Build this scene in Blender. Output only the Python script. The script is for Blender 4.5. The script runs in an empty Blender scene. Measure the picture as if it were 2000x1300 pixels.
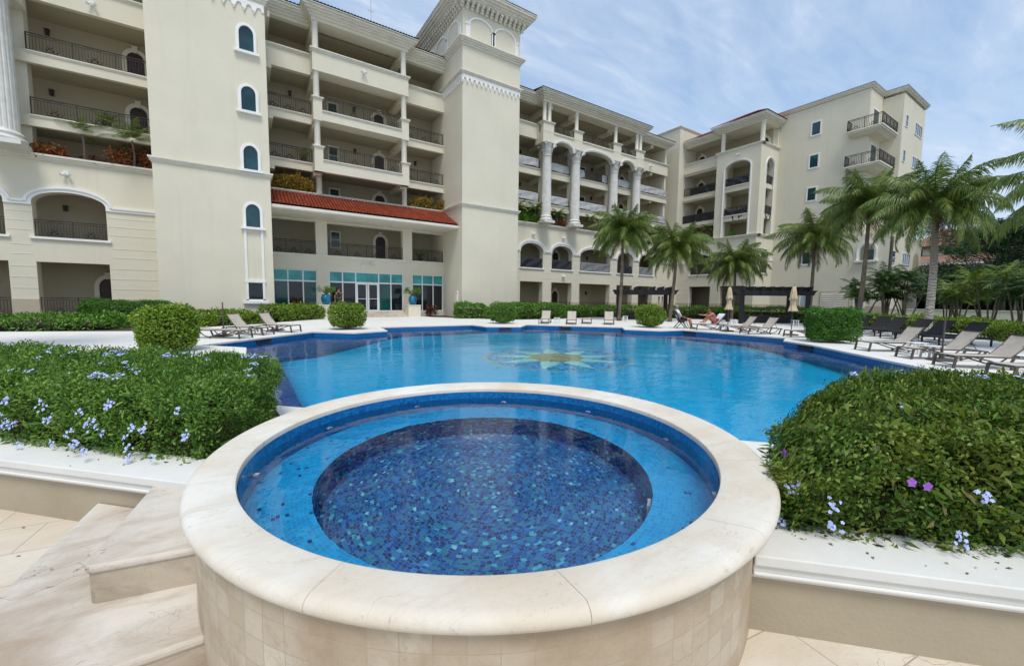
import bpy, bmesh, math, random
import numpy as np
from mathutils import Vector, Matrix
from mathutils.geometry import tessellate_polygon
random.seed(7)
R = math.radians
S = bpy.context.scene
COL = S.collection
sin, cos, pi = math.sin, math.cos, math.pi

# ---------------------------------------------------------------- mesh helpers
class MB:
    def __init__(s): s.v = []; s.f = []; s.uv = None
    def add(s, vs, fs):
        n = len(s.v); s.v += [tuple(p) for p in vs]; s.f += [tuple(i + n for i in f) for f in fs]; return s
    def box(s, x0, x1, y0, y1, z0, z1, T=None):
        vs = [(x0,y0,z0),(x1,y0,z0),(x1,y1,z0),(x0,y1,z0),(x0,y0,z1),(x1,y0,z1),(x1,y1,z1),(x0,y1,z1)]
        if T: vs = [T(*p) for p in vs]
        return s.add(vs, [(0,3,2,1),(4,5,6,7),(0,1,5,4),(1,2,6,5),(2,3,7,6),(3,0,4,7)])
    def hexa(s, vs):
        return s.add(vs, [(0,3,2,1),(4,5,6,7),(0,1,5,4),(1,2,6,5),(2,3,7,6),(3,0,4,7)])
    def beam(s, p, q, w, h=None):
        h = h or w; p = Vector(p); q = Vector(q); d = (q-p).normalized()
        up = Vector((0,0,1)) if abs(d.z) < .9 else Vector((1,0,0))
        a = d.cross(up).normalized()*w/2; b = a.cross(d).normalized()*h/2
        return s.hexa([p-a-b,p+a-b,p+a+b,p-a+b,q-a-b,q+a-b,q+a+b,q-a+b])
    def tube(s, pts, r, n=8, cap=True):
        pts = [Vector(p) for p in pts]; m = len(pts)
        rs = r if isinstance(r, (list, tuple)) else [r]*m
        vs = []; ref = None
        for i, p in enumerate(pts):
            d = (pts[min(i+1,m-1)]-pts[max(i-1,0)]).normalized()
            if ref is None: ref = Vector((0,0,1)) if abs(d.z) < .9 else Vector((1,0,0))
            a = d.cross(ref).normalized(); b = d.cross(a).normalized(); ref = -b if False else ref
            for k in range(n):
                t = 2*pi*k/n; vs.append(p+(a*cos(t)+b*sin(t))*rs[i])
        fs = [(i*n+k, i*n+(k+1)%n, (i+1)*n+(k+1)%n, (i+1)*n+k) for i in range(m-1) for k in range(n)]
        if cap: fs += [tuple(range(n))[::-1], tuple((m-1)*n+k for k in range(n))]
        return s.add(vs, fs)
    def lathe(s, prof, c=(0,0), n=24, flute=None, cap=True, a0=0.0, a1=2*pi):
        full = abs(a1-a0-2*pi) < 1e-6; cols = n if full else n+1; vs = []
        for (r, z) in prof:
            for k in range(cols):
                t = a0+(a1-a0)*k/n; rr = r*(flute(t, z) if flute else 1)
                vs.append((c[0]+rr*cos(t), c[1]+rr*sin(t), z))
        m = len(prof); fs = []
        for i in range(m-1):
            for k in range(n):
                k2 = (k+1) % cols
                fs.append((i*cols+k, i*cols+k2, (i+1)*cols+k2, (i+1)*cols+k))
        if cap and full:
            if prof[0][0] > 1e-4: fs.append(tuple(range(n))[::-1])
            if prof[-1][0] > 1e-4: fs.append(tuple((m-1)*n+k for k in range(n)))
        return s.add(vs, fs)
    def prism(s, poly, z0, z1, T=None):
        n = len(poly); vs = [(x,y,z0) for x,y in poly]+[(x,y,z1) for x,y in poly]
        if T: vs = [T(*p) for p in vs]
        return s.add(vs, [tuple(range(n))[::-1], tuple(range(n,2*n))]+[(i,(i+1)%n,(i+1)%n+n,i+n) for i in range(n)])
    def strip(s, A, B, d0, d1, T, closed=False):
        """solid band between two (a,z) polylines, depth d0..d1"""
        n = len(A); vs = []
        for (a, z), (b, w) in zip(A, B): vs += [T(a,d0,z), T(b,d0,w), T(b,d1,w), T(a,d1,z)]
        fs = []
        for i in range(n if closed else n-1):
            j = (i+1) % n
            for k in range(4): fs.append((i*4+k, i*4+(k+1)%4, j*4+(k+1)%4, j*4+k))
        if not closed: fs += [(0,1,2,3), tuple((n-1)*4+k for k in (3,2,1,0))]
        return s.add(vs, fs)
    def ball(s, c, r, n=10, m=7, sc=(1,1,1)):
        prof = [(max(1e-5, r*sin(pi*i/m)), -r*cos(pi*i/m)) for i in range(m+1)]
        k0 = len(s.v); s.lathe(prof, n=n, cap=False)
        for k in range(k0, len(s.v)):
            x,y,z = s.v[k]; s.v[k] = (c[0]+x*sc[0], c[1]+y*sc[1], c[2]+z*sc[2])
        return s
    def build(s, name, mat=None, parent=None, smooth=False, world=False, bevel=0, loc=None, fix=True):
        me = bpy.data.meshes.new(name); me.from_pydata(s.v, [], s.f)
        if fix:
            bm = bmesh.new(); bm.from_mesh(me)
            bmesh.ops.recalc_face_normals(bm, faces=bm.faces); bm.to_mesh(me); bm.free()
        return link(name, me, mat, parent, smooth, world, bevel, loc)

def link(name, me, mat=None, parent=None, smooth=False, world=False, bevel=0, loc=None):
    o = bpy.data.objects.new(name, me); COL.objects.link(o)
    if mat: me.materials.append(M[mat] if isinstance(mat, str) else mat)
    if parent:
        o.parent = parent
        if world:
            q = parent; off = Vector((0,0,0))
            while q: off += q.location; q = q.parent
            o.location = -off
    if loc: o.location = loc
    if smooth:
        me.polygons.foreach_set('use_smooth', [True]*len(me.polygons))
        if smooth != 'all':
            try: me.set_sharp_from_angle(angle=R(40))
            except Exception: pass
    if bevel:
        b = o.modifiers.new('bevel', 'BEVEL'); b.width = bevel; b.segments = 2; b.limit_method = 'ANGLE'
    return o

def npmesh(name, V, F, mat, parent=None, world=False, loc=None):
    """V (n,3) F (m,k) numpy, k = 3 or 4"""
    me = bpy.data.meshes.new(name); k = F.shape[1]
    me.vertices.add(len(V)); me.vertices.foreach_set('co', np.asarray(V, np.float32).ravel())
    me.loops.add(F.size); me.loops.foreach_set('vertex_index', F.astype(np.int32).ravel())
    me.polygons.add(len(F)); me.polygons.foreach_set('loop_start', np.arange(0, F.size, k, dtype=np.int32))
    me.update(calc_edges=True)
    return link(name, me, mat, parent, False, world, 0, loc)

def tag(o, label=None, cat=None, group=None, kind=None):
    if label: o['label'] = label
    if cat: o['category'] = cat
    if group: o['group'] = group
    if kind: o['kind'] = kind
    return o
def empty(name, loc=(0,0,0), rz=0, label=None, cat=None, group=None):
    o = bpy.data.objects.new(name, None); COL.objects.link(o); o.empty_display_size = .2
    o.location = loc; o.rotation_euler = (0,0,rz); return tag(o, label, cat, group)
def dup(root, loc, rz, label, group=None, sc=None):
    def cp(o, par):
        c = o.copy(); COL.objects.link(c); c.parent = par
        for ch in list(o.children): cp(ch, c)
        return c
    r = cp(root, None); r.location = loc; r.rotation_euler = (0,0,rz)
    if sc: r.scale = (sc,)*3
    r['label'] = label
    if group: r['group'] = group
    return r

def clusters(mb, gap=.25):
    par = list(range(len(mb.v)))
    def find(i):
        while par[i] != i: par[i] = par[par[i]]; i = par[i]
        return i
    for f in mb.f:
        a = find(f[0])
        for i in f[1:]:
            b = find(i)
            if b != a: par[b] = a
    isl = {}
    for k, f in enumerate(mb.f): isl.setdefault(find(f[0]), []).append(k)
    bb = []
    for fs in isl.values():
        P = [mb.v[i] for k in fs for i in mb.f[k]]; bb.append([[min(p[a] for p in P)-gap/2 for a in range(3)], [max(p[a] for p in P)+gap/2 for a in range(3)], fs])
    done = False
    while not done:
        done = True; out = []
        for b in bb:
            for o in out:
                if all(b[0][a] <= o[1][a] and o[0][a] <= b[1][a] for a in range(3)):
                    o[0] = [min(x, y) for x, y in zip(o[0], b[0])]; o[1] = [max(x, y) for x, y in zip(o[1], b[1])]; o[2] = o[2]+b[2]; done = False; break
            else: out.append([list(b[0]), list(b[1]), list(b[2])])
        bb = out
    res = []
    for _, _, fs in bb:
        m = MB(); ids = {}
        for k in fs:
            for i in mb.f[k]:
                if i not in ids: ids[i] = len(m.v); m.v.append(mb.v[i])
            m.f.append(tuple(ids[i] for i in mb.f[k]))
        res.append(m)
    return res
# ---------------------------------------------------------------- materials
M = {}
class NT:
    def __init__(s, name):
        s.m = bpy.data.materials.new(name); s.m.use_nodes = True; s.t = s.m.node_tree
        s.t.nodes.clear(); s.out = s.t.nodes.new('ShaderNodeOutputMaterial')
    def n(s, typ, **kw):
        x = s.t.nodes.new(typ)
        for k, v in kw.items(): setattr(x, k, v)
        return x
    def l(s, a, b): s.t.links.new(a, b)
    def sock(s, inp, v):
        if v is None: return
        if hasattr(v, 'is_linked') or isinstance(v, bpy.types.NodeSocket): s.l(v, inp)
        else: inp.default_value = v
    def math(s, op, a, b=None, c=None):
        x = s.n('ShaderNodeMath', operation=op)
        s.sock(x.inputs[0], a); s.sock(x.inputs[1], b)
        if c is not None: s.sock(x.inputs[2], c)
        return x.outputs[0]
    def coord(s, kind='Object', scale=(1,1,1), rot=(0,0,0)):
        tc = s.n('ShaderNodeTexCoord'); mp = s.n('ShaderNodeMapping')
        mp.inputs['Scale'].default_value = scale; mp.inputs['Rotation'].default_value = rot
        s.l(tc.outputs[kind], mp.inputs[0]); return mp.outputs[0]
    def pos(s, scale=(1,1,1), rot=(0,0,0)):
        g = s.n('ShaderNodeNewGeometry'); mp = s.n('ShaderNodeMapping')
        mp.inputs['Scale'].default_value = scale; mp.inputs['Rotation'].default_value = rot
        s.l(g.outputs['Position'], mp.inputs[0]); return mp.outputs[0]
    def noise(s, vec, scale, detail=4, rough=.55, dist=0):
        x = s.n('ShaderNodeTexNoise'); s.l(vec, x.inputs['Vector']); x.inputs['Scale'].default_value = scale
        x.inputs['Detail'].default_value = detail; x.inputs['Roughness'].default_value = rough
        x.inputs['Distortion'].default_value = dist; return x.outputs['Fac']
    def ramp(s, fac, stops, interp='LINEAR'):
        x = s.n('ShaderNodeValToRGB'); cr = x.color_ramp; cr.interpolation = interp
        while len(cr.elements) < len(stops): cr.elements.new(.5)
        for e, (p, c) in zip(cr.elements, stops):
            e.position = p; e.color = (*c, 1) if len(c) == 3 else c
        s.sock(x.inputs[0], fac); return x.outputs[0]
    def mix(s, fac, a, b, mode='MIX'):
        x = s.n('ShaderNodeMix', data_type='RGBA', blend_type=mode)
        s.sock(x.inputs[0], fac)
        for i, v in ((6, a), (7, b)):
            if isinstance(v, tuple): x.inputs[i].default_value = (*v[:3], 1)
            else: s.l(v, x.inputs[i])
        return x.outputs[2]
    def bump(s, h, strength=.3, dist=.01, normal=None):
        x = s.n('ShaderNodeBump'); x.inputs['Strength'].default_value = strength; x.inputs['Distance'].default_value = dist
        s.l(h, x.inputs['Height'])
        if normal is not None: s.l(normal, x.inputs['Normal'])
        return x.outputs[0]
    def bsdf(s, col, rough=.6, bump=None, spec=.5, metal=0, coat=0):
        x = s.n('ShaderNodeBsdfPrincipled')
        if isinstance(col, tuple): x.inputs['Base Color'].default_value = (*col[:3], 1)
        else: s.l(col, x.inputs['Base Color'])
        s.sock(x.inputs['Roughness'], rough); x.inputs['Specular IOR Level'].default_value = spec
        x.inputs['Metallic'].default_value = metal; x.inputs['Coat Weight'].default_value = coat
        if bump is not None: s.l(bump, x.inputs['Normal'])
        return x
    def done(s, key, sh):
        s.l(sh.outputs[0] if hasattr(sh, 'outputs') else sh, s.out.inputs[0]); M[key] = s.m; return s.m

def simple(key, col, rough=.6, var=.12, scale=3, bump=.15, bscale=60, bdist=.004, spec=.4, metal=0):
    t = NT(key); p = t.pos()
    n1 = t.noise(p, scale, 5, .6); c = tuple(col)
    cc = t.ramp(n1, [(.3, tuple(x*(1-var) for x in c)), (.7, tuple(min(1, x*(1+var)) for x in c))])
    b = t.bump(t.noise(p, bscale, 3), bump, bdist) if bump else None
    return t.done(key, t.bsdf(cc, rough, b, spec, metal))

def stucco(key, col, warm=.0):
    t = NT(key); p = t.pos(); c = col
    big = t.noise(p, .35, 6, .6)
    base = t.ramp(big, [(.25, tuple(x*.93 for x in c)), (.75, tuple(min(1,x*1.05) for x in c))])
    streak = t.noise(t.pos((2.2,2.2,.12)), 1.0, 5, .65)
    base = t.mix(t.ramp(streak, [(.56,(0,0,0)), (.86,(.32,.32,.32))]), base, tuple(x*.72 for x in (c[0],c[1]*.98,c[2]*.93)))
    fine = t.noise(p, 34, 4, .7)
    base = t.mix(t.ramp(fine, [(.3,(.16,.16,.16)), (.6,(0,0,0))]), base, tuple(x*.75 for x in c))
    b = t.bump(fine, .35, .010)
    return t.done(key, t.bsdf(base, .85, b, .2))

stucco('stucco', (.725,.675,.535))
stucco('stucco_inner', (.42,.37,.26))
stucco('stucco_base', (.50,.43,.32))
simple('trim_white', (.83,.82,.78), .6, .05, 2, 0)
simple('trim_cream', (.71,.675,.57), .7, .07, 1.5, 0)
simple('iron', (.035,.028,.025), .5, .2, 8, .1)
simple('white_frame', (.78,.79,.80), .35, .03, 3, 0)
simple('wood_door', (.045,.014,.012), .45, .4, 6, .2, 30)
simple('dark_wood', (.012,.012,.016), .5, .3, 5, .25, 30)
simple('soil', (.07,.05,.035), .95, .3, 4, .6, 20, .02)
simple('wallplaster', (.42,.355,.255), .85, .10, 1.4, .4, 45, .006, .2)
simple('deck', (.75,.73,.685), .8, .06, .9, .35, 55, .004, .25)
simple('coping_white', (.755,.745,.70), .75, .06, 2.2, .35, 38, .004, .3)
simple('grass', (.07,.12,.03), .9, .4, .5, .6, 20, .05)
simple('marble_col', (.70,.68,.63), .6, .12, 2.5, .3, 12)
simple('sling', (.50,.44,.37), .75, .1, 5, .3, 300, .002)
simple('frame_brown', (.085,.07,.062), .4, .15, 8, .1)
simple('dark_wicker', (.022,.020,.022), .7, .4, 40, .5, 90, .01)
simple('plastic_white', (.82,.83,.83), .4, .04, 4, 0)
simple('umbrella', (.62,.48,.30), .85, .12, 5, .3, 60)
simple('steel', (.45,.46,.47), .35, .1, 5, 0, metal=.8)
simple('pot_blue', (.012,.16,.28), .2, .5, 3, .1)
simple('bark', (.17,.135,.10), .9, .35, 6, .6, 14, .03)
t_ = NT('bark_palm'); sp_ = t_.n('ShaderNodeSeparateXYZ'); t_.l(t_.pos(), sp_.inputs[0])
_z = t_.math('ADD', t_.math('MULTIPLY', sp_.outputs[2], 9.0), t_.math('MULTIPLY', t_.noise(t_.pos(), 3, 3), 1.6)); _f = t_.math('FRACT', _z)
_c = t_.ramp(_f, [(0,(.05,.035,.025)), (.18,(.20,.16,.12)), (.8,(.26,.215,.165)), (1,(.12,.09,.065))])
_c = t_.mix(t_.ramp(t_.noise(t_.pos(), 2.2, 4), [(.4,(0,0,0)), (.65,(.7,.7,.7))]), _c, (.09,.07,.05))
t_.done('bark_palm', t_.bsdf(_c, .9, t_.bump(t_.math('ADD', _f, t_.noise(t_.pos(), 30, 4)), .8, .03), .2))
t_ = NT('bark_pale'); sp_ = t_.n('ShaderNodeSeparateXYZ'); t_.l(t_.pos(), sp_.inputs[0])
_f = t_.math('FRACT', t_.math('ADD', t_.math('MULTIPLY', sp_.outputs[2], 7.0), t_.math('MULTIPLY', t_.noise(t_.pos(), 4, 3), 2.2)))
_c = t_.ramp(_f, [(0,(.06,.045,.035)), (.25,(.42,.39,.34)), (.8,(.50,.47,.42)), (1,(.14,.11,.09))])
_c = t_.mix(t_.ramp(sp_.outputs[2], [(.10,(0,0,0)), (.16,(.8,.8,.8))]), _c, (.22,.18,.14)) if False else t_.mix(t_.ramp(t_.math('MULTIPLY', sp_.outputs[2], .2), [(.5,(0,0,0)), (.75,(.75,.75,.75))]), _c, (.22,.18,.14))
t_.done('bark_pale', t_.bsdf(_c, .9, t_.bump(_f, .8, .03), .2))
simple('twig', (.035,.030,.018), .9, .3, 6, .5, 30, .01)
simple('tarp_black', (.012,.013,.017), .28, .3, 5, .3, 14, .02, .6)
simple('tarp_pale', (.46,.46,.46), .4, .25, 9, .4, 22, .02, .5)
simple('tarp_grey', (.20,.205,.21), .4, .45, 9, .4, 22, .02, .5)
simple('skin', (.50,.25,.16), .5, .1, 8, 0)
simple('skin_tan', (.46,.20,.12), .5, .1, 8, 0)
simple('cloth_white', (.78,.80,.84), .8, .05, 8, .3, 30)
simple('cloth_dark', (.02,.025,.04), .8, .2, 8, .3, 30)
simple('cloth_red', (.45,.05,.06), .8, .2, 8, .3, 30)
simple('hair_grey', (.28,.25,.22), .8, .3, 30, .3)
simple('hair_red', (.20,.05,.03), .7, .3, 30, .3)
simple('straw', (.55,.42,.26), .8, .2, 20, .4)
simple('car_paint', (.72,.75,.78), .2, .03, 2, 0, spec=.8)
simple('rubber', (.02,.02,.02), .7, .1, 5, 0)
simple('asphalt', (.06,.06,.06), .9, .2, 3, .4)
simple('dry_leaf', (.16,.09,.045), .9, .4, 60, 0)
simple('seam', (.42,.38,.31), .9, .1, 3, 0)
simple('canopy_grey', (.20,.20,.19), .8, .1, 3, .2)
simple('petal_blue', (.50,.57,.88), .6, .12, 60, 0)
simple('petal_violet', (.30,.11,.50), .6, .15, 60, 0)

def rooftile(key, c1, c2, axis=0, sl=1.0, bumpd=.04):
    """barrel tiles: rounded ribs along the slope; rows across it. uses UV: u across, v up the slope (metres)"""
    t = NT(key); uv = t.n('ShaderNodeUVMap').outputs[0]; sp = t.n('ShaderNodeSeparateXYZ'); t.l(uv, sp.inputs[0])
    u = t.math('MULTIPLY', sp.outputs[0], 1/.21); v = t.math('MULTIPLY', sp.outputs[1], 1/.30)
    fu = t.math('FRACT', u); fv = t.math('FRACT', v)
    rib = t.math('ABSOLUTE', t.math('SINE', t.math('MULTIPLY', fu, pi)))
    h = t.math('ADD', rib, t.math('MULTIPLY', fv, -.45))
    cx = t.n('ShaderNodeCombineXYZ'); t.l(t.math('FLOOR', u), cx.inputs[0]); t.l(t.math('FLOOR', v), cx.inputs[1])
    wn = t.n('ShaderNodeTexWhiteNoise'); t.l(cx.outputs[0], wn.inputs[0])
    col = t.ramp(wn.outputs[0], [(0, c1), (.6, tuple((a+b)/2 for a, b in zip(c1, c2))), (1, c2)])
    gap = t.ramp(rib, [(.05,(1,1,1)), (.32,(0,0,0))])
    col = t.mix(gap, col, tuple(x*.35 for x in c1))
    st = t.noise(t.pos(), .9, 5, .6)
    col = t.mix(t.ramp(st, [(.5,(0,0,0)), (.8,(.4,.4,.4))]), col, (.09,.05,.035))
    return t.done(key, t.bsdf(col, .6, t.bump(h, 1.0, bumpd), .3))
rooftile('tile_red', (.25,.045,.022), (.38,.085,.04))
rooftile('tile_faded', (.33,.19,.13), (.46,.30,.23))
rooftile('tile_dark', (.10,.075,.065), (.17,.12,.10))

# glass: dark reflective pane with a hint of what is behind
def glass(key, col, rough=.04, spec=.55):
    t = NT(key); p = t.pos()
    c = t.ramp(t.noise(p, .8, 3), [(.35, tuple(x*.6 for x in col)), (.7, tuple(x*1.3 for x in col))])
    b = t.bump(t.noise(p, 1.2, 2), .06, .03)
    return t.done(key, t.bsdf(c, rough, b, spec))
glass('glass_teal', (.014,.06,.075))
glass('glass_dark', (.006,.012,.014))
glass('glass_green', (.01,.075,.07))
glass('glass_transom', (.05,.36,.36), .25, .5)
glass('glass_pale', (.35,.42,.46), .3, .5)
glass('car_glass', (.08,.13,.15))

# leaves
def leaf(key, stops, rough=.45, trans=.22, spec=.35):
    t = NT(key); g = t.n('ShaderNodeNewGeometry')
    c = t.ramp(g.outputs['Random Per Island'], stops)
    big = t.noise(t.pos(), 3.4, 4, .65)
    c = t.mix(t.ramp(big, [(.46,(.0,.0,.0)), (.70,(.5,.5,.5))]), c, tuple(x*f for x, f in zip(stops[-2][1], (1.25,.95,.9))))
    c = t.mix(t.ramp(big, [(.30,(.45,.45,.45)), (.46,(0,0,0))]), c, stops[0][1])
    b = t.bsdf(c, rough, None, spec); tr = t.n('ShaderNodeBsdfTranslucent'); t.l(c, tr.inputs[0])
    mx = t.n('ShaderNodeMixShader'); mx.inputs[0].default_value = trans
    t.l(b.outputs[0], mx.inputs[1]); t.l(tr.outputs[0], mx.inputs[2])
    return t.done(key, mx)
leaf('leaf_hedge', [(0, (0.052, 0.1342, 0.0208)), (0.45, (0.104, 0.2348, 0.0312)), (0.8, (0.1976, 0.3689, 0.052)), (1, (0.3328, 0.4696, 0.104))], .5, .3)
leaf('leaf_hedge_r', [(0, (0.0287, 0.0748, 0.0096)), (0.45, (0.0697, 0.154, 0.0144)), (0.8, (0.1476, 0.264, 0.024)), (0.95, (0.2952, 0.4048, 0.072)), (1, (0.1804, 0.1144, 0.048))], .5, .3)
leaf('leaf_bright', [(0,(.08,.17,.012)), (.5,(.17,.31,.025)), (1,(.36,.47,.06))])
leaf('leaf_mid', [(0, (0.044, 0.132, 0.0132)), (0.5, (0.11, 0.275, 0.0275)), (1, (0.22, 0.407, 0.055))])
leaf('leaf_box', [(0, (0.027, 0.108, 0.0135)), (0.5, (0.0675, 0.216, 0.0203)), (1, (0.162, 0.351, 0.0405))])
leaf('leaf_dark', [(0, (0.0112, 0.0392, 0.014)), (0.5, (0.0224, 0.077, 0.0224)), (1, (0.056, 0.14, 0.042))])
leaf('leaf_croton', [(0,(.03,.07,.012)), (.3,(.10,.14,.02)), (.55,(.34,.22,.03)), (.8,(.50,.28,.04)), (1,(.45,.42,.08))])
leaf('leaf_croton_red', [(0,(.03,.03,.012)), (.35,(.10,.05,.02)), (.6,(.32,.09,.025)), (1,(.48,.20,.05))])
leaf('leaf_maroon', [(0,(.03,.008,.012)), (.6,(.09,.015,.02)), (1,(.30,.12,.03))])
leaf('frond', [(0, (0.051, 0.1098, 0.0223)), (0.5, (0.1094, 0.1941, 0.0327)), (0.85, (0.2005, 0.2869, 0.052)), (1, (0.401, 0.3712, 0.0891))], .4, .25, .45)
leaf('frond_dead', [(0,(.10,.06,.03)), (.6,(.20,.13,.06)), (1,(.30,.21,.10))])
leaf('frond_dark', [(0, (0.0168, 0.049, 0.014)), (0.6, (0.0392, 0.105, 0.0252)), (1, (0.098, 0.168, 0.042))], .4, .2)
leaf('frond_yellow', [(0, (0.075, 0.15, 0.015)), (0.6, (0.15, 0.2375, 0.025)), (1, (0.3, 0.325, 0.0625))], .4, .25)

# creamy veined stone
def stone(key, c0, c1, patch, tile=None, mortar=(.45,.38,.30), vk=.75):
    t = NT(key); p = t.pos((1,1,1), (0,0,.6))
    st = t.noise(t.pos((1.6,5.5,3), (0,0,.9)), 1.3, 8, .68, .6)
    col = t.ramp(st, [(.3, c1), (.52, c0), (.75, tuple(min(1,x*1.06) for x in c0))])
    pn = t.noise(p, 1.1, 6, .6, .4)
    col = t.mix(t.ramp(pn, [(.42,(0,0,0)), (.66,(.85,.85,.85))]), col, patch)
    vor = t.n('ShaderNodeTexVoronoi', feature='DISTANCE_TO_EDGE'); vor.inputs['Scale'].default_value = 2.4
    wv = t.n('ShaderNodeVectorMath', operation='ADD'); t.l(t.pos((1,2.3,1.5), (0,0,.9)), wv.inputs[0])
    nn = t.n('ShaderNodeTexNoise'); nn.inputs['Scale'].default_value = 3.2; nn.inputs['Detail'].default_value = 7; t.l(p, nn.inputs['Vector'])
    sc = t.n('ShaderNodeVectorMath', operation='SCALE'); sc.inputs['Scale'].default_value = .8; t.l(nn.outputs['Color'], sc.inputs[0])
    t.l(sc.outputs[0], wv.inputs[1]); t.l(wv.outputs[0], vor.inputs['Vector'])
    vein = t.ramp(vor.outputs[0], [(0,(1,1,1)), (.010,(0,0,0))])
    vm = t.math('MULTIPLY', vein, t.ramp(t.noise(p, 1.7, 4), [(.48,(0,0,0)), (.62,(vk,vk,vk))]))
    col = t.mix(vm, col, (.16,.11,.085))
    pit = t.ramp(t.noise(t.pos((1,2.2,1), (0,0,.9)), 24, 6, .85, .8), [(.56,(0,0,0)), (.68,(.8,.8,.8))])
    pit = t.math('MULTIPLY', pit, t.ramp(t.noise(p, 2.3, 3), [(.44,(.12,.12,.12)), (.60,(1,1,1))]))
    col = t.mix(pit, col, (.36,.30,.235))
    h = t.math('ADD', t.noise(p, 45, 5, .7), t.math('MULTIPLY', t.noise(p, 9, 4, .6), 1.2)); nrm = t.bump(h, .40, .006)
    if tile:
        uv = t.n('ShaderNodeUVMap').outputs[0]
        br = t.n('ShaderNodeTexBrick'); t.l(uv, br.inputs['Vector']); br.offset = tile[3]; br.squash = 1
        br.inputs['Scale'].default_value = 1; br.inputs['Brick Width'].default_value = tile[0]; br.inputs['Row Height'].default_value = tile[1]
        br.inputs['Mortar Size'].default_value = tile[2]; br.inputs['Mortar Smooth'].default_value = .3
        br.inputs['Color1'].default_value = (.0,.0,.0,1); br.inputs['Color2'].default_value = (1,1,1,1); br.inputs['Bias'].default_value = 0
        col = t.mix(t.ramp(br.outputs['Color'], [(0,(0,0,0)), (1,(.55,.55,.55))]), col, tuple(x*y for x, y in zip(c1, (.9,.86,.8))))
        col = t.mix(br.outputs['Fac'], col, mortar)
        nrm = t.bump(t.math('MULTIPLY', br.outputs['Fac'], -1), .5, .004, nrm)
    return t.done(key, t.bsdf(col, .62, nrm, .35))
stone('stone_rim', (.76,.73,.655), (.66,.60,.50), (.64,.54,.41), vk=.30)
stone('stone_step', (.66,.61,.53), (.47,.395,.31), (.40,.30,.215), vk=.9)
stone('stone_riser_shaded', (.52,.445,.345), (.35,.275,.20), (.29,.21,.145), vk=.7)  # browner riser stone, also darkened for contrast the frontal light does not give
stone('stone_floor', (.73,.67,.57), (.64,.56,.45), (.58,.50,.38), (.62,.41,.0035,.5), (.42,.34,.26))
stone('stone_tiles', (.63,.555,.44), (.45,.355,.245), (.37,.26,.165), (.112,.105,.0018,0), (.44,.36,.26), vk=.25)

# mosaic tiles -----------------------------------------------------------------
def mosaic(key, kind, size, stops, grout, c=(1.48,2.57), gl=.12, rough=.15):
    """kind 'polar' about c, 'uv' from the UV map, 'xy' from world x,y"""
    t = NT(key)
    if kind == 'polar':
        sp = t.n('ShaderNodeSeparateXYZ'); t.l(t.pos(), sp.inputs[0])
        dx = t.math('SUBTRACT', sp.outputs[0], c[0]); dy = t.math('SUBTRACT', sp.outputs[1], c[1])
        r = t.math('SQRT', t.math('ADD', t.math('MULTIPLY', dx, dx), t.math('MULTIPLY', dy, dy)))
        wob = t.math('MULTIPLY', t.math('SUBTRACT', t.noise(t.pos(), 5, 2), .5), .012)
        a = t.math('ADD', r, wob); rr = t.math('DIVIDE', a, size*.72); i = t.math('FLOOR', rr)
        nt_ = t.math('ROUND', t.math('MULTIPLY', i, 2*pi*.62)); nt_ = t.math('MAXIMUM', nt_, 3)
        th = t.math('DIVIDE', t.math('ADD', t.math('ARCTAN2', dy, dx), pi), 2*pi)
        off = t.math('FRACT', t.math('MULTIPLY', i, .618))
        vv = t.math('ADD', t.math('MULTIPLY', th, nt_), off)
        cellu, cellv, fu, fv = i, t.math('FLOOR', vv), t.math('FRACT', rr), t.math('FRACT', vv)
    else:
        if kind == 'uv': sp = t.n('ShaderNodeSeparateXYZ'); t.l(t.n('ShaderNodeUVMap').outputs[0], sp.inputs[0])
        else: sp = t.n('ShaderNodeSeparateXYZ'); t.l(t.pos((1,1,1), (0,0,R(45))), sp.inputs[0])
        u = t.math('DIVIDE', sp.outputs[0], size); v = t.math('DIVIDE', sp.outputs[1], size)
        cellu, cellv, fu, fv = t.math('FLOOR', u), t.math('FLOOR', v), t.math('FRACT', u), t.math('FRACT', v)
    cx = t.n('ShaderNodeCombineXYZ'); t.l(cellu, cx.inputs[0]); t.l(cellv, cx.inputs[1])
    wn = t.n('ShaderNodeTexWhiteNoise'); t.l(cx.outputs[0], wn.inputs[0])
    col = t.ramp(wn.outputs[0], stops, 'CONSTANT')
    eu = t.math('MINIMUM', fu, t.math('SUBTRACT', 1, fu)); ev = t.math('MINIMUM', fv, t.math('SUBTRACT', 1, fv))
    e = t.math('MINIMUM', eu, ev); g = t.math('LESS_THAN', e, gl*.5)
    col = t.mix(g, col, grout)
    return t.done(key, t.bsdf(col, rough, None, .5))
nv, bl, lb, tl, sk = (.003,.014,.12), (.004,.035,.27), (.01,.10,.38), (.01,.17,.26), (.05,.42,.55)
mosaic('mosaic_pit', 'polar', .029, [(0,(.003,.040,.16)), (.28,(.004,.085,.32)), (.52,(.005,.12,.32)), (.66,(.01,.20,.30)), (.82,(.012,.18,.48)), (.94,(.06,.42,.55)), (.985,(.18,.60,.68))], (.09,.20,.44), gl=.09)
mosaic('mosaic_pitwall', 'uv', .03, [(0,nv), (.30,bl), (.52,(.006,.055,.24)), (.66,tl), (.82,(.012,.13,.42)), (.95,sk)], (.02,.06,.2))
mosaic('mosaic_bench', 'polar', .034, [(0,(.003,.29,.64)), (.40,(.003,.33,.70)), (.75,(.006,.38,.75)), (.97,(.003,.06,.26))], (.02,.42,.72))
mosaic('mosaic_wall', 'uv', .025, [(0,(.004,.14,.40)), (.35,(.004,.17,.46)), (.7,(.006,.21,.52)), (.95,(.003,.10,.28))], (.008,.10,.24), gl=.14)
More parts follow.
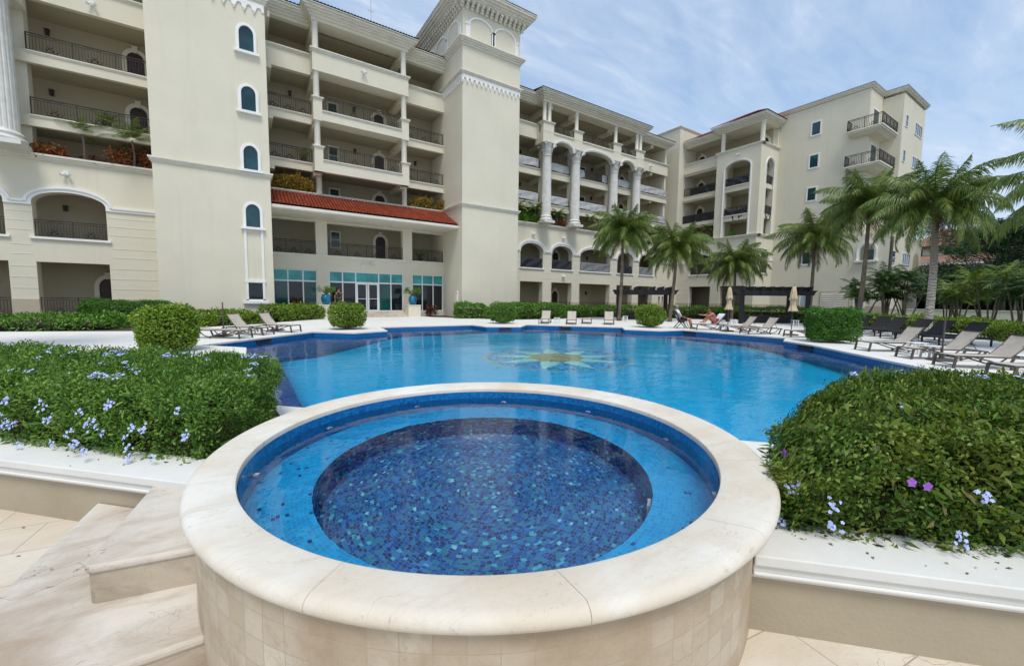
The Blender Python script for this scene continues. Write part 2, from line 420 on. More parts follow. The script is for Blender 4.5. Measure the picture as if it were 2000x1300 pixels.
mosaic('pool_floor', 'xy', .05, [(0,(.003,.42,.84)), (.35,(.004,.46,.87)), (.7,(.006,.50,.90))], (.004,.48,.86), gl=.10)
mosaic('pool_ledge', 'xy', .035, [(0,(.006,.07,.26)), (.4,(.008,.09,.31)), (.75,(.014,.11,.36))], (.05,.10,.34))
mosaic('pool_wall', 'uv', .04, [(0,(.006,.16,.42)), (.5,(.007,.20,.50)), (.85,(.010,.24,.55))], (.015,.16,.36))
mosaic('petal_teal', 'xy', .05, [(0,(.20,.74,.74)), (.5,(.32,.82,.76))], (.2,.62,.66))
mosaic('disc_gold', 'xy', .05, [(0,(.30,.34,.12)), (.5,(.20,.30,.24)), (.8,(.42,.42,.10))], (.2,.25,.18))
mosaic('halo_dots', 'xy', .09, [(0,(.004,.46,.87)), (.45,(.01,.16,.55)), (.68,(.004,.09,.40)), (.86,(.16,.44,.42))], (.004,.46,.87))
mosaic('ring_gold', 'xy', .07, [(0,(.004,.46,.87)), (.42,(.16,.42,.40)), (.72,(.40,.48,.16))], (.004,.46,.87))

def water(key, light_gain, ripples, refl_rough=.0):
    t = NT(key); p = t.pos(); h = None
    for sc, st, stretch in ripples:
        n = t.noise(t.pos(stretch, (0,0,R(35))), sc, 3, .5, .3); n = t.math('MULTIPLY', n, st)
        h = n if h is None else t.math('ADD', h, n)
    calm = t.ramp(t.noise(p, .35, 2), [(.4,(.35,.35,.35)), (.65,(1,1,1))])
    nrm = t.bump(t.math('MULTIPLY', h, calm), 1.0, 1.0)
    tr = t.n('ShaderNodeBsdfRefraction'); tr.inputs['Color'].default_value = (*light_gain, 1); tr.inputs['IOR'].default_value = 1.33; tr.inputs['Roughness'].default_value = 0; t.l(nrm, tr.inputs['Normal'])  # colour above one adds light, brightening what lies under the water
    gl = t.n('ShaderNodeBsdfGlossy'); gl.inputs['Roughness'].default_value = refl_rough; t.l(nrm, gl.inputs['Normal'])
    fr = t.n('ShaderNodeFresnel'); fr.inputs[0].default_value = 1.33; t.l(nrm, fr.inputs['Normal'])
    mx = t.n('ShaderNodeMixShader'); t.l(fr.outputs[0], mx.inputs[0]); t.l(tr.outputs[0], mx.inputs[1]); t.l(gl.outputs[0], mx.inputs[2])
    return t.done(key, mx)
water('water_pool', (1.12,1.16,1.16), [(2.2,.014,(1,2.4,1)), (6,.0038,(1,2.0,1)), (.7,.016,(1,1,1))])
water('water_spa', (1.10,1.12,1.13), [(2.5,.006,(1,1.4,1)), (8,.0018,(1,1.5,1))])
# ================================================================ building
bld = empty('apartment_building', (5,33,0), 0, 'long cream stucco resort apartment building with arcaded balconies round the pool', 'building')
def TX(Y0): return lambda a, d, z: (a, Y0+d, z)          # facade facing -Y
def TY(X0): return lambda a, d, z: (X0+d, a, z)          # facade facing -X
def part(mb, name, mat, parent=bld, **k):
    if name in ('ledge','arch_moulding','mullions','corridor_wall','floor_slabs','wall','plinth','roof_edge','dentils') and parent is bld:
        return [m.build(name, mat, parent, world=True, **k) for m in clusters(mb)][0]
    return mb.build(name, mat, parent, world=True, **k)
def grooved(mb, gr):
    """wall mesh with its pale groove lines as a second material"""
    n = len(mb.f); mb.add(gr.v, gr.f); o = mb.build('wall', 'stucco', bld, world=True); o.data.materials.append(M['trim_cream'])
    for p in o.data.polygons[n:]: p.material_index = 1
    return o

def wall(mb, T, a0, a1, z0, z1, t, ops=()):
    """ops: (a0,a1,z0,z_spring,z_apex)"""
    xs = sorted({a0, a1}|{x for o in ops for x in o[:2]})
    for x0, x1 in zip(xs, xs[1:]):
        cuts = sorted((o[2], o[4]) for o in ops if o[0] <= x0+1e-6 and o[1] >= x1-1e-6); z = z0
        for c0, c1 in cuts:
            if c0 > z+1e-4: mb.box(x0, x1, 0, t, z, c0, T)
            z = c1
        if z1 > z+1e-4: mb.box(x0, x1, 0, t, z, z1, T)
    for o in ops:
        if o[4] > o[3]+1e-3:
            pts = arch(o[0], o[1], o[3], o[4], 18)
            mb.strip([(a, o[4]) for a, z in pts], pts, 0, t, T)
def arch(a0, a1, zs, za, n=16, e=2.0):
    c, h = (a0+a1)/2, (a1-a0)/2
    return [(c-h*cos(pi*i/n), zs+(za-zs)*max(0, sin(pi*i/n))**(2/e)) for i in range(n+1)]
def arch_trim(mb, T, a0, a1, zs, za, w, d=.08, foot=None, e=2.0):
    i = arch(a0, a1, zs, za, 20, e); o = arch(a0-w, a1+w, zs, za+w*1.05, 20, e)
    if foot is not None: i = [(a0,foot)]+i+[(a1,foot)]; o = [(a0-w,foot)]+o+[(a1+w,foot)]
    mb.strip(i, o, -d, .02, T)
    i2 = [(a+(b-a)*.62, z+(w2-z)*.62) for (a,z),(b,w2) in zip(i,o)]
    mb.strip(i2, [(a+(b-a)*1.12, z+(w2-z)*1.12) for (a,z),(b,w2) in zip(i,o)], -d*1.8, .02, T)
def cornice(mb, T, a0, a1, zt, steps=((.10,.22),(.12,.14),(.10,.07)), l=0, r=0, depth=.1):
    z = zt
    for dz, o in steps:
        mb.box(a0-o*l, a1+o*r, -o, depth, z-dz, z, T); z -= dz
def ring_cornice(mb, x0, x1, y0, y1, zt, steps):
    z = zt
    for dz, o in steps: mb.box(x0-o, x1+o, y0-o, y1+o, z-dz, z); z -= dz
EAVE = ((.05,.62),(.14,.56),(.13,.42),(.12,.26),(.14,.12))

# ---- railings
def railing(name, P, Q, z0, h=.95, posts=None, parent=bld):
    P = Vector((*P, z0)); Q = Vector((*Q, z0)); L = (Q-P).length; d = (Q-P)/L; up = Vector((0,0,1)); mb = MB()
    n = posts or max(1, round(L/1.55))
    mb.beam(P+up*h, Q+up*h, .06, .04); mb.beam(P+up*(h-.12), Q+up*(h-.12), .028); mb.beam(P+up*.08, Q+up*.08, .025)
    for i in range(n+1): p = P+d*(L*i/n); mb.beam(p, p+up*h, .05)
    for i in range(n):
        a = P+d*(L*i/n); w = L/n; c = a+d*w/2; k = max(2, round(w/.125))
        for j in range(1, k):
            x = a+d*(w*j/k); low = .30*(1-abs(2*j/k-1)*1.4) if abs(2*j/k-1) < .7 else 0
            mb.beam(x+up*(.08+max(0, low)), x+up*(h-.12), .020)
        for s in (-1, 1):       # scrolls
            pts = [c+d*(s*(.10+.16*t+.05*cos(t*7)))+up*(.20+.09*sin(t*7.5)-.02*t) for t in [q/14 for q in range(15)]]
            mb.tube(pts, .020, 4)
            pts = [c+d*(s*.11*sin(t*pi*1.4))+up*(.12+.30*t) for t in [q/7 for q in range(8)]]
            mb.tube(pts, .017, 4)
            pts = [c+d*(s*(.04+w*.20*t))+up*(h-.06+.035*sin(t*9)) for t in [q/7 for q in range(8)]]
            mb.tube(pts, .010, 4)
        mb.tube([c+up*(.30+.06*sin(t))+d*.06*cos(t) for t in [q*2*pi/8 for q in range(9)]], .012, 4)
    return part(mb, name, 'iron', parent)

# ---- windows and doors
def win_rect(T, a0, a1, z0, z1, fw=.09, gmat='glass_teal', split=True, frame='trim_white', sill=False, shade=False):
    f = MB()
    f.strip([(a0,z0),(a0,z1),(a1,z1),(a1,z0)], [(a0-fw,z0-fw),(a0-fw,z1+fw),(a1+fw,z1+fw),(a1+fw,z0-fw)], -.06, .03, T, True)
    if split: f.box(a0, a1, -.045, .0, (z0+z1)/2-.02, (z0+z1)/2+.02, T)
    if sill: f.box(a0-fw*1.8, a1+fw*1.8, -.12, .02, z0-fw-.09, z0-fw+.004, T)
    o = part(f, 'window', frame)
    part(MB().box(a0, a1, -.012, .01, z0, z1, T), 'pane', gmat, o)
    return o
def win_arch(T, a0, a1, z0, zs, za, fw=.13, gmat='glass_teal'):
    f = MB(); i = [(a0,z0)]+arch(a0,a1,zs,za,16)+[(a1,z0)]; o = [(a0-fw,z0)]+arch(a0-fw,a1+fw,zs,za+fw,16)+[(a1+fw,z0)]
    f.strip(i, o, -.10, .02, T); i2 = [(a+(b-a)*.5, z+(w-z)*.5) for (a,z),(b,w) in zip(i,o)]
    f.strip(i2, [(a+(b-a)*1.25, z+(w-z)*1.25) for (a,z),(b,w) in zip(i,o)], -.065, .02, T)
    f.box(a0-fw*2, a1+fw*2, -.20, .02, z0-.14, z0, T)
    w = part(f, 'window', 'trim_white')
    g = MB(); g.strip([(a, z0) for a, z in arch(a0,a1,zs,za,16)], arch(a0,a1,zs,za,16), -.012, .01, T)
    part(g, 'pane', gmat, w); return w
def door_arch(T, a0, a1, z0, zs, za, gmat='wood_door', trim=.22):
    d = MB(); d.strip([(a, z0) for a, z in arch(a0,a1,zs,za,14)], arch(a0,a1,zs,za,14), -.04, .02, T)
    c = (a0+a1)/2; d.box(c-.012, c+.012, -.055, -.03, z0, za-.02, T)
    for s in (-1, 1):
        d.box(c+s*.2-.11, c+s*.2+.11, -.055, -.03, z0+.2, z0+.85, T); d.box(c+s*.2-.11, c+s*.2+.11, -.055, -.03, z0+1.05, zs-.05, T)
    o = part(d, 'door', gmat)
    f = MB(); i = [(a0,z0)]+arch(a0,a1,zs,za,14)+[(a1,z0)]; q = [(a0-trim,z0)]+arch(a0-trim,a1+trim,zs,za+trim,14)+[(a1+trim,z0)]
    f.strip(i, q, -.09, .02, T)
    f.hexa([T(c-.09,-.15,za-.04),T(c+.09,-.15,za-.04),T(c+.09,0,za-.04),T(c-.09,0,za-.04),T(c-.15,-.15,za+trim+.14),T(c+.15,-.15,za+trim+.14),T(c+.15,0,za+trim+.14),T(c-.15,0,za+trim+.14)])
    part(f, 'door_surround', 'trim_cream', o); return o
def lamp(T, a, z, name='wall_lamp'):
    m = MB(); m.box(a-.09, a+.09, -.05, .02, z-.14, z+.10, T)
    m.tube([T(a,-.03,z+.02), T(a-.02,-.16,z-.02)], .035, 6)
    for s in (-1, 1): m.tube([T(a+s*.06,-.12,z-.05), T(a+s*.15,-.26,z-.16)], [.05,.09], 8)
    return part(m, name, 'plastic_white')

# ---- giant fluted column with corinthian head
def giant_column(cx, cy, z0, z1, r=.48):
    sh = MB(); fl = lambda t, z: 1-.055*max(0, cos(t*20))**.7 if z0+.75 < z < z1-1.35 else 1
    zs0, zs1 = z0+.72, z1-1.32
    prof = [(r*1.0, zs0), (r*1.0, zs0+.05), (r, zs0+.10), (r*.985, zs0+.4*(zs1-zs0)), (r*.90, zs1-.10), (r*.92, zs1)]
    sh.lathe(prof, (cx,cy), 80, fl)
    o = part(sh, 'giant_column', 'marble_col', smooth=True)
    b = MB(); b.box(cx-r*1.35, cx+r*1.35, cy-r*1.35, cy+r*1.35, z0, z0+.22)
    b.lathe([(r*1.30,z0+.22),(r*1.38,z0+.30),(r*1.30,z0+.40),(r*1.15,z0+.44),(r*1.12,z0+.52),(r*1.22,z0+.58),(r*1.15,z0+.66),(r*1.02,z0+.72)], (cx,cy), 32)
    part(b, 'base', 'marble_col', o, smooth=True)
    c = MB(); c.lathe([(r*.98,zs1),(r*1.03,zs1+.05),(r*.92,zs1+.1),(r*.90,zs1+.5),(r*1.02,zs1+.95),(r*1.22,zs1+1.18)], (cx,cy), 32)
    for ring, (zz, hh, n, ph) in enumerate(((zs1+.10,.45,9,0), (zs1+.40,.55,9,.35))):
        for k in range(n):
            t = 2*pi*k/n+ph; u = Vector((cos(t), sin(t), 0)); v = Vector((-sin(t), cos(t), 0)); P = Vector((cx,cy,zz))
            rr = r*(.95+.06*ring); w = .13
            a = [P+u*rr-v*w, P+u*rr+v*w, P+u*(rr+.05)+v*w*.9+Vector((0,0,hh*.7)), P+u*(rr+.05)-v*w*.9+Vector((0,0,hh*.7)), P+u*(rr+.17)+v*w*.45+Vector((0,0,hh)), P+u*(rr+.17)-v*w*.45+Vector((0,0,hh)), P+u*(rr+.20)+Vector((0,0,hh*.82))]
            c.add(a, [(0,1,2,3),(3,2,4,5),(5,4,6)])
    for sx in (-1,1):
        for sy in (-1,1):
            p = Vector((cx+sx*r*.95, cy+sy*r*.95, zs1+.85)); d = Vector((sx,sy,0)).normalized()
            c.tube([p-d*.12+Vector((0,0,-.25)), p+Vector((0,0,.05)), p+d*.16+Vector((0,0,.20)), p+d*.26+Vector((0,0,.10)), p+d*.18+Vector((0,0,.0))], [.05,.06,.07,.07,.05], 6)
    c.box(cx-r*1.3, cx+r*1.3, cy-r*1.3, cy+r*1.3, zs1+1.17, z1)
    part(c, 'capital', 'marble_col', o, smooth=True)
    return o

Y = 32.9
TM = TX(Y)
BACK = 35.3
# ---------------- left facade + wing share storey heights
FL = {2:4.45, 3:8.0, 4:10.9, 5:14.15, 6:17.2}
w = MB()
# back wall of the corridors
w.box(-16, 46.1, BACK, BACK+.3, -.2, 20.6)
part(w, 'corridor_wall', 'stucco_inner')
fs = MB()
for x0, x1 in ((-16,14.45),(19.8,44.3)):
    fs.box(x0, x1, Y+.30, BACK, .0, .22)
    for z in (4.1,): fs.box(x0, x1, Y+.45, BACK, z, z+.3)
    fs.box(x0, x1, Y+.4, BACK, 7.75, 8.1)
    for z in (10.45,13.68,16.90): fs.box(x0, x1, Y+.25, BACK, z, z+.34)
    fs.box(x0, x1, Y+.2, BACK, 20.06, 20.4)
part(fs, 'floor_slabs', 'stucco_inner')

# left facade lower wall
lw = MB(); LO = []
for a0, a1 in ((-13.2,-10.31),(-9.30,-6.41)):
    LO += [(a0,a1,.26,3.2,3.2), (a0,a1,4.55,6.40,7.03)]
wall(lw, TM, -16, -3.85, 0, 8.6, .6, LO)
tr = MB()
for a0, a1 in ((-13.2,-10.31),(-9.30,-6.41)):
    arch_trim(tr, TM, a0, a1, 6.40, 7.03, .26, .07, foot=None)
    tr.box(a0-.26, a0, -.07, .02, 6.22, 6.40, TM); tr.box(a1, a1+.26, -.07, .02, 6.22, 6.40, TM)
    tr.box(a0-.15, a1+.15, -.11, .02, 4.43, 4.55, TM)
for a0, a1 in ((-16,-13.46),(-10.05,-9.56),(-6.15,-3.85)):
    tr.box(a0, a1, -.07, .02, 6.22, 6.40, TM); tr.box(a0, a1, -.12, .02, 6.36, 6.46, TM)
part(tr, 'arch_moulding', 'trim_white')
gr = MB()   # rustication grooves (thin raised pale lines)
def grooves(mb, T, spans, zs, d=-.012):
    for a0, a1 in spans:
        for z in zs: mb.box(a0, a1, d, .01, z-.018, z+.018, T)
GZ = [5.86,5.37,4.78,4.11,3.55,2.95,2.36,1.77]
grooves(gr, TM, [(-16,-13.25),(-10.27,-9.35),(-6.36,-3.87)], [5.86,5.37,4.88]); grooves(gr, TM, [(-10.2,-9.4),(-6.3,-3.87)], [4.11,3.6]); grooves(gr, TM, [(-16,-13.25),(-10.27,-9.32),(-6.36,-3.87)], [2.95,2.36,1.77])
grooved(lw, gr)
pl = MB(); wall(pl, TX(Y-.03), -16, -3.85, 0, 1.18, .03, [(-13.2,-10.31,.26,1.18,1.18),(-9.3,-6.41,.26,1.18,1.18)]); part(pl, 'plinth', 'stucco_base')
cn = MB(); cornice(cn, TM, -16, -3.85, 8.92, ((.10,.22),(.12,.14),(.10,.07)), depth=.6); part(cn, 'ledge', 'trim_cream')
# upper left
up = MB()
for z0, z1 in ((10.36,10.92),(13.6,14.18)): up.box(-16, -3.85, 0, .28, z0, z1, TM)
up.box(-16, -3.85, -.02, .28, 16.84, 18.05, TM)
up.box(-16, -3.85, -.02, .28, 20.0, 20.3, TM)
up.box(-10.4, -9.15, .3, .9, 8.9, 20.0, TM)
up.box(-10.9, -9.0, -1.3, .3, 16.2, 18.05, TM)
part(up, 'wall', 'stucco')
cn = MB()
for z in (10.94,14.20): cornice(cn, TM, -9.1, -3.85, z, ((.06,.08),(.07,.04)))
cornice(cn, TM, -9.0, -3.85, 18.2, ((.07,.14),(.08,.08),(.07,.03)), depth=.3)
part(cn, 'ledge', 'trim_cream')
giant_column(-9.86, 32.1, 8.92, 17.3, .61)
for k, z in ((4,10.92),(5,14.18)): railing('railing', (-9.05,Y+.06), (-3.88,Y+.06), z, .92, 3)
railing('railing', (-9.3,Y+.2), (-6.41,Y+.2), 4.55, .92, 2); railing('railing', (-13.2,Y+.2), (-10.3,Y+.2), 4.55, .92, 2)
railing('railing', (-9.3,Y+.2), (-6.41,Y+.2), .26, .98, 2); railing('railing', (-13.2,Y+.2), (-10.3,Y+.2), .26, .98, 2)
lamp(TM, -7.9, 8.1); lamp(TM, -6.4, 17.45)
TB = TX(BACK)
for z in (10.95,14.2): door_arch(TB, -5.48, -4.65, z, z+1.75, z+2.2)
door_arch(TB, -7.4, -6.55, .25, 1.9, 2.45); 
# ---------------- bay tower
BY = 29.7; TT = TX(BY)
bt = MB(); bt.box(-3.85, 1.65, BY, 35.0, 0, 21.2); part(bt, 'wall', 'stucco')
cn = MB(); z = 8.93
for dz, o in ((.09,.16),(.10,.10),(.08,.05)): cn.box(-3.85-o, 1.65+o, BY-o, 33.0, z-dz, z); z -= dz
z = 18.95
for dz, o in ((.10,.2),(.15,.12),(.12,.06)): cn.box(-3.85-o, 1.65+o, BY-o, 33.0, z-dz, z); z -= dz
part(cn, 'ledge', 'trim_cream')
def corbels(T, a0, a1, zt, n):
    m = MB(); st = (a1-a0)/n; m.box(a0, a1, -.07, .01, zt-.14, zt, T)
    for i in range(n):
        l = a0+st*i; i0, i1 = l+st*.24, l+st*.76
        A = arch(i0, i1, zt-.34, zt-.2, 8)
        m.strip([(a, zt-.14) for a, z in A], A, -.065, .01, T)
        for q0, q1 in ((l, i0), (i1, l+st)): m.box(q0, q1, -.065, .01, zt-.40, zt-.14, T)
        m.box(l-st*.16, l+st*.16, -.075, .01, zt-.48, zt-.36, T)
        P = T(l, -.06, zt-.56); m.ball(P, .055, 6, 4)
    return part(m, 'corbel_band', 'trim_white')
corbels(TT, -3.8, 1.62, 18.56, 11)
for z0, zs, za in ((15.70,16.68,17.12),(12.35,13.35,13.75),(8.98,9.95,10.38)): win_arch(TT, .32, 1.04, z0, zs, za)
win_arch(TT, .32, 1.04, 5.62, 6.55, 6.98)
fr = MB()
for a in (.18, 1.05): fr.box(a, a+.13, -.08, .02, 1.22, 5.46, TT)
fr.box(.14, 1.22, -.10, .02, 2.30, 2.46, TT); fr.box(0.02, 1.36, -.18, .02, 1.02, 1.18, TT); fr.box(.18,1.18,-.08,.02,1.18,1.28,TT)
o = part(fr, 'window', 'trim_white'); part(MB().box(.31, 1.05, -.012, .01, 1.28, 2.30, TT), 'pane', 'glass_dark', o)

# ---------------- recessed lobby section
cw = MB(); OP = [(1.80,4.57,.4,3.42,3.42),(5.38,10.97,.4,3.42,3.42),(11.74,14.48,.4,3.42,3.42),
                 (1.70,4.55,4.53,6.87,6.87),(5.32,10.96,4.53,6.87,6.87),(11.74,14.48,4.53,6.87,6.87)]
wall(cw, TM, 1.65, 14.5, 0, 8.65, .5, OP); part(cw, 'wall', 'stucco')
cn = MB(); cornice(cn, TM, 1.65, 14.5, 8.86, ((.07,.16),(.08,.10)), depth=.45)
cn.box(1.66, 14.5, -.10, .02, 4.42, 4.535, TM); cn.box(1.66, 14.5, -.05, .02, 4.34, 4.42, TM)
part(cn, 'ledge', 'trim_cream')
railing('railing', (1.7,Y+.1), (4.55,Y+.1), 4.53, .95, 3); railing('railing', (5.32,Y+.1), (10.96,Y+.1), 4.53, .95, 4); railing('railing', (11.74,Y+.1), (14.45,Y+.1), 4.53, .95, 2)
# tiled pent roof
rf = MB(); sl = math.hypot(2.95, 1.45); e0 = (29.93, 7.28); e1 = (32.88, 8.73)
rv = [(1.66,e0[0],e0[1]),(14.49,e0[0],e0[1]),(14.49,e1[0],e1[1]),(1.66,e1[0],e1[1])]
def tiled(name, quad, mat, th=.08, parent=bld, eave=True, rib=True):
    """quad: eave-left, eave-right, ridge-right, ridge-left; real ribs as mesh + uv for the shader"""
    A, B, C_, D = [Vector(p) for p in quad]; n = max(2, int((B-A).length/.21)); SUB = 6
    V = []; F = []; UV = []; nrm = (B-A).cross(D-A).normalized()
    if nrm.z < 0: nrm = -nrm
    cols = n*SUB; Lw = (B-A).length; rows = max(1, int(((D-A).length)/.30))
    for j in range(rows+1):
        for lift in (0, 1):
            if (j == 0 and lift == 0) or (j == rows and lift == 1): continue
            t = j/rows
            for i in range(cols+1):
                s_ = i/cols; L_ = A.lerp(D, t); R_ = B.lerp(C_, t); p = L_.lerp(R_, s_)
                hgt = (.055*abs(sin(pi*((s_*n) % 1))) if rib else 0)+(.03 if lift else 0)
                V.append(p+nrm*hgt); UV.append((s_*n*.21, t*rows*.30))
    nr = len(V)//(cols+1)
    for j in range(nr-1):
        for i in range(cols):
            a = j*(cols+1)+i; F.append((a, a+1, a+cols+2, a+cols+1))
    k = len(V)
    for p in quad: V.append(Vector(p)-nrm*th); UV.append((0,0))
    F.append((k, k+3, k+2, k+1))
    me = bpy.data.meshes.new(name); me.from_pydata([tuple(v) for v in V], [], F)
    ul = me.uv_layers.new(name='UVMap'); li = np.zeros(len(me.loops), np.int32); me.loops.foreach_get('vertex_index', li)
    ul.data.foreach_set('uv', np.array(UV, np.float32)[li].ravel())
    return link(name, me, mat, parent, False, parent is not None)
tiled('tile_roof', rv, 'tile_red')
fa = MB(); fa.hexa([(1.66,29.98,6.98),(14.49,29.98,6.98),(14.49,33.0,6.98),(1.66,33.0,6.98),(1.66,29.98,7.20),(14.49,29.98,7.20),(14.49,33.0,8.62),(1.66,33.0,8.62)])
fa.box(1.66, 14.49, 29.90, 30.02, 7.04, 7.22); part(fa, 'soffit', 'trim_cream')
# glazing
def glazing(x0, x1, mull, door=None):
    f = MB(); z0, z1, zt = .4, 3.42, 2.61; T = TX(Y+.12)
    f.strip([(x0+.07,z0+.07),(x0+.07,z1-.07),(x1-.07,z1-.07),(x1-.07,z0+.07)], [(x0,z0),(x0,z1),(x1,z1),(x1,z0)], -.05, .05, T, True)
    f.box(x0+.07, x1-.07, -.045, .045, zt-.05, zt+.05, T)
    for a in mull: f.box(a-.04, a+.04, -.047, .047, z0+.07, z1-.07, T)
    o = part(f, 'storefront_window', 'white_frame'); xs = [x0+.07]+list(mull)+[x1-.07]
    for i, (a, b) in enumerate(zip(xs, xs[1:])):
        part(MB().box(a+.03, b-.03, -.01, .01, zt+.05, z1-.07, T), 'pane', 'glass_transom', o)
        if door and abs((a+b)/2-(door[0]+door[1])/2) < .3: continue
        part(MB().box(a+.03, b-.03, -.012, .012, z0+.07, zt-.05, T), 'pane', random.choice(['glass_dark','glass_green','glass_dark']), o)
    if door:
        a, b = door; c = (a+b)/2
        for s0, s1 in ((a+.04, c-.02), (c+.02, b-.04)):
            d = MB(); d.strip([(s0+.10,z0+.12),(s0+.10,zt-.14),(s1-.10,zt-.14),(s1-.10,z0+.12)], [(s0,z0+.02),(s0,zt-.05),(s1,zt-.05),(s1,z0+.02)], -.06, .03, T, True)
            d.box(s0+.1, s1-.1, -.09, -.05, 1.35, 1.39, T)
            dd = part(d, 'door', 'white_frame'); part(MB().box(s0+.1, s1-.1, -.02, .0, z0+.12, zt-.14, T), 'pane', 'glass_dark', dd)
glazing(1.80, 4.57, (2.70,3.66)); glazing(11.74, 14.48, (12.62,13.58)); glazing(5.38, 10.97, (6.33,7.28,9.02,9.98), (7.28,9.02))
# emblem over the door, plaque and steps
em = MB(); em.box(7.62,8.66,-.05,.02,3.78,4.22,TM); em.ball(TM(8.14,-.06,3.98), .13, 10, 6, (1,.5,1))
for s in (-1,1): em.tube([TM(8.14+s*.10,-.05,3.90), TM(8.14+s*.28,-.09,4.12), TM(8.14+s*.42,-.06,3.92), TM(8.14+s*.48,-.05,4.1)], [.05,.06,.045,.02], 6)
part(em, 'relief_emblem', 'trim_cream', smooth=True)
st = MB()
for i, (z, y) in enumerate(((.14,31.6),(.27,31.95),(.40,32.3))): st.box(5.25, 11.0, y, 32.9, z-.14, z)
part(st, 'entrance_steps', 'stone_step', bevel=.02)
for (x0, x1, z0, z1) in ((5.99,6.60,5.42,6.58),): win_rect(TB, x0, x1, z0, z1, .10, frame='trim_cream')
door_arch(TB, 9.43, 10.24, 4.45, 6.15, 6.58)
# upper recess: side slabs + projecting centre
PY = 31.72; TP = TX(PY)
up = MB()
for x0, x1 in ((1.65,4.46),(11.12,14.5)):
    for z0, z1 in ((10.36,10.92),(13.6,14.18)): up.box(x0, x1, 0, .28, z0, z1, TM)
    up.box(x0, x1, -.15, .2, 16.84, 18.05, TM); up.box(x0, x1, -.15, .2, 20.0, 20.3, TM)
X0, X1 = 4.46, 11.12
for z0, z1 in ((10.15,10.95),(13.6,14.22)): up.box(X0, X1, PY, PY+.35, z0, z1); 
up.box(X0, X1, PY, PY+.3, 16.80, 18.08); up.box(X0, X1, PY, PY+.3, 20.0, 20.3)
for z0, z1 in ((10.15,11.66),(13.55,14.88)):
    for xa, xb in ((X0,5.0),(10.58,X1)): up.box(xa-.012, xb+.012, PY-.012, PY+.62, z0, z1)
for z0, z1 in ((10.45,10.79),(13.68,14.02),(16.9,17.24),(20.06,20.4)): up.box(X0+.005, X1-.005, PY+.29, 33.2, z0, z1)
for z0, z1 in ((10.36,10.92),(13.6,14.18),(16.84,18.05)):
    up.box(X0, X0+.25, PY+.29, 33.1, z0, z1); up.box(X1-.25, X1, PY+.29, 33.1, z0, z1)
for zt in (10.46,13.70,16.92,20.08):
    for x in (4.7, 10.85, 1.9): up.box(x-.2, x+.2, 32.5, BACK, zt-.42, zt)
part(up, 'wall', 'stucco')
cn = MB()
for x0, x1 in ((1.66,4.46),(11.12,14.5)):
    for z in (10.94,14.20): cornice(cn, TM, x0, x1, z, ((.06,.08),(.07,.04)))
    cornice(cn, TX(Y-.15), x0, x1, 18.2, ((.07,.14),(.08,.08),(.07,.03)), depth=.3)
    cornice(cn, TX(Y-.15), x0, x1, 20.78, EAVE, depth=.5)
for z in (10.98,14.26): cornice(cn, TP, 5.0, 10.58, z, ((.06,.09),(.07,.04)))
z = 18.22
for dz, o in ((.07,.14),(.08,.08),(.07,.03)): cn.box(X0-o, X1+o, PY-o, PY+.5, z-dz, z); z -= dz
z = 20.80
for dz, o in EAVE: cn.box(X0-o, X1+o, PY-o, Y+.4, z-dz, z); z -= dz
for xa, xb in ((X0,5.0),(10.58,X1)):
    for zc in (11.86,15.08):
        for dz, o, q in ((.06,.12,0),(.07,.07,.06),(.07,.03,.13)): cn.box(xa-o, xb+o, PY-o, PY+.62+o, zc-q-dz, zc-q)
part(cn, 'ledge', 'trim_cream')
def rcol(x, y, z0, z1, r=.20):
    m = MB(); m.lathe([(r*1.18,z0),(r*1.18,z0+.06),(r,z0+.10),(r*.97,z1-.14),(r*1.12,z1-.08),(r*1.12,z1)], (x,y), 20); return part(m, 'column', 'trim_cream', smooth=True)
for x in (4.70, 10.83):
    rcol(x, PY+.28, 18.22, 20.0); rcol(x, PY+.28, 15.08, 16.8); rcol(x, PY+.28, 11.86, 13.6)
rcol(4.90, 33.12, 8.86, 10.36); rcol(11.2, 33.12, 8.86, 10.36)
for z in (10.94,14.20):
    railing('railing', (1.68,Y+.05), (4.44,Y+.05), z, .92, 3); railing('railing', (11.14,Y+.05), (14.48,Y+.05), z, .92, 3)
for z in (10.98,14.26): railing('railing', (5.0,PY+.06), (10.58,PY+.06), z, .92, 4)
lamp(TP, 7.80, 17.62)
for z in (10.95,14.2):
    door_arch(TB, 9.42, 10.23, z, z+1.78, z+2.22); win_rect(TB, 6.0, 6.6, z+.9, z+2.15, .10, frame='trim_cream')
door_arch(TB, 9.42, 10.23, 7.9, 9.5, 9.95); win_rect(TB, 6.0, 6.62, 8.9, 9.9, .10, frame='trim_cream')
# eave tiles (dark old tiles) + roof planes
def roofplane(x0, x1, y0, z0, depth, rise, mat='tile_dark', ye=None):
    tiled('roof', [(x0,y0,z0),(x1,y0,z0),(x1,y0+depth,z0+rise),(x0,y0+depth,z0+rise)], mat)
roofplane(1.66, 3.86, Y-.78, 20.80, 6, 1.0); roofplane(11.76, 14.5, Y-.78, 20.80, 6, 1.0)
roofplane(X0-.62, X1+.62, PY-.64, 20.82, 7, 1.1); roofplane(-16, -3.85, Y-.6, 20.80, 6, 1.0)
an = MB(); an.tube([(9.0,34,20.8),(9.0,34,24.2)], .02, 5); an.tube([(8.8,34,23.4),(9.2,34,23.4)], .012, 4); part(an, 'antenna', 'steel')

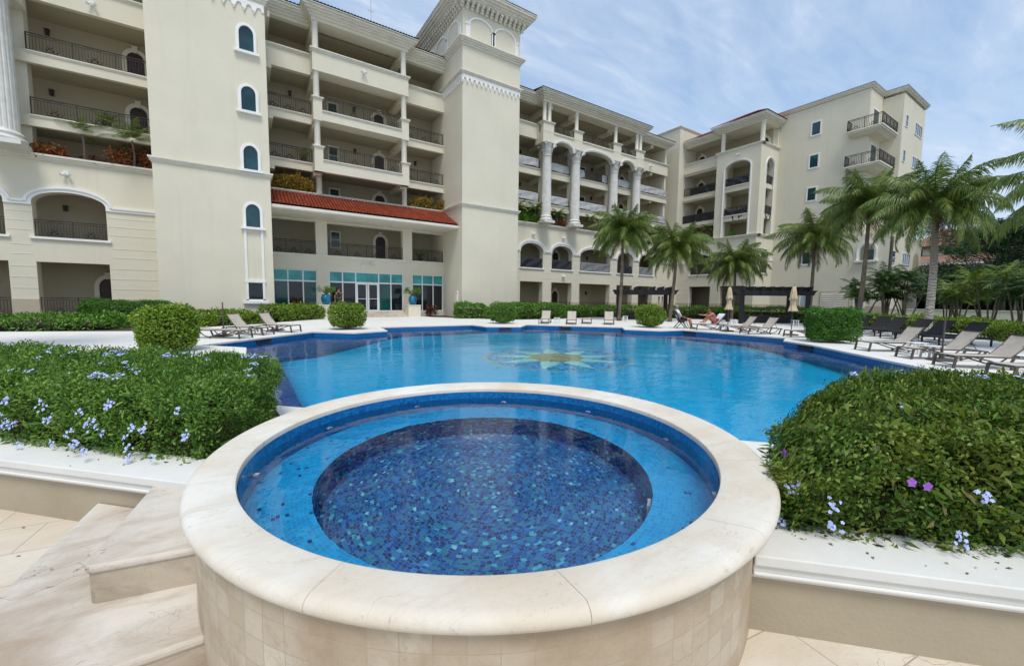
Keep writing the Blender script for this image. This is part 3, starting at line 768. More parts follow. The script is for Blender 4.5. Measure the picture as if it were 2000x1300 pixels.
# ---------------- main tower
XA, XB, TY0 = 14.5, 19.76, 29.32
tw = MB(); tw.box(XA, XB, TY0, 36.6, 0, 21.0); tw.box(XA+.02, XB-.02, TY0+.02, 36.6, 21.0, 23.6); part(tw, 'wall', 'stucco')
cn = MB(); ring_cornice(cn, XA, XB, TY0, 36.6, 8.93, ((.09,.16),(.10,.10),(.08,.05)))
ring_cornice(cn, XA, XB, TY0, 34.0, 18.74, ((.08,.20),(.10,.14),(.10,.07)))
ring_cornice(cn, XA, XB, TY0, 36.6, 21.08, ((.09,.36),(.12,.28),(.12,.18),(.14,.08)))
ring_cornice(cn, XA, XB, TY0, 36.6, 24.30, ((.05,.98),(.16,.92),(.16,.78),(.14,.62),(.10,.48)))
part(cn, 'ledge', 'trim_cream')
TW = TX(TY0); TL = TY(XA)
corbels(TW, XA, XB, 18.46, 13); corbels(TL, TY0, 33.4, 18.46, 11)
dn = MB()
for i in range(14):
    a = XA-.1+i*(XB-XA+.2)/13
    for (o, z0, z1) in ((.42,23.50,23.72),(.28,23.34,23.52),(.14,23.18,23.36)): dn.box(a-.11, a+.11, -o, .0, z0, z1, TW)
for i in range(1, 19):
    a = TY0+i*.40
    for (o, z0, z1) in ((.42,23.50,23.72),(.28,23.34,23.52),(.14,23.18,23.36)): dn.box(a-.11, a+.11, -o, .0, z0, z1, TL)
dn.box(XA-.46, XB+.46, TY0-.46, 37.0, 23.70, 23.76)
part(dn, 'dentils', 'trim_cream')
am = MB()
for T, spans in ((TX(TY0+.02), ((15.12,17.02),(17.36,19.2))), (TY(XA+.02), ((29.95,32.0),(32.3,34.3),(34.6,36.4)))):
    for a0, a1 in spans:
        i = [(a0,21.05)]+arch(a0,a1,22.2,22.80,16)+[(a1,21.05)]; o = [(a0-.1,21.05)]+arch(a0-.1,a1+.1,22.2,22.92,16)+[(a1+.1,21.05)]
        am.strip(i, o, -.09, .02, T)
        for q in (a0-.19, a1+.19): am.box(q-.15, q+.15, -.055, .0, 21.05, 22.15, T); am.box(q-.18, q+.18, -.10, .0, 22.15, 22.26, T)
part(am, 'arch_moulding', 'trim_white')
ap = (17.13, 33.0, 26.6); E = .95
for q in ([(XA-E,TY0-E),(XB+E,TY0-E)], [(XB+E,TY0-E),(XB+E,36.6+E)], [(XB+E,36.6+E),(XA-E,36.6+E)], [(XA-E,36.6+E),(XA-E,TY0-E)]):
    tiled('roof', [(*q[0],24.32),(*q[1],24.32),ap,ap], 'tile_dark')
pq = MB(); pq.box(30.0,30.42,-.05,.02,1.05,1.95,TL); pq.strip([(a,1.9) for a,z in arch(30.05,30.37,1.93,2.10,8)], arch(30.05,30.37,1.93,2.10,8), -.05, .02, TL)
pq.box(30.06,30.36,-.07,-.04,1.15,1.80,TL); part(pq, 'plaque', 'trim_white')

# ---------------- wing
XW0, XW1 = 19.76, 44.3
AR = [(22.5,25.25),(26.37,29.12),(30.21,34.85),(35.95,38.6),(39.7,42.28)]
ww = MB(); OP = []
for a0, a1 in AR: OP += [(a0,a1,.3,3.25,3.25),(a0,a1,4.6,6.22,7.0)]
OP += [(43.5,43.85,.7,2.05,2.05),(44.2,44.55,.7,2.05,2.05)]
wall(ww, TM, XW0, 46.6, 0, 8.6, .62, OP)
tr = MB()
for a0, a1 in AR:
    arch_trim(tr, TM, a0, a1, 6.22, 7.0, .26, .07); tr.box(a0-.26, a0, -.07, .02, 6.10, 6.24, TM); tr.box(a1, a1+.26, -.07, .02, 6.10, 6.24, TM)
    tr.box(a0-.12, a1+.12, -.11, .02, 4.48, 4.6, TM)
ed = [XW0]+[x for a in AR for x in (a[0]-.26, a[1]+.26)]+[46.6]
for a0, a1 in zip(ed[::2], ed[1::2]): tr.box(a0, a1, -.07, .02, 6.10, 6.24, TM); tr.box(a0, a1, -.12, .02, 6.20, 6.30, TM)
part(tr, 'arch_moulding', 'trim_white')
gr = MB(); sp = [(a[1]+.03, b[0]-.03) for a, b in zip(AR, AR[1:])]+[(XW0,AR[0][0]-.03),(AR[-1][1]+.03,46.55)]
grooves(gr, TM, sp, [5.65,5.15,4.85,4.15,3.6]); grooves(gr, TM, [(a,b) for a,b in sp[:-1]], [2.95,2.4,1.8]); grooves(gr, TM, [(44.6,46.55)], [2.95,2.4,1.8])
grooved(ww, gr)
pl = MB(); wall(pl, TX(Y-.03), XW0, 46.6, 0, 1.25, .03, [(a0,a1,.3,1.25,1.25) for a0,a1 in AR]); part(pl, 'plinth', 'stucco_base')
cn = MB(); cornice(cn, TM, XW0, 46.6, 8.92, ((.10,.22),(.12,.14),(.10,.07)), depth=.6); part(cn, 'ledge', 'trim_cream')
for a0, a1 in AR:
    railing('railing', (a0,Y+.2), (a1,Y+.2), 4.6, .92); railing('railing', (a0,Y+.2), (a1,Y+.2), .3, .95)
CX = [25.0,28.72,34.25,37.95]
for c in CX: giant_column(c, 32.25, 8.92, 16.5, .47)
up = MB()
for z0, z1 in ((10.36,10.92),(13.5,14.14)): up.box(XW0, XW1, 0, .28, z0, z1, TM)
for x0, x1 in ((XW0,24.1),(38.42,XW1)):
    up.box(x0, x1, -.15 if x0 < 30 else 0, .2, 16.8, 18.0, TM); up.box(x0, x1, -.15 if x0 < 30 else 0, .2, 20.0, 20.3, TM)
for c in CX: up.box(c-.15, c+.75, .02, .5, 8.9, 16.8, TM)
for x in (20.9,25.3,29.0,34.5,38.2,41.5):
    for zt in (10.46,13.70,16.92,20.08): up.box(x-.2, x+.2, 33.1, BACK, zt-.42, zt)
PW = 31.72; TPW = TX(PW); XL, XR = 24.1, 38.42
SP = [(25.45,27.85),(29.15,33.42),(34.72,36.95)]
# arcade wall of the sixth floor, arches cut in from below
a_ops = [(a0,a1,16.0-.9,16.0,16.66) for a0,a1 in SP]
xs = [XL]+[x for s_ in SP for x in s_]+[XR]
for a0, a1 in SP:
    pts = arch(a0, a1, 15.95, 16.66, 18); up.strip([(a,17.28) for a,z in pts], pts, 0, .45, TPW)
for a0, a1 in zip(xs[::2], xs[1::2]): up.box(a0, a1, 0, .45, 16.3 if True else 0, 17.28, TPW)
for a0, a1 in ((XL,25.38),(27.97,29.06),(33.52,34.68),(37.1,XR)): up.box(a0, a1, -.015, .6, 17.28, 18.05, TPW)
up.box(XL, XL+.3, PW+.44, 33.0, 16.3, 18.05); up.box(XR-.3, XR, PW+.44, 33.0, 16.3, 18.05)
up.box(XL, XR, PW+.02, PW+.4, 20.0, 20.3); up.box(XL+.01, XR-.01, PW+.44, 33.2, 16.9, 17.24); up.box(XL+.01, XR-.01, PW+.3, 33.2, 20.06, 20.4)
for x in (25.3,28.5,34.1,37.9): up.box(x-.2, x+.2, PW+.4, 33.1, 19.66, 20.06)
up.box(XW1-.3, XW1, Y+.2, BACK, 0, 20.3)
part(up, 'wall', 'stucco')
tr = MB()
for a0, a1 in SP: arch_trim(tr, TPW, a0, a1, 15.95, 16.66, .16, .06)
part(tr, 'arch_moulding', 'trim_white')
cn = MB()
for x0, x1 in ((XW0,XW1),): 
    for z in (10.94,14.16): cornice(cn, TM, x0, x1, z, ((.06,.08),(.07,.04)))
cornice(cn, TX(Y-.15), XW0, XL, 18.15, ((.07,.14),(.08,.08),(.07,.03)), depth=.3); cornice(cn, TM, XR, XW1, 18.13, ((.07,.14),(.08,.08),(.07,.03)), depth=.3, r=1)
cornice(cn, TX(Y-.15), XW0, XL, 20.72, EAVE, depth=.5); cornice(cn, TM, XR, XW1, 20.72, EAVE, depth=.5, r=1)
z = 20.80
for dz, o in EAVE: cn.box(XL-o, XR+o, PW-o, Y+.4, z-dz, z); z -= dz
for a0, a1 in ((XL,25.38),(27.97,29.06),(33.52,34.68),(37.1,XR)):
    for dz, o, q in ((.06,.12,0),(.07,.07,.06),(.07,.03,.13)): cn.box(a0-o, a1+o, PW-o-.015, PW+.6+o, 18.22-q-dz, 18.22-q)
for a0, a1 in ((25.38,27.97),(29.06,33.52),(34.68,37.1)): cn.box(a0, a1, PW-.09, PW+.46, 17.25, 17.36)
part(cn, 'ledge', 'trim_cream')
for x in (24.42,25.0,28.45,34.05,37.45,38.05): rcol(x, PW+.28, 18.22, 20.0, .19)
for a0, a1 in ((25.4,27.95),(29.08,33.5),(34.7,37.08)): railing('railing', (a0,PW+.1), (a1,PW+.1), 17.36, .82)
segs = [(XW0,24.6),(25.5,28.5),(29.2,34.0),(34.8,37.7),(38.4,XW1-.05)]
for z in (10.94,14.16):
    for a0, a1 in segs: railing('railing', (a0,Y+.05), (a1,Y+.05), z, .92)
roofplane(XW0, XL-.62, Y-.78, 20.75, 6, 1.0); roofplane(XL-.64, XR+.64, PW-.64, 20.82, 7, 1.1); roofplane(XR+.64, XW1+.6, Y-.63, 20.75, 6, 1.0)
lamp(TM, 23.95, 7.95); lamp(TM, 27.8, 7.9); lamp(TM, 27.9, 3.98); lamp(TM, 41.0, 17.5)
for z in (10.95,14.2,17.25): 
    door_arch(TB, 27.0, 27.8, z, z+1.75, z+2.2); door_arch(TB, 38.4, 39.2, z, z+1.75, z+2.2)
    win_rect(TB, 32.0, 32.8, z+.8, z+2.1, .1, frame='trim_cream')
for z in (.25,4.45):
    door_arch(TB, 28.35, 29.15, z, z+1.75, z+2.2); door_arch(TB, 41.2, 42.2, z, z+1.9, z+2.35); win_rect(TB, 31.6, 32.4, z+.3, z+2.1, .1, gmat='glass_green')

# ---------------- corner stair tower
kw = MB(); kw.box(46.1, 47.3, 32.6, 42, 0, 22.95); kw.box(47.3, 60, 32.6, 42, 0, 22.93)
part(kw, 'wall', 'stucco')
cn = MB(); z = 23.1
for dz, o in ((.08,.14),(.12,.08)): cn.box(46.1-o, 60, 32.6-o, 42, z-dz, z); z -= dz
part(cn, 'ledge', 'trim_cream')

# ---------------- right building (faces -X)
XR0 = 46.6; TR = TY(XR0); TS = TY(47.3); YC = 23.05
rw = MB(); RO = []
RA = [(28.0,30.75),(24.05,26.83)]
for a0, a1 in RA: RO += [(a0,a1,.3,3.3,3.3),(a0,a1,4.75,6.3,7.1)]
rl = MB(); wall(rl, TR, YC, 32.9, 0, 8.6, .62, RO)
T3 = TX(YC)
wall(rw, T3, XR0+.62, 50.4, 0, 8.6, .5, [(47.8,49.35,4.75,6.4,7.1)])
# projecting tower upper: big arch openings
wall(rw, TR, YC, 27.95, 8.8, 18.35, .55, [(24.1,26.87,8.9,16.35,17.1)])
wall(rw, T3, XR0+.55, 50.4, 8.8, 18.35, .5, [(47.85,49.5,8.9,16.3,17.1)])
rw.box(XR0+.55, 50.4, 27.65, 27.95, 8.8, 18.35)
for zt in (14.45,11.2):
    rw.box(24.1, 26.87, .05, .5, zt-.55, zt, TR); rw.box(47.85, 49.5, .05, .45, zt-.5, zt, T3)
rw.box(XR0+.02, 50.4, YC+.02, 27.9, 20.62, 20.8); rw.box(50.1, 50.4, YC+.02, YC+.6, 18.35, 20.7)
for zt in (4.4,8.1,11.1,14.35,17.6): rw.box(XR0+.5, 50.2, YC+.45, 32.5, zt-.3, zt-.02)
rw.box(49.9, 50.3, YC+.4, 32.6, 0, 20.7)
# left part with slabs
rw.box(27.95, 32.6, 0, .28, 17.1, 18.5, TS); rw.box(27.95, 32.6, 0, .28, 13.9, 14.55, TS); rw.box(27.95, 32.6, 0, .28, 10.6, 11.2, TS); rw.box(27.95, 32.6, 0, .28, 20.5, 20.8, TS)
rw.box(47.2, 50.2, 27.95, 32.6, 20.6, 20.8)
rw.box(XR0+.3, 50.2, 27.9, 32.6, 8.3, 8.6)
part(rw, 'wall', 'stucco')
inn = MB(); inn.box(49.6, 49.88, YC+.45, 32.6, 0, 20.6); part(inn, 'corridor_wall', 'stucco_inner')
cn = MB(); cornice(cn, TR, YC, 32.9, 8.92, ((.10,.18),(.12,.12),(.10,.06)), l=1, depth=.6); cornice(cn, T3, XR0-.0, 50.4, 8.93, ((.10,.18),(.12,.12),(.10,.06)), depth=.5)
cornice(cn, TR, YC, 27.95, 18.55, ((.08,.16),(.10,.10),(.08,.05)), l=1, r=1, depth=.6); cornice(cn, T3, XR0, 50.4, 18.555, ((.08,.16),(.10,.10),(.08,.05)), depth=.6)
cornice(cn, TS, 27.95, 32.6, 18.62, ((.07,.14),(.08,.08),(.07,.03)), depth=.3)
for zt in (14.6,11.25): cornice(cn, TS, 27.95, 32.6, zt, ((.06,.08),(.07,.04)))
cornice(cn, TS, 27.95, 32.6, 21.2, EAVE, depth=.5)
z = 21.35
for dz, o in EAVE: cn.box(XR0-o, 50.4, YC-o, 27.95+o, z-dz, z); z -= dz
cn.box(24.0, 26.95, -.05, .45, 14.42, 14.52, TR); cn.box(24.0,26.95,-.05,.45,11.17,11.27,TR)
part(cn, 'ledge', 'trim_cream')
tr = MB(); arch_trim(tr, TR, 24.1, 26.87, 16.35, 17.1, .14, .06, foot=8.93); arch_trim(tr, T3, 47.85, 49.5, 16.3, 17.1, .14, .06, foot=8.93)
for a0, a1 in RA: arch_trim(tr, TR, a0, a1, 6.3, 7.1, .24, .07); tr.box(a0-.12, a1+.12, -.11, .02, 4.63, 4.75, TR)
arch_trim(tr, T3, 47.8, 49.35, 6.4, 7.1, .24, .07); tr.box(47.7, 49.45, -.11, .02, 4.63, 4.75, T3)
for a0, a1 in ((30.99,32.9),(27.07,27.76),(YC,23.81)): tr.box(a0, a1, -.07, .02, 6.15, 6.32, TR)
tr.box(XR0-.05, 47.56, -.07, .02, 6.15, 6.32, T3); tr.box(49.6, 50.4, -.07, .02, 6.15, 6.32, T3)
part(tr, 'arch_moulding', 'trim_white')
gr = MB(); grooves(gr, TR, [(30.8,32.85),(26.88,27.95),(YC,24.0)], [5.65,5.15,4.85,4.15,3.6,2.95,2.4,1.8]); grooved(rl, gr)
pl = MB(); wall(pl, TY(XR0-.03), YC-.03, 32.87, 0, 1.28, .03, [(a0,a1,.3,1.28,1.28) for a0,a1 in RA]); pl.box(XR0, 50.4, YC-.03, YC, 0, 1.28); part(pl, 'plinth', 'stucco_base')
for a0, a1 in RA: railing('railing', (XR0+.2,a0), (XR0+.2,a1), 4.75, .92); railing('railing', (XR0+.2,a0), (XR0+.2,a1), .3, .95)
for z in (14.52,11.27): railing('railing', (XR0+.2,24.1), (XR0+.2,26.87), z, .92); railing('railing', (47.9,YC+.2), (49.5,YC+.2), z-.05, .92)
railing('railing', (47.8,YC+.2), (49.35,YC+.2), 4.75, .92)
for z in (14.62,11.27): railing('railing', (47.36,28.0), (47.36,32.55), z, .95)
for y in (27.45, 23.15): 
    rcol(XR0+.30, y, 18.55, 20.72, .23)
T4 = TY(49.6)
for z in (11.2,14.4,17.65): door_arch(T4, 31.3, 32.1, z, z+1.75, z+2.2); door_arch(T4, 23.8, 24.6, z, z+1.75, z+2.2)
lamp(TR, 25.5, 17.9)
# hip roof of red tiles
tiled('tile_roof', [(XR0-.64,YC-.64,21.38),(XR0-.64,27.95+.64,21.38),(49.2,26.2,22.95),(49.2,25.0,22.95)], 'tile_red')
tiled('tile_roof', [(50.4,YC-.64,21.38),(XR0-.64,YC-.64,21.38),(49.2,25.0,22.95),(50.4,25.0,22.95)], 'tile_red')
tiled('tile_roof', [(47.3-.64,28.6,21.22),(47.3-.64,32.5,21.22),(49.6,31.6,22.6),(49.6,28.0,22.6)], 'tile_red')

# long side block
XS = 50.4; TZ = TY(XS)
sb = MB(); wall(sb, TZ, 15.25, YC, 8.2, 21.85, .4, [])
wall(sb, TZ, 12.95, YC+.3, 0, 8.2, .55, [(14.02,15.14,5.65,6.5,7.17)])
sb.box(XS+.4, 53.73, 15.25, 15.65, 8.2, 21.85); sb.box(53.73, 60.7, 13.65, 15.9, 8.2, 21.65); sb.box(XS+.55, 60.5, 12.95, 13.4, 0, 8.2)
sb.box(51.2, 60, 13.4, 22.6, 8.0, 8.19); sb.box(XS+.5, 60, 22.6, 23.3, 8.2, 21.8); sb.box(60.2, 60.69, 15.9, 22, 0, 21.6)
sb.box(XS+.4, 60, 15.7, 22.6, 21.3, 21.6)
sb.box(51.3, 51.5, 13.4, 16, 5, 7.9)
part(sb, 'wall', 'stucco')
cn = MB(); z = 22.2
for dz, o in ((.06,.26),(.12,.20),(.14,.10)):
    cn.box(XS-o, 53.9, 15.25-o, 23.3, z-dz, z); cn.box(53.73-o, 60.7+o, 13.65-o, 16.0, z-.004-dz, z-.004); z -= dz
part(cn, 'ledge', 'trim_cream')
rf = MB(); rf.box(XS-.28, 53.9, 15.25-.28, 23.3, 22.2, 22.26); rf.box(53.73-.28, 60.98, 13.65-.28, 16, 22.196, 22.256); part(rf, 'roof_edge', 'canopy_grey')
pl = MB(); pl.box(XS-.03, XS, 12.92, YC, 0, 1.25); part(pl, 'plinth', 'stucco_base')
for z0, z1 in ((18.92,20.15),(15.62,16.85),(12.25,13.50)): win_rect(TZ, 19.22, 19.95, z0, z1, .13, split=False)
win_rect(TZ, 19.33, 20.0, 5.62, 6.82, .13, split=False, gmat='glass_teal')
fr = MB(); arch_trim(fr, TZ, 14.02, 15.14, 6.5, 7.17, .2, .07, foot=5.65); fr.box(13.7, 15.45, -.28, .02, 5.5, 5.65, TZ); fr.box(13.8, 15.35, -.18, .02, 5.4, 5.5, TZ)
o = part(fr, 'window', 'trim_white'); part(MB().box(51.32-XS-.12, 51.32-XS-.08, 14.1, 14.9, 5.7, 6.75, lambda a, b, z: (XS+a, b, z)), 'pane', 'glass_green', o)
# louvred service doors
lv = MB(); lv.box(15.75, 18.1, -.05, .02, .1, 2.62, TZ)
for j in range(2):
    b0 = 17.0+.05 if j else 15.85
    for k in range(9): lv.hexa([TZ(b0,-.052,.5+k*.22),TZ(b0+.9,-.052,.5+k*.22),TZ(b0+.9,0,.5+k*.22),TZ(b0,0,.5+k*.22),TZ(b0,-.08,.58+k*.22),TZ(b0+.9,-.08,.58+k*.22),TZ(b0+.9,0,.68+k*.22),TZ(b0,0,.68+k*.22)])
lv.box(16.90,16.94,-.07,-.04,.1,2.6,TZ); part(lv, 'service_door', 'trim_cream')
lf = MB(); lf.strip([(15.72,.1),(15.72,2.64),(18.13,2.64),(18.13,.1)], [(15.66,.1),(15.66,2.70),(18.19,2.70),(18.19,.1)], -.04, .02, TZ); part(lf, 'door_surround', 'stucco_base')
o = win_rect(TZ, 14.55, 15.22, .2, 2.55, .14, gmat='glass_pale', split=False)
o = win_rect(TZ, 19.3, 19.95, .3, 2.65, .10, gmat='glass_pale', split=False)
T5 = TX(15.25)
for z in (17.95,14.65):
    win_rect(T5, 51.3, 52.75, z+.1, z+2.2, .12, split=False); 
T6 = TX(13.65)
for z in (18.8,15.5): win_rect(T6, 54.5, 55.2, z, z+1.0, .06, frame='white_frame'); win_rect(T6, 57.6, 59.9, z-.05, z+1.0, .07, frame='white_frame', split=False)
mu = MB()
for z in (18.8,15.5):
    for q in (58.15,58.75,59.35): mu.box(q-.04, q+.04, -.05, 0, z-.05, z+1.0, T6)
T7 = TX(12.95)
for q in (54.9,55.5,56.1): mu.box(q-.04, q+.04, -.05, 0, 5.42, 6.45, T7)
part(mu, 'mullions', 'white_frame')
win_rect(T7, 51.25, 52.1, 5.4, 6.45, .06, frame='white_frame'); win_rect(T7, 54.3, 56.7, 5.42, 6.45, .07, frame='white_frame', split=False)
dr = MB(); A_ = arch(57.9,59.7,6.0,6.75,12); dr.strip([(a,3.4) for a,z in A_], A_, -.015, .01, T7); part(dr, 'arched_recess', 'stucco_inner')
# drain pipe at the corner
dp = MB(); dp.box(XS+.02, XS+.5, 12.80, 12.95, 4.6, 7.75); part(dp, 'drain_pipe', 'frame_brown')
# corner balconies
for z in (18.0, 14.68):
    b = MB(); b.box(49.42, 53.72, 13.92, 16.70, z-.12, z); b.box(49.52, 53.72, 14.02, 16.62, z-.26, z-.12)
    b.hexa([(50.0,14.5,z-.48),(53.72,14.5,z-.48),(53.72,16.4,z-.48),(50.0,16.4,z-.48),(49.62,14.12,z-.26),(53.72,14.12,z-.26),(53.72,16.55,z-.26),(49.62,16.55,z-.26)])
    o = part(b, 'balcony', 'trim_cream')
    railing('railing', (49.5,14.0), (53.7,14.0), z, 1.0, 4, o); railing('railing', (49.5,16.6), (49.5,14.0), z, 1.0, 2, o); railing('railing', (49.5,16.6), (50.38,16.6), z, 1.0, 1, o)

def sconce(T, a, z):
    m = MB(); m.box(a-.05, a+.05, -.04, .02, z-.08, z+.10, T); m.box(a-.085, a+.085, -.17, -.04, z-.17, z+.12, T); m.box(a-.11, a+.11, -.20, -.02, z+.12, z+.16, T)
    return part(m, 'wall_lantern', 'iron')
for a, z in ((-8.8,13.0),(-8.8,16.3),(-8.6,6.5),(7.9,13.1),(7.9,16.3),(3.4,16.3),(12.9,13.1),(23.9,6.3),(33.4,6.3),(33.4,2.3),(23.9,13.1),(23.9,16.3),(33.8,13.1),(33.8,16.3),(41.2,13.1),(41.2,16.3)): sconce(TB, a, z)
# ================================================================ pool, decks, spa
s2 = math.sqrt(.5)
def UV(u, v): return ((u+v)*s2, (v-u)*s2)
SC = (1.48, 2.57)
POOL = [UV(-4.66,4.66), UV(4.66,4.66), (10.85,0.0), (16.96,6.21), (17.74,7.47), (19.27,8.04), (19.20,12.96), (17.60,13.1), (16.71,14.61),
        (17.81,15.79), (14.04,19.77), (12.70,18.44), (10.96,19.17), (10.92,20.85), (5.69,20.85), (5.40,18.54), (3.86,17.96),
        (2.47,19.26), (-1.15,15.30), (0.0,14.04)]
def inset(poly, d):
    n = len(poly); out = []
    for i in range(n):
        p0, p1, p2 = Vector(poly[i-1]), Vector(poly[i]), Vector(poly[(i+1) % n])
        a = (p1-p0).normalized(); b = (p2-p1).normalized(); na = Vector((-a.y, a.x)); nb = Vector((-b.y, b.x))
        m = (na+nb); k = d/max(.35, (m.dot(na)))
        out.append(tuple(p1+m*k))
    return out
def sheet(name, outer, holes, z, mat, parent=None, kind=None):
    loops = [[Vector((x,y,0)) for x,y in outer]]+[[Vector((x,y,0)) for x,y in h] for h in holes]
    tri = tessellate_polygon(loops); pts = [p for l in loops for p in l]
    mb = MB(); mb.add([(p.x,p.y,z) for p in pts], [tuple(t) for t in tri])
    o = mb.build(name, mat, parent, world=parent is not None, fix=False)
    me = o.data
    for p in me.polygons:
        if p.normal.z < 0: p.flip()
    if kind: tag(o, kind=kind)
    return o
circ = [(SC[0]+1.72*cos(2*pi*i/48), SC[1]+1.72*sin(2*pi*i/48)) for i in range(48)]
_cu, _cv = (SC[0]-SC[1])*s2, (SC[0]+SC[1])*s2
_h = math.sqrt(1.67**2-(3.0-_cv)**2); _a0 = math.atan2(3.0-_cv, _h)
ARCD = [UV(_cu+1.67*cos(pi-_a0+(2*_a0-pi)*k/24), _cv+1.67*sin(pi-_a0+(2*_a0-pi)*k/24)) for k in range(25)]
EDGE = [(33,-3),(26,1.2),(31,4.5),(34,10),(34,17),(29,24.6),(24.7,25.9),(20.2,24.6),(16.5,24.8),(15,27),(12.4,30.5),(12.4,32.6),(4.4,32.6),(4.4,30.9),(.84,25.7),(-3.9,22.4),(-7.8,23.9),(-18,23.6)]
DECK = [UV(-28,3.0)]+ARCD+[UV(60,3.0),(60,-20)]+EDGE
sheet('ground', [(-500,-500),(700,-500),(700,700),(-500,700)], [[(-62,-95),(62,-95),(60,-20)]+EDGE+[(-62,23)]], -.03, 'soil', kind='structure')
sheet('pool_deck', DECK, [POOL], 0, 'deck', kind='structure')
sheet('lawn', [(31,-3),(47,-8),(51.5,2),(51.8,12.4),(36,13),(34.3,10),(31.5,4.4),(26.6,1.2)], [], -.012, 'grass', kind='structure')
_cuv = (_cu, _cv)
def arcuv(a0, a1, r=1.705, n=20): return [(_cu+r*cos(a0+(a1-a0)*k/n), _cv+r*sin(a0+(a1-a0)*k/n)) for k in range(n+1)]
_b = math.asin((_cv-2.22)/1.705)
sheet('terrace', [UV(-30,2.22), UV(-30,-30), UV(30,-30), UV(30,2.22)]+[UV(*q) for q in arcuv(-_b, -pi+_b, n=30)], [], -.2, 'stone_floor', kind='structure')
o = bpy.data.objects['terrace']; me = o.data; ul = me.uv_layers.new(name='UVMap')
for lp in me.loops:
    p = me.vertices[lp.vertex_index].co; a = R(8); ul.data[lp.index].uv = ((p.x*cos(a)-p.y*sin(a)), (p.x*sin(a)+p.y*cos(a)))

def uvwall(name, poly, z0, z1, mat, parent, closed=True, flip=False):
    V = []; F = []; U = []; n = len(poly); s = 0
    for i in range(n if closed else n-1):
        a, b = poly[i], poly[(i+1) % n]; L = math.dist(a, b); k = len(V)
        V += [(*a,z0),(*b,z0),(*b,z1),(*a,z1)]; F.append((k,k+1,k+2,k+3)); U += [(s,z0),(s+L,z0),(s+L,z1),(s,z1)]; s += L
    me = bpy.data.meshes.new(name); me.from_pydata(V, [], F); ul = me.uv_layers.new(name='UVMap')
    for i, lp in enumerate(me.loops): ul.data[i].uv = U[lp.vertex_index]
    return link(name, me, mat, parent, False, True)

pool = empty('swimming_pool', (9,11,0), 0, 'large blue swimming pool with notched edge and a sunflower mosaic on its floor', 'pool')
WZ = -.19; FZ = -1.4; LZ = -.6
uvwall('tile_band', POOL, -1.6, -.035, 'pool_wall', pool)
IN = [(.75,6.0),(6.0,.75),(10.2,.75),(15.9,6.9),(17.1,8.6),(17.2,12.0),(15.8,13.9),(13.8,17.4),(10.2,18.5),(6.0,18.5),(1.9,13.7),(.75,13.2)]
sheet('bench_ledge', POOL, [IN], LZ, 'pool_ledge', pool)
uvwall('bench_riser', IN, FZ-.05, LZ, 'pool_ledge', pool)
sheet('floor_tiles', IN, [], FZ, 'pool_floor', pool)
# coping lip: thin rounded edge 3 cm proud of the tile band
cl = MB(); OUT = inset(POOL, -.28); INN = inset(POOL, .03)
n = len(POOL)
for i in range(n):
    j = (i+1) % n
    if i == 0: continue
    cl.hexa([(*OUT[i],-.05),(*INN[i],-.05),(*INN[j],-.05),(*OUT[j],-.05),(*OUT[i],.006),(*INN[i],.006),(*INN[j],.006),(*OUT[j],.006)])
cl.build('coping', 'coping_white', pool, world=True)
w = sheet('water', INN, [], WZ, 'water_pool', None, 'structure')
w['kind'] = 'structure'
# step lines across the shallow end
sl_ = MB()
for y in (14.35, 14.95): sl_.box(3.2, 15.6 if y < 14.5 else 15.1, y-.05, y+.05, FZ, FZ+.006)
o = sl_.build('step_edge_tiles', 'pool_ledge', pool, world=True)
# sunflower mosaic
FC = (8.5, 10.25)
def disc(r0, r1, n=72, sx=1):
    m = MB(); vs = []
    for i in range(n): t = 2*pi*i/n; vs += [(FC[0]+r0*cos(t),FC[1]+r0*sin(t),0),(FC[0]+r1*cos(t),FC[1]+r1*sin(t),0)]
    m.add(vs, [(2*i,2*i+1,(2*i+3)%(2*n),(2*i+2)%(2*n)) for i in range(n)]); return m
def pp(m, name, mat, z):
    m.v = [(x,y,z) for x,y,_ in m.v]; return m.build(name, mat, pool, world=True, fix=False)
pp(disc(.01, 2.28), 'mosaic_halo', 'halo_dots', FZ+.004)
pp(disc(2.28, 2.48), 'mosaic_ring', 'ring_gold', FZ+.0045)
m = MB()
for k in range(9):
    t = 2*pi*k/9+.35; d = Vector((cos(t),sin(t))); q = Vector((-sin(t),cos(t))); c = Vector(FC)
    P = [c+d*.45-q*.20, c+d*1.05-q*.30, c+d*1.6-q*.17, c+d*2.15, c+d*1.6+q*.17, c+d*1.05+q*.30, c+d*.45+q*.20]
    m.add([(p.x,p.y,0) for p in P], [tuple(range(7))])
pp(m, 'mosaic_petals', 'petal_teal', FZ+.008)
m = MB(); c = Vector(FC); vs = []
for i in range(36):
    t = 2*pi*i/36; rr = .86 if i % 4 else 1.02; vs.append((c.x+rr*cos(t), c.y+rr*sin(t), 0))
m.add(vs, [tuple(range(36))]); pp(m, 'mosaic_disc', 'disc_gold', FZ+.012)
# skimmer mouths
sk_ = []
for (x, y, dx, dy) in ((.58,17.15,.66,.75),(11.9,18.79,.93,-.39),(15.6,18.1,.69,-.72),(19.22,12.5,0,-1),(17.1,6.5,.5,.87)):
    m = MB(); L = Vector((dx,dy)).normalized()*.35; N = Vector((L.y,-L.x)).normalized()*.02
    for sgn in (1,): m.hexa([(x-L.x-N.x,y-L.y-N.y,-.17),(x+L.x-N.x,y+L.y-N.y,-.17),(x+L.x+N.x,y+L.y+N.y,-.17),(x-L.x+N.x,y-L.y+N.y,-.17),(x-L.x-N.x,y-L.y-N.y,-.06),(x+L.x-N.x,y+L.y-N.y,-.06),(x+L.x+N.x,y+L.y+N.y,-.06),(x-L.x+N.x,y-L.y+N.y,-.06)])
    m.build('skimmer', 'rubber', pool, world=True)

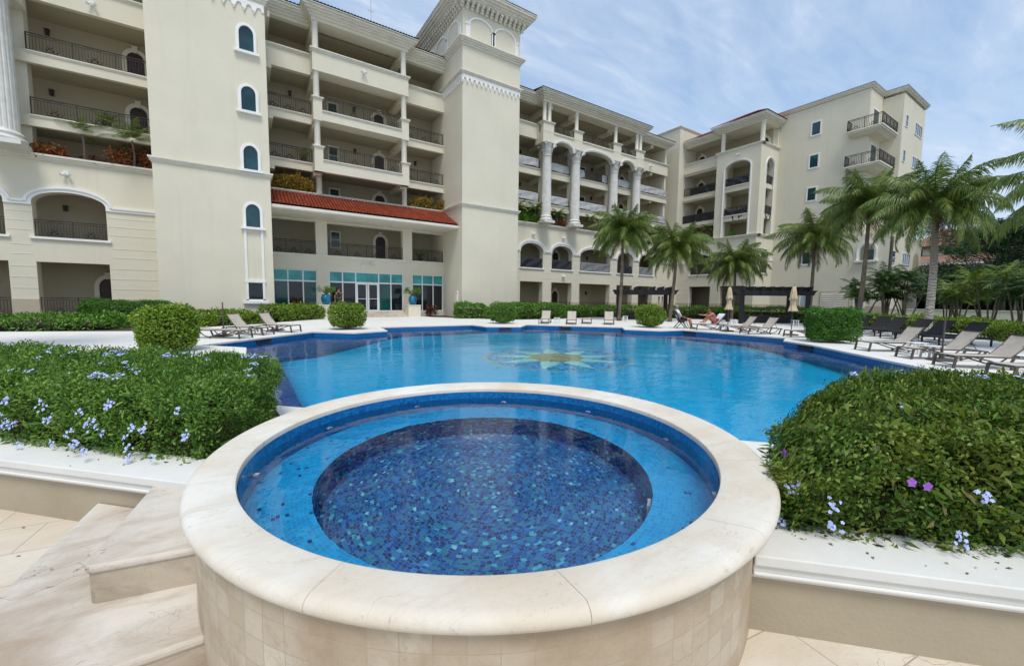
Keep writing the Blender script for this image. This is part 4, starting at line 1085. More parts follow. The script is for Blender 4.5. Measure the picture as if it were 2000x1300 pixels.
# ---------------- raised spa
spa = empty('raised_spa', (*SC, -.2), 0, 'round raised spa with a thick cream stone rim and blue mosaic inside', 'hot tub')
def lathe_uv(name, prof, mat, parent, n=128, smooth=True, rad=None):
    V = []; F = []; U = []; m = len(prof); s = [0]
    for a, b in zip(prof, prof[1:]): s.append(s[-1]+math.dist(a, b))
    for i, (r, z) in enumerate(prof):
        for k in range(n+1):
            t = 2*pi*k/n; V.append((SC[0]+r*cos(t), SC[1]+r*sin(t), z)); U.append((t*(rad or prof[0][0]), s[i]))
    for i in range(m-1):
        for k in range(n): F.append((i*(n+1)+k, i*(n+1)+k+1, (i+1)*(n+1)+k+1, (i+1)*(n+1)+k))
    me = bpy.data.meshes.new(name); me.from_pydata(V, [], F); ul = me.uv_layers.new(name='UVMap')
    for i, lp in enumerate(me.loops): ul.data[i].uv = U[lp.vertex_index]
    return link(name, me, mat, parent, smooth, True)
lathe_uv('tiled_wall', [(1.725,-.6),(1.725,.44)], 'stone_tiles', spa)
# rim from separate slabs with fine joints
rim_prof = []
RO_, RI_, ZT, ZB = 1.852, 1.545, .50, .425
for i in range(9): a = -pi/2+pi/2*i/8+0; rim_prof.append((RO_-.045+.045*cos(a)*1.0, ZB+.045+.045*sin(a)))
rim_prof = [(1.71,ZB)]+[(RO_-.05+.05*sin(pi*i/10), ZB+(ZT-ZB)/2-(ZT-ZB)/2*cos(pi*i/10)) for i in range(0, 11)]+[(RI_+.018,ZT),(RI_+.004,ZT-.006),(RI_,ZT-.02),(RI_,ZB)]
nseg = 12; SCO = (SC[0]+.010*s2+.092*s2, SC[1]-.010*s2+.092*s2)
for k in range(nseg):
    a0 = 2*pi*k/nseg+.0005+.17; a1 = 2*pi*(k+1)/nseg-.0005+.17
    m = MB(); m.lathe(rim_prof+[(1.71,ZB)], SCO, 12, None, False, a0, a1)
    m.v = [((x-SCO[0]+SC[0], y-SCO[1]+SC[1], z) if math.hypot(x-SCO[0], y-SCO[1]) < RI_+.03 else (x,y,z)) for x,y,z in m.v]
    N = len(rim_prof)+1; m.f.append(tuple(i*13 for i in range(N-1))); m.f.append(tuple(i*13+12 for i in range(N-1))[::-1])
    m.build('rim_slab', 'stone_rim', spa, world=True, smooth=True)
lathe_uv('inner_wall', [(1.54,.02),(1.54,ZB+.04)], 'mosaic_wall', spa)
lathe_uv('bench', [(1.175,.02),(1.54,.025)], 'mosaic_bench', spa)
lathe_uv('pit_wall', [(1.12,-.40),(1.15,-.39),(1.175,-.34),(1.18,.02)], 'mosaic_pitwall', spa)
lathe_uv('pit_floor', [(.001,-.40),(1.13,-.40)], 'mosaic_pit', spa)
m = MB(); m.v = [(SC[0]+1.542*cos(2*pi*i/96), SC[1]+1.542*sin(2*pi*i/96), .395) for i in range(96)]; m.f = [tuple(range(96))]
m.build('water', 'water_spa', spa, world=True, fix=False)
for k in range(10):
    t = 2*pi*k/10+.30; x, y = SC[0]+1.528*cos(t), SC[1]+1.528*sin(t); d = Vector((cos(t),sin(t),0)); p = Vector((x,y,.24))
    m = MB(); m.tube([p+d*.01, p-d*.012], [.026,.024], 14); j = m.build('jet', 'plastic_white', spa, world=True)
    m = MB(); m.tube([p-d*.012, p-d*.016], [.013,.013], 10); m.build('nozzle', 'frame_brown', j, world=True)
m = MB(); m.box(-.012,.012,-.05,.05,-.07,.07); g = m.build('drain_grille', 'plastic_white', spa, bevel=.006); 
g.location = (cos(R(-52))*1.145, sin(R(-52))*1.16, .05); g.rotation_euler = (0, 0, R(-52))

# ---------------- planter walls either side of the spa
def planter(label, u0, u1):
    r = empty('planter_wall', (*UV((u0+u1)/2, 2.3), -.2), 0, label, 'wall')
    def bx(m, a, b, c, d, z0, z1): m.hexa([(*UV(a,c),z0),(*UV(b,c),z0),(*UV(b,d),z0),(*UV(a,d),z0),(*UV(a,c),z1),(*UV(b,c),z1),(*UV(b,d),z1),(*UV(a,d),z1)]); return m
    L_ = u0 < -4; w0, w1 = (u0, -2.36) if L_ else (.82, u1); b0, b1 = (u0, -2.47) if L_ else (.93, u1); k0, k1 = (u0, -1.56) if L_ else (.02, u1)
    u0, u1 = w0, w1
    bx(MB(), u0, u1, 2.215, 2.48, -.3, .10).build('wall', 'wallplaster', r, world=True)
    m = MB(); bx(m, u0, u1, 2.17, 2.55, .175, .23); bx(m, u0, u1, 2.185, 2.53, .135, .176); bx(m, u0, u1, 2.175, 2.53, .118, .136); bx(m, u0, u1, 2.20, 2.5, .095, .119)
    m.build('coping', 'coping_white', r, world=True, bevel=.006)
    P_ = [(-16,2.54),(-2.6,2.54),(-2.95,3.2),(-3.5,3.95),(-4.0,4.38),(-16,4.38)] if L_ else [(1.0,2.54),(15,2.54),(15,4.38),(2.15,4.38),(1.6,3.75),(1.15,3.1)]
    MB().prism([UV(*q) for q in P_], -.1, .12).build('soil_bed', 'soil', r, world=True)
    tt = lambda u, v: math.atan2(v-_cv, u-_cu)
    if L_: K_ = [(-16,4.40),(-4.02,4.40),(-3.52,3.97),(-2.97,3.22),(-2.62,2.56)]+arcuv(tt(-2.43,2.56)+2*pi, tt(-1.56,4.37), 1.71, 12)+[(-1.56,4.64),(-16,4.64)]
    else: K_ = [(15,4.64),(.02,4.64)]+arcuv(tt(.02,4.37), tt(.90,2.56), 1.71, 12)+[(.98,2.56),(1.13,3.12),(1.58,3.77),(2.13,4.40),(15,4.40)]
    MB().prism([UV(*q) for q in K_], -.02, .035).build('rear_kerb', 'coping_white', r, world=True)
planter('low white coped planter wall left of the spa with the stone steps against it', -16, -2.15)
planter('low white coped planter wall right of the spa', .62, 15)

# ---------------- stone steps at the left of the spa
stp = empty('stone_steps', (*UV(-2.5,1.7), -.2), 0, 'two veined cream stone steps wrapping the left side of the round spa', 'steps')
def round_corner(poly, idx, r, n=8):
    out = []
    for i, p in enumerate(poly):
        if i not in idx: out.append(p); continue
        a = Vector(poly[i-1]); b = Vector(p); c = Vector(poly[(i+1) % len(poly)])
        d1 = (a-b).normalized(); d2 = (c-b).normalized(); ang = d1.angle(d2); t = r/math.tan(ang/2); cen = b+(d1+d2).normalized()*(r/sin(ang/2))
        s_ = b+d1*t; e_ = b+d2*t; a0 = math.atan2((s_-cen).y,(s_-cen).x); a1 = math.atan2((e_-cen).y,(e_-cen).x)
        while a1-a0 > pi: a1 -= 2*pi
        while a1-a0 < -pi: a1 += 2*pi
        out += [(cen.x+r*cos(a0+(a1-a0)*k/n), cen.y+r*sin(a0+(a1-a0)*k/n)) for k in range(n+1)]
    return out
def step(polyuv, idx, zt, r):
    P = round_corner([UV(*p) for p in polyuv], idx, r)
    c = Vector((sum(p[0] for p in P)/len(P), sum(p[1] for p in P)/len(P)))
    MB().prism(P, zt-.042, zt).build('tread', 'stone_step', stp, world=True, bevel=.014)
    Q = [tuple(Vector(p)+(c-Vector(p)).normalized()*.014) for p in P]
    MB().prism(Q, -.22, zt-.041).build('riser', 'stone_riser_shaded', stp, world=True)
_t = lambda u, v: math.atan2(v-_cv, u-_cu)
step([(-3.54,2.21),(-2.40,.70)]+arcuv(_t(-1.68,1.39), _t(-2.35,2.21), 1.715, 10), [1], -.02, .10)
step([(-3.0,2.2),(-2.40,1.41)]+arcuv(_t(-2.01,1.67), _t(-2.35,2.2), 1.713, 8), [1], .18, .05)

# small dry leaves blown onto the copings and terrace
rs_ = random.Random(3); lf_ = MB()
for k in range(75):
    q = rs_.random()
    if q < .42: u, v, z = rs_.uniform(.95,3.4), rs_.uniform(2.2,2.5), .233
    elif q < .62: u, v, z = rs_.uniform(-6,-2.7), rs_.uniform(2.2,2.5), .233
    elif q < .80: u, v, z = rs_.uniform(.7,2.5), rs_.uniform(.9,2.1), -.197
    else: u, v, z = rs_.uniform(-5,-3.6), rs_.uniform(1.6,2.1), -.197
    x, y = UV(u, v); a = rs_.random()*6.28; L = rs_.uniform(.005,.017); W_ = L*rs_.uniform(.25,.5); c, s_ = cos(a), sin(a)
    lf_.add([(x-c*L,y-s_*L,z), (x+s_*W_,y-c*W_,z+.004), (x+c*L,y+s_*L,z+.002), (x-s_*W_,y+c*W_,z+.005)], [(0,1,2,3)])
o = lf_.build('fallen_leaves', 'dry_leaf', None, fix=False); tag(o, 'small dry leaves and petals scattered on the white copings', 'fallen leaves', kind='stuff')
# ================================================================ foliage helpers
rng = np.random.default_rng(11)
def unit(a): return a/np.maximum(1e-9, np.linalg.norm(a, axis=-1, keepdims=True))
def leaves(P, N, L, Wd, spread=.7, fold=.18, droop=0.0):
    """diamond leaves: P base points, N rough outward directions"""
    n = len(P); N = unit(N+1e-6); d = unit(N*.45+rng.normal(0, spread, (n,3))); d[:,2] -= droop; d = unit(d)
    s = unit(np.cross(d, N+rng.normal(0,.55,(n,3)))); u = np.cross(s, d)
    L = (L*rng.uniform(.6,1.25,n))[:,None]; Wd = L*Wd
    a = P; b = P+d*L*.5+s*Wd*.5+u*L*fold; c = P+d*L; e = P+d*L*.5-s*Wd*.5+u*L*fold
    V = np.stack([a,b,c,e],1).reshape(-1,3); F = np.arange(4*n).reshape(n,4); return V, F
def merge(parts):
    V = []; F = []; k = 0
    for v, f in parts: V.append(v); F.append(f+k); k += len(v)
    return np.concatenate(V), np.concatenate(F)
def lump(P, amp, sc):
    return amp*(np.sin(P[:,0]*sc+1.3*P[:,2]*sc)+np.sin(P[:,1]*sc*1.27+2.1+P[:,0]*sc*.6)+np.sin(P[:,2]*sc*1.6+P[:,1]*sc*.8+.7))/3
def boxpts(n, lo, hi, faces='xXyYZ', rnd=.0):
    """random points + normals on faces of a box"""
    lo = np.array(lo, float); hi = np.array(hi, float); s = hi-lo
    ar = {'x':s[1]*s[2],'X':s[1]*s[2],'y':s[0]*s[2],'Y':s[0]*s[2],'Z':s[0]*s[1],'z':s[0]*s[1]}
    w = np.array([ar[f] for f in faces]); k = rng.choice(len(faces), n, p=w/w.sum())
    P = lo+rng.random((n,3))*s; N = np.zeros((n,3))
    for i, f in enumerate(faces):
        m = k == i; ax = 'xyz'.index(f.lower()); sg = 1 if f.isupper() else -1
        P[m,ax] = hi[ax] if sg > 0 else lo[ax]; N[m,ax] = sg
    if rnd:
        c = (lo+hi)/2; h = s/2; q = np.clip(P-c, -(h-rnd), h-rnd); dd = P-c-q
        P = c+q+unit(dd)*rnd; N = unit(dd)
    return P, N
def rotz(P, a, c): 
    R_ = np.array([[cos(a),-sin(a),0],[sin(a),cos(a),0],[0,0,1]]); return P@R_.T+np.array(c)
def core_box(name, lo, hi, mat, parent, shrink, rz=0):
    m = MB(); m.box(lo[0]+shrink, hi[0]-shrink, lo[1]+shrink, hi[1]-shrink, lo[2], hi[2]-shrink)
    return m.build(name, mat, parent, bevel=.08)

def flower_heads(name, pts, nrm, mat, parent, r=.05, k=9, fl=.017):
    """clusters of small five-petalled flowers"""
    V = []; F = []; c = 0
    for p, n_ in zip(pts, nrm):
        n_ = Vector(n_).normalized(); a = n_.orthogonal().normalized(); b = n_.cross(a)
        kk = random.randint(max(1, k//2), k)
        for _ in range(kk):
            t = random.random()*6.28; q = r*math.sqrt(random.random()); o = Vector(p)+a*cos(t)*q+b*sin(t)*q+n_*random.uniform(0,.02)
            m = (n_+a*random.uniform(-.5,.5)+b*random.uniform(-.5,.5)).normalized(); e = m.orthogonal().normalized(); g = m.cross(e); ph = random.random()*6
            for j in range(5):
                t = ph+j*2*pi/5; d = e*cos(t)+g*sin(t); s_ = m.cross(d)
                V += [o, o+d*fl*.6+s_*fl*.5+m*.003, o+d*fl*1.1, o+d*fl*.6-s_*fl*.5+m*.003]; F.append((c,c+1,c+2,c+3)); c += 4
    me = bpy.data.meshes.new(name); me.from_pydata([tuple(v) for v in V], [], F)
    return link(name, me, mat, parent)

# ---- the two flowering hedges beside the spa
def flowering_hedge(endf, label, u0, u1, v0, v1, z0, z1, dens, mat, seed_f, violet, flip):
    cu, cv = (u0+u1)/2, (v0+v1)/2; r = empty('flowering_hedge', (*UV(cu,cv), z0), R(-45), label, 'hedge', 'flowering hedges beside the spa')
    hx, hy, hz = (u1-u0)/2, (v1-v0)/2, z1-z0
    parts_ = []
    lo, hi = (-hx,-hy,0), (hx,hy,hz)
    def bend(V):
        V = np.array(V, float); dv = np.clip(V[:,1]+hy, 0, 9); e = (endf[0]*dv+endf[1]*dv*dv); w = np.clip(1-np.abs(V[:,0]-(hx if flip < 0 else -hx))/(2.2), 0, 1); V[:,0] += e*w
        if flip > 0: V[:,2] *= .55+.45*np.clip((V[:,0]-e*w+hx)/.40, 0.02, 1)**.55
        return V
    for layer, (ins, fr) in enumerate(((0,.50),(.05,.30),(.11,.20))):
        n = int(dens*fr)
        P, N = boxpts(n, (lo[0]+ins,lo[1]+ins,lo[2]), (hi[0]-ins,hi[1]-ins,hi[2]-ins), 'xXyYZ', .10)
        P[:,2] = np.maximum(P[:,2], -.01)
        P += N*(lump(P, .085, 5.5)+lump(P+5, .055, 15))[:,None]+rng.normal(0,.022,P.shape)
        # near the viewer more leaves are needed, so the far end is thinned out
        far = (P[:,0]-(-hx if flip else hx)*0); keep = rng.random(n) < np.clip(1.25-np.abs(P[:,0]-(hx if flip < 0 else -hx))/(2*hx)*1.0, .25, 1)
        hole = np.sin(P[:,0]*9.3+1.1*np.sin(P[:,2]*8))*np.sin(P[:,1]*8.1+P[:,0]*2.3)*np.sin(P[:,2]*10.7+1.7+P[:,0]*3.1)
        if layer < 2: keep &= (hole > -.42-.25*layer)
        P, N = P[keep], N[keep]; N2 = N+np.array([0,0,.35])
        parts_.append(leaves(P, N2, .029, .58, .8))
    # looser, longer leaves and sprigs standing out of the top
    P, N = boxpts(int(dens*.018), lo, hi, 'yxXZ', .08); P += N*.03
    parts_.append(leaves(P, N+np.array([0,0,.1]), .075, .26, .7, .12))
    ns = int(42*hx)
    for k in range(ns):
        b = np.array([random.uniform(-hx,hx), random.uniform(-hy,hy), hz-.02]); h = random.uniform(.05,.19) if random.random() < .6 else random.uniform(.03,.08)
        q = np.array([random.uniform(-.5,.5), random.uniform(-.5,.5), 1.0]); m_ = int(5+h*55); t = rng.random(m_)[:,None]
        parts_.append(leaves(b+q*h*t, np.tile(q*.5,(m_,1))+rng.normal(0,.6,(m_,3)), .028, .42, .5))
    V, F = merge(parts_); V = bend(V); npmesh('foliage', V, F, mat, r)
    # dark twiggy core box; its colour stands in for shade inside the hedge
    m = MB(); m.box(-hx+.25 if flip < 0 else -hx+1.1, hx-.25 if flip > 0 else hx-1.1, -hy+.17, hy-.17, 0, hz-.17); m.build('shade_core', 'twig', r, bevel=.06)
    tw = MB()
    for k in range(int(120*hx)):
        x, y = random.uniform(-hx+.03,hx-.03), random.choice([-hy+.08, random.uniform(-hy,hy)]); tw.tube([(x,y,-.02),(x+random.uniform(-.06,.06),y+random.uniform(-.05,.05),random.uniform(.15,hz*.8))], .004, 4, False)
    sf = np.array(seed_f, float); dl = lump(sf, .085, 5.5)+lump(sf+5, .055, 15)+.035; fr_ = sf[:,2] < hz*.93; sf[fr_,1] -= np.maximum(dl[fr_], -.02); sf[~fr_,2] += np.maximum(dl[~fr_], 0)
    seed_f = [tuple(q) for q in bend(sf)]; violet = violet and [tuple(q) for q in bend(violet)]
    tw.v = [tuple(q) for q in bend(tw.v)]; pts = []; nr = []
    for (a, b, c) in seed_f: pts.append((a,b,c)); nr.append((0,-1,.45) if b < 0 and c < hz*.93 else (0,-.2,1))
    tag(tw.build('stems', 'twig', r), kind='stuff')
    flower_heads('flowers', pts, nr, 'petal_blue', r, .040, 13, .0105)
    if violet:
        flower_heads('violet_flowers', violet, [(0,-1,.5)]*len(violet), 'petal_violet', r, .008, 1, .024)
    return r
hz1 = .58
fl = []
rr = random.Random(5)
for i in range(150):
    x = rr.uniform(-1.6, 3.05)
    fl.append((x, -1.06+rr.uniform(-.02,.03), rr.uniform(.14,.54)) if rr.random() < .52 else (x, rr.uniform(-.9,.9), hz1+rr.uniform(0,.05)))
flowering_hedge((-.15,-.22), 'dense green flowering hedge with many pale blue flower clusters left of the spa', -9.0, -2.92, 2.48, 4.42, .13, .13+hz1, 230000, 'leaf_hedge', fl, [(1.3,-1.05,.30),(.7,-1.05,.38)], -1)
fl = [(-1.90,-.9,.62),(-1.94,-.95,.30),(-1.70,-1.03,.24),(-1.62,-1.05,.06),(-1.17,-1.06,.23),(-1.75,-1.04,.42),(-1.45,.3,.80),(-1.0,.6,.80),(-.4,.1,.79),(.2,.4,.8),(-1.9,.2,.79),(-1.7,.8,.8),(-1.2,-.6,.78),(.7,.7,.8),(1.1,.2,.79),(-1.92,-.5,.7),(-1.1,-1.06,.46),(.9,.95,.8),(-.1,.9,.8)]
flowering_hedge((.10,.33), 'loose green flowering hedge with few blue clusters and two violet flowers right of the spa', 1.06, 4.9, 2.46, 4.42, .10, .10+.76, 210000, 'leaf_hedge_r', fl, [(-1.40,-1.07,.50),(-1.33,-1.07,.49),(-1.88,-.7,.70)], 1)

# ---- clipped shrubs round the pool (trimmed balls and cubes)
def clipped(label, x, y, rx, ry, h, n, mat, taper=.8, rnd=.3, rz=0, lsize=.075, name='clipped_shrub', group='clipped shrubs round the pool', cat='shrub', trunk=True):
    r = empty(name, (x,y,0), rz, label, cat, group); ps = []
    for ins, fr in ((0,.55),(.07,.28),(.14,.17)):
        P, N = boxpts(int(n*fr), (-rx+ins,-ry+ins,0), (rx-ins,ry-ins,h-ins), 'xXyYZ', min(rnd, rx*.9, ry*.9, h*.48))
        P += N*(lump(P+x, .075, 5.0)+lump(P+x+3, .045, 13))[:,None]+rng.normal(0,.028,P.shape)
        k = taper+(1-taper)*np.clip(P[:,2]/(h*.55), 0, 1)**.7; P[:,0] *= k; P[:,1] *= k; P[:,2] = np.maximum(P[:,2]*.97+.05, .04)
        ps.append(leaves(P, N+np.array([0,0,.4]), lsize, .5, .7))
    V, F = merge(ps); npmesh('foliage', V, F, mat, r)
    m = MB(); q = .78; prof = [(.2,.05),(taper*q,.1),(q,h*.5),(q,h*.72),(q*.8,h*.86)]
    m.lathe([(p*1.0, z) for p, z in prof], n=14); m.v = [(vx*rx, vy*ry, z) for vx, vy, z in m.v]; m.build('shade_core', 'twig', r)  # solid dark core, colour standing in for the shade between the leaves
    return r
clipped('bright green clipped shrub behind the left flowering hedge, the nearest one', -1.72, 14.15, .60, .62, 1.13, 8000, 'leaf_bright', .82, .30, R(20), .085)
clipped('round clipped shrub in front of the lobby doors by the pool corner', 4.05, 20.2, .74, .74, 1.13, 6500, 'leaf_bright', .74, .42, 0, .085)
clipped('dark clipped shrub in front of the main tower by the pool edge', 13.3, 21.25, .70, .70, 1.2, 5500, 'leaf_mid', .82, .42, 0, .085)
clipped('rounded clipped shrub between the first pergola and the seated man', 19.25, 15.0, .68, .68, 1.2, 5500, 'leaf_bright', .80, .45, 0, .085)
clipped('big square clipped shrub at the right pool corner beside the near loungers', 18.85, 6.35, .72, .68, 1.24, 12000, 'leaf_box', .86, .20, R(-52), .07)

# ---- planting beds: bushy shrubs in rows (each row one mass of ground planting)
def bush(label, x, y, rx, ry, h, n, mat, ls=.12, rz=0, group='bushes along the building'):
    r = empty('bush', (x,y,-.03), rz, label, 'bush', group)
    P, N = boxpts(n, (-rx,-ry,0), (rx,ry,h), 'xXyYZ', min(.35, h*.45, ry*.8))
    P += N*(lump(P+x, .16, 2.6)+lump(P+y, .08, 7))[:,None]+rng.normal(0,.05,P.shape); P[:,2] = np.maximum(P[:,2], .02)
    V, F = leaves(P, N+np.array([0,0,.8]), ls, .42, .65); npmesh('foliage', V, F, mat, r)
    m = MB(); m.box(-rx+.22, rx-.22, -ry+.2, ry-.2, 0, h*.72); m.build('shade_core', 'twig', r, bevel=.15)  # solid dark box whose colour stands in for shade within the bush
    return r
bush('low yellow-green bush row in front of the left arcade wing', -9.4, 25.3, 4.8, 1.1, .50, 7000, 'leaf_mid', .14, R(-4))
r = bush('dark clipped box hedge against the left arcade', -5.1, 29.2, 1.75, .7, 1.12, 20000, 'leaf_box', .08)
bush('bright bush row behind the left loungers', -1.4, 25.3, 2.3, .8, .60, 4600, 'leaf_bright', .15, R(35))
bush('bright bush row below the left lobby windows', 2.75, 29.4, 2.1, .85, .85, 4600, 'leaf_bright', .15, R(48))
bush('rounded green bush at the foot of the main tower left side', 14.6, 28.1, 1.15, .9, 1.05, 3200, 'leaf_mid', .15, R(-20))
bush('smaller green bush between the tower foot bush and the dark clipped shrub', 16.1, 26.6, .9, .7, .85, 2200, 'leaf_mid', .14, R(-20))
bush('long green hedge behind the two far loungers', 19.1, 26.2, 2.7, .9, 1.12, 8500, 'leaf_mid', .15, R(-3))
bush('green hedge behind the flat far lounger', 24.2, 27.5, 2.2, .9, .95, 5000, 'leaf_mid', .15, R(4))
bush('green hedge between the first pergola and the seated man', 30.2, 26.4, 3.0, .9, .95, 5600, 'leaf_mid', .15, R(-20))
bush('green hedge behind the first closed parasol', 35.2, 22.8, 2.6, .9, .95, 4600, 'leaf_mid', .15, R(-50))
bush('green hedge behind the second pergola', 37.0, 17.6, 2.6, .9, 1.0, 4600, 'leaf_mid', .15, R(-75))
bush('green bush right of the second closed parasol', 36.6, 13.6, 1.6, .9, 1.0, 3000, 'leaf_mid', .15, R(-85))
bush('bright low hedge behind the dark wicker loungers', 33.2, 7.4, 4.4, .7, .72, 6500, 'leaf_bright', .14, R(-118))
bush('bright low hedge at the right edge behind the last near lounger', 25.6, 1.4, 3.2, .8, .72, 7000, 'leaf_bright', .12, R(-145))

# ---- palms
def frond_np(L, e0, droop, nl, lw, ll, twist=0, hang=.5):
    """frond along +x: returns V,F for leaflets and a rachis polyline"""
    t = np.linspace(0, 1, 14); ang = e0-droop*t**1.3; x = np.cumsum(np.r_[0, np.cos(ang[:-1])])*L/13; z = np.cumsum(np.r_[0, np.sin(ang[:-1])])*L/13
    s = np.linspace(.12, .99, nl); px = np.interp(s, t, x); pz = np.interp(s, t, z); an = np.interp(s, t, ang)
    V = []; 
    for side in (-1, 1):
        l = ll*np.sin(np.clip(s*1.02+.10,0,1)*pi)**.6*(1-.25*s)*rng.uniform(.85,1.12,nl)
        fwd = .38+.55*s; d = np.stack([np.cos(an)*fwd, side*np.full(nl,1.0)*(1.05-.45*s), np.sin(an)*fwd-hang*rng.uniform(.2,1.2,nl)], 1); d = unit(d+rng.normal(0,.07,(nl,3)))
        b = np.stack([px, np.zeros(nl), pz], 1); wv = np.stack([np.cos(an), np.zeros(nl), np.sin(an)], 1)*lw
        mid = b+d*l[:,None]*.5; d2 = unit(d+np.array([0,0,-.55*hang-.15])); tip = mid+d2*l[:,None]*.5
        V.append(np.stack([b-wv*.5, b+wv*.5, mid+wv*.55, mid-wv*.55], 1)); V.append(np.stack([mid-wv*.55, mid+wv*.55, tip+wv*.06, tip-wv*.06], 1))
    V = np.concatenate(V).reshape(-1,3); F = np.arange(len(V)).reshape(-1,4)
    return V, F, np.stack([x, np.zeros(14), z], 1)
def rotm(az, roll=0):
    a = np.array([[cos(az),-sin(az),0],[sin(az),cos(az),0],[0,0,1]]); b = np.array([[1,0,0],[0,cos(roll),-sin(roll)],[0,sin(roll),cos(roll)]]); return a@b
def palm(label, base, top, L=2.9, nf=24, seed=1, mat='frond', r0=.13, r1=.085, name='coconut_palm', group='coconut palms', ll=.92, bands=True, nl=110, e_hi=1.35, e_lo=-.35, bark='bark_palm'):
    nf = int(nf*1.6); rs = random.Random(seed); base = Vector(base); top = Vector(top); r = empty(name, base, 0, label, 'palm tree', group)
    m = MB(); H = (top-base); pts = []; rad = []
    n = 26
    for i in range(n+1):
        t = i/n; bow = sin(t*pi)*.18; p = Vector((H.x*t**1.3+bow*.4, H.y*t**1.3-bow*.3, H.z*t)); pts.append(p); rad.append((r0+(r1-r0)*t)*(1+.05*(i % 2))*(1.35 if i == 0 else 1))
    m.tube(pts, rad, 12); m.build('trunk', bark, r, smooth='all')
    if bands: pass
    Vs = []; k = 0; rach = MB()
    for i in range(nf):
        g = i/(nf-1); e0 = e_hi+(e_lo-e_hi)*g**.8+rs.uniform(-.1,.1); dr = 1.35+.95*g*(1 if e0 > 0 else .5)+rs.uniform(-.2,.3)
        if i < 3: dr = .25
        az = i*2.39996+rs.uniform(-.25,.25); LL = 1.1*L*(.72 if i < 4 else rs.uniform(.88,1.1))
        v, f, rc = frond_np(LL, e0, dr, nl, .030, ll*(.75 if i < 4 else 1), hang=.75+1.25*g)
        Q = rotm(az, rs.uniform(-.35,.35)); off = np.array(H)+np.array([0,0,-.10*g])
        Vs.append((v@Q.T+off, f)); rc = rc@Q.T+off
        rach.tube([Vector(p) for p in rc[::2]], [.028-.003*j for j in range(7)], 5, False)
    V, F = merge(Vs); npmesh('crown', V, F, mat, r); rach.build('frond_stalks', 'frond_yellow', r)
    nb = MB()
    for i in range(14):
        a = rs.random()*6.28; q = Vector(H)+Vector((cos(a)*r1*1.3, sin(a)*r1*1.3, -.25)); nb.tube([q, q+Vector((cos(a)*.10,sin(a)*.10,.30))], [.05,.015], 5)
    Vd = []
    for i in range(rs.randint(2,4)):
        v, f, rc = frond_np(L*.75, -.9, .6, 40, .03, ll*.55, hang=1.6); Vd.append((v@rotm(rs.random()*6.28).T+np.array(H)+np.array([0,0,-.25]), f))
    V, F = merge(Vd); npmesh('dead_fronds', V, F, 'frond_dead', r)
    for i in range(5):
        a = rs.random()*6.28; nb.ball((H.x+cos(a)*.2, H.y+sin(a)*.2, H.z-.28), .09, 8, 5, (1,1,1.2))
    nb.build('boots_and_nuts', 'bark', r)
    return r
palm('slender coconut palm at the left end of the first pergola, in front of the arcade', (23.2,20.9,0), (23.5,21.1,6.6), 3.0, 26, 2)
palm('coconut palm rising behind the right end of the first pergola', (26.0,18.6,0), (26.75,18.8,5.5), 3.0, 26, 7)
palm('short coconut palm behind the left end of the second pergola', (33.0,17.9,0), (33.35,18.0,4.7), 2.9, 26, 5)
palm('coconut palm in front of the service doors of the plain side wall', (34.6,13.1,0), (35.2,13.3,6.3), 3.2, 24, 9)
palm('tall dark-trunked coconut palm left of the pale-ringed one, in front of the small arched window', (30.0,8.85,0), (30.9,9.0,7.35), 3.2, 28, 13)
palm('tall coconut palm with a pale ringed trunk beside the low boundary wall', (27.9,5.50,0), (28.4,5.72,6.35), 3.3, 28, 21, r0=.17, r1=.12, bark='bark_pale')
palm('coconut palm at the right edge of the picture with its trunk out of view', (21.9,.2,0), (22.3,.35,5.65), 3.6, 30, 31)
palm('coconut palm just outside the upper left corner with only frond tips in view', (-7.3,13.9,0), (-7.0,13.6,9.6), 2.9, 22, 17)

def areca(label, x, y, h, ns, seed, mat='frond_dark', spread=.9, L=1.3):
    rs = random.Random(seed); r = empty('areca_palm', (x,y,0), 0, label, 'palm tree', 'clumping garden palms'); Vs = []; st = MB(); rc_ = MB()
    for i in range(ns):
        a = rs.random()*6.28; b = Vector((cos(a)*.3*rs.random(), sin(a)*.3*rs.random(), 0)); t = b+Vector((cos(a)*spread*rs.random(), sin(a)*spread*rs.random(), h*rs.uniform(.55,1)))
        st.tube([b, b.lerp(t,.5)+Vector((0,0,.1)), t], [.055,.04,.03], 6)
        for j in range(10):
            e0 = 1.25-1.15*j/9+rs.uniform(-.1,.1); v, f, rc = frond_np(L*rs.uniform(.8,1.1), e0, 1.25, 22, .035, .38, hang=.45); Q = rotm(j*2.4+a+rs.uniform(-.3,.3))
            Vs.append((v@Q.T+np.array(t), f)); rc_.tube([Vector(p) for p in (rc@Q.T+np.array(t))[::3]], .012, 4, False)
    V, F = merge(Vs); npmesh('crown', V, F, mat, r); st.build('trunk', 'bark', r); rc_.build('frond_stalks', 'frond_yellow', r); return r
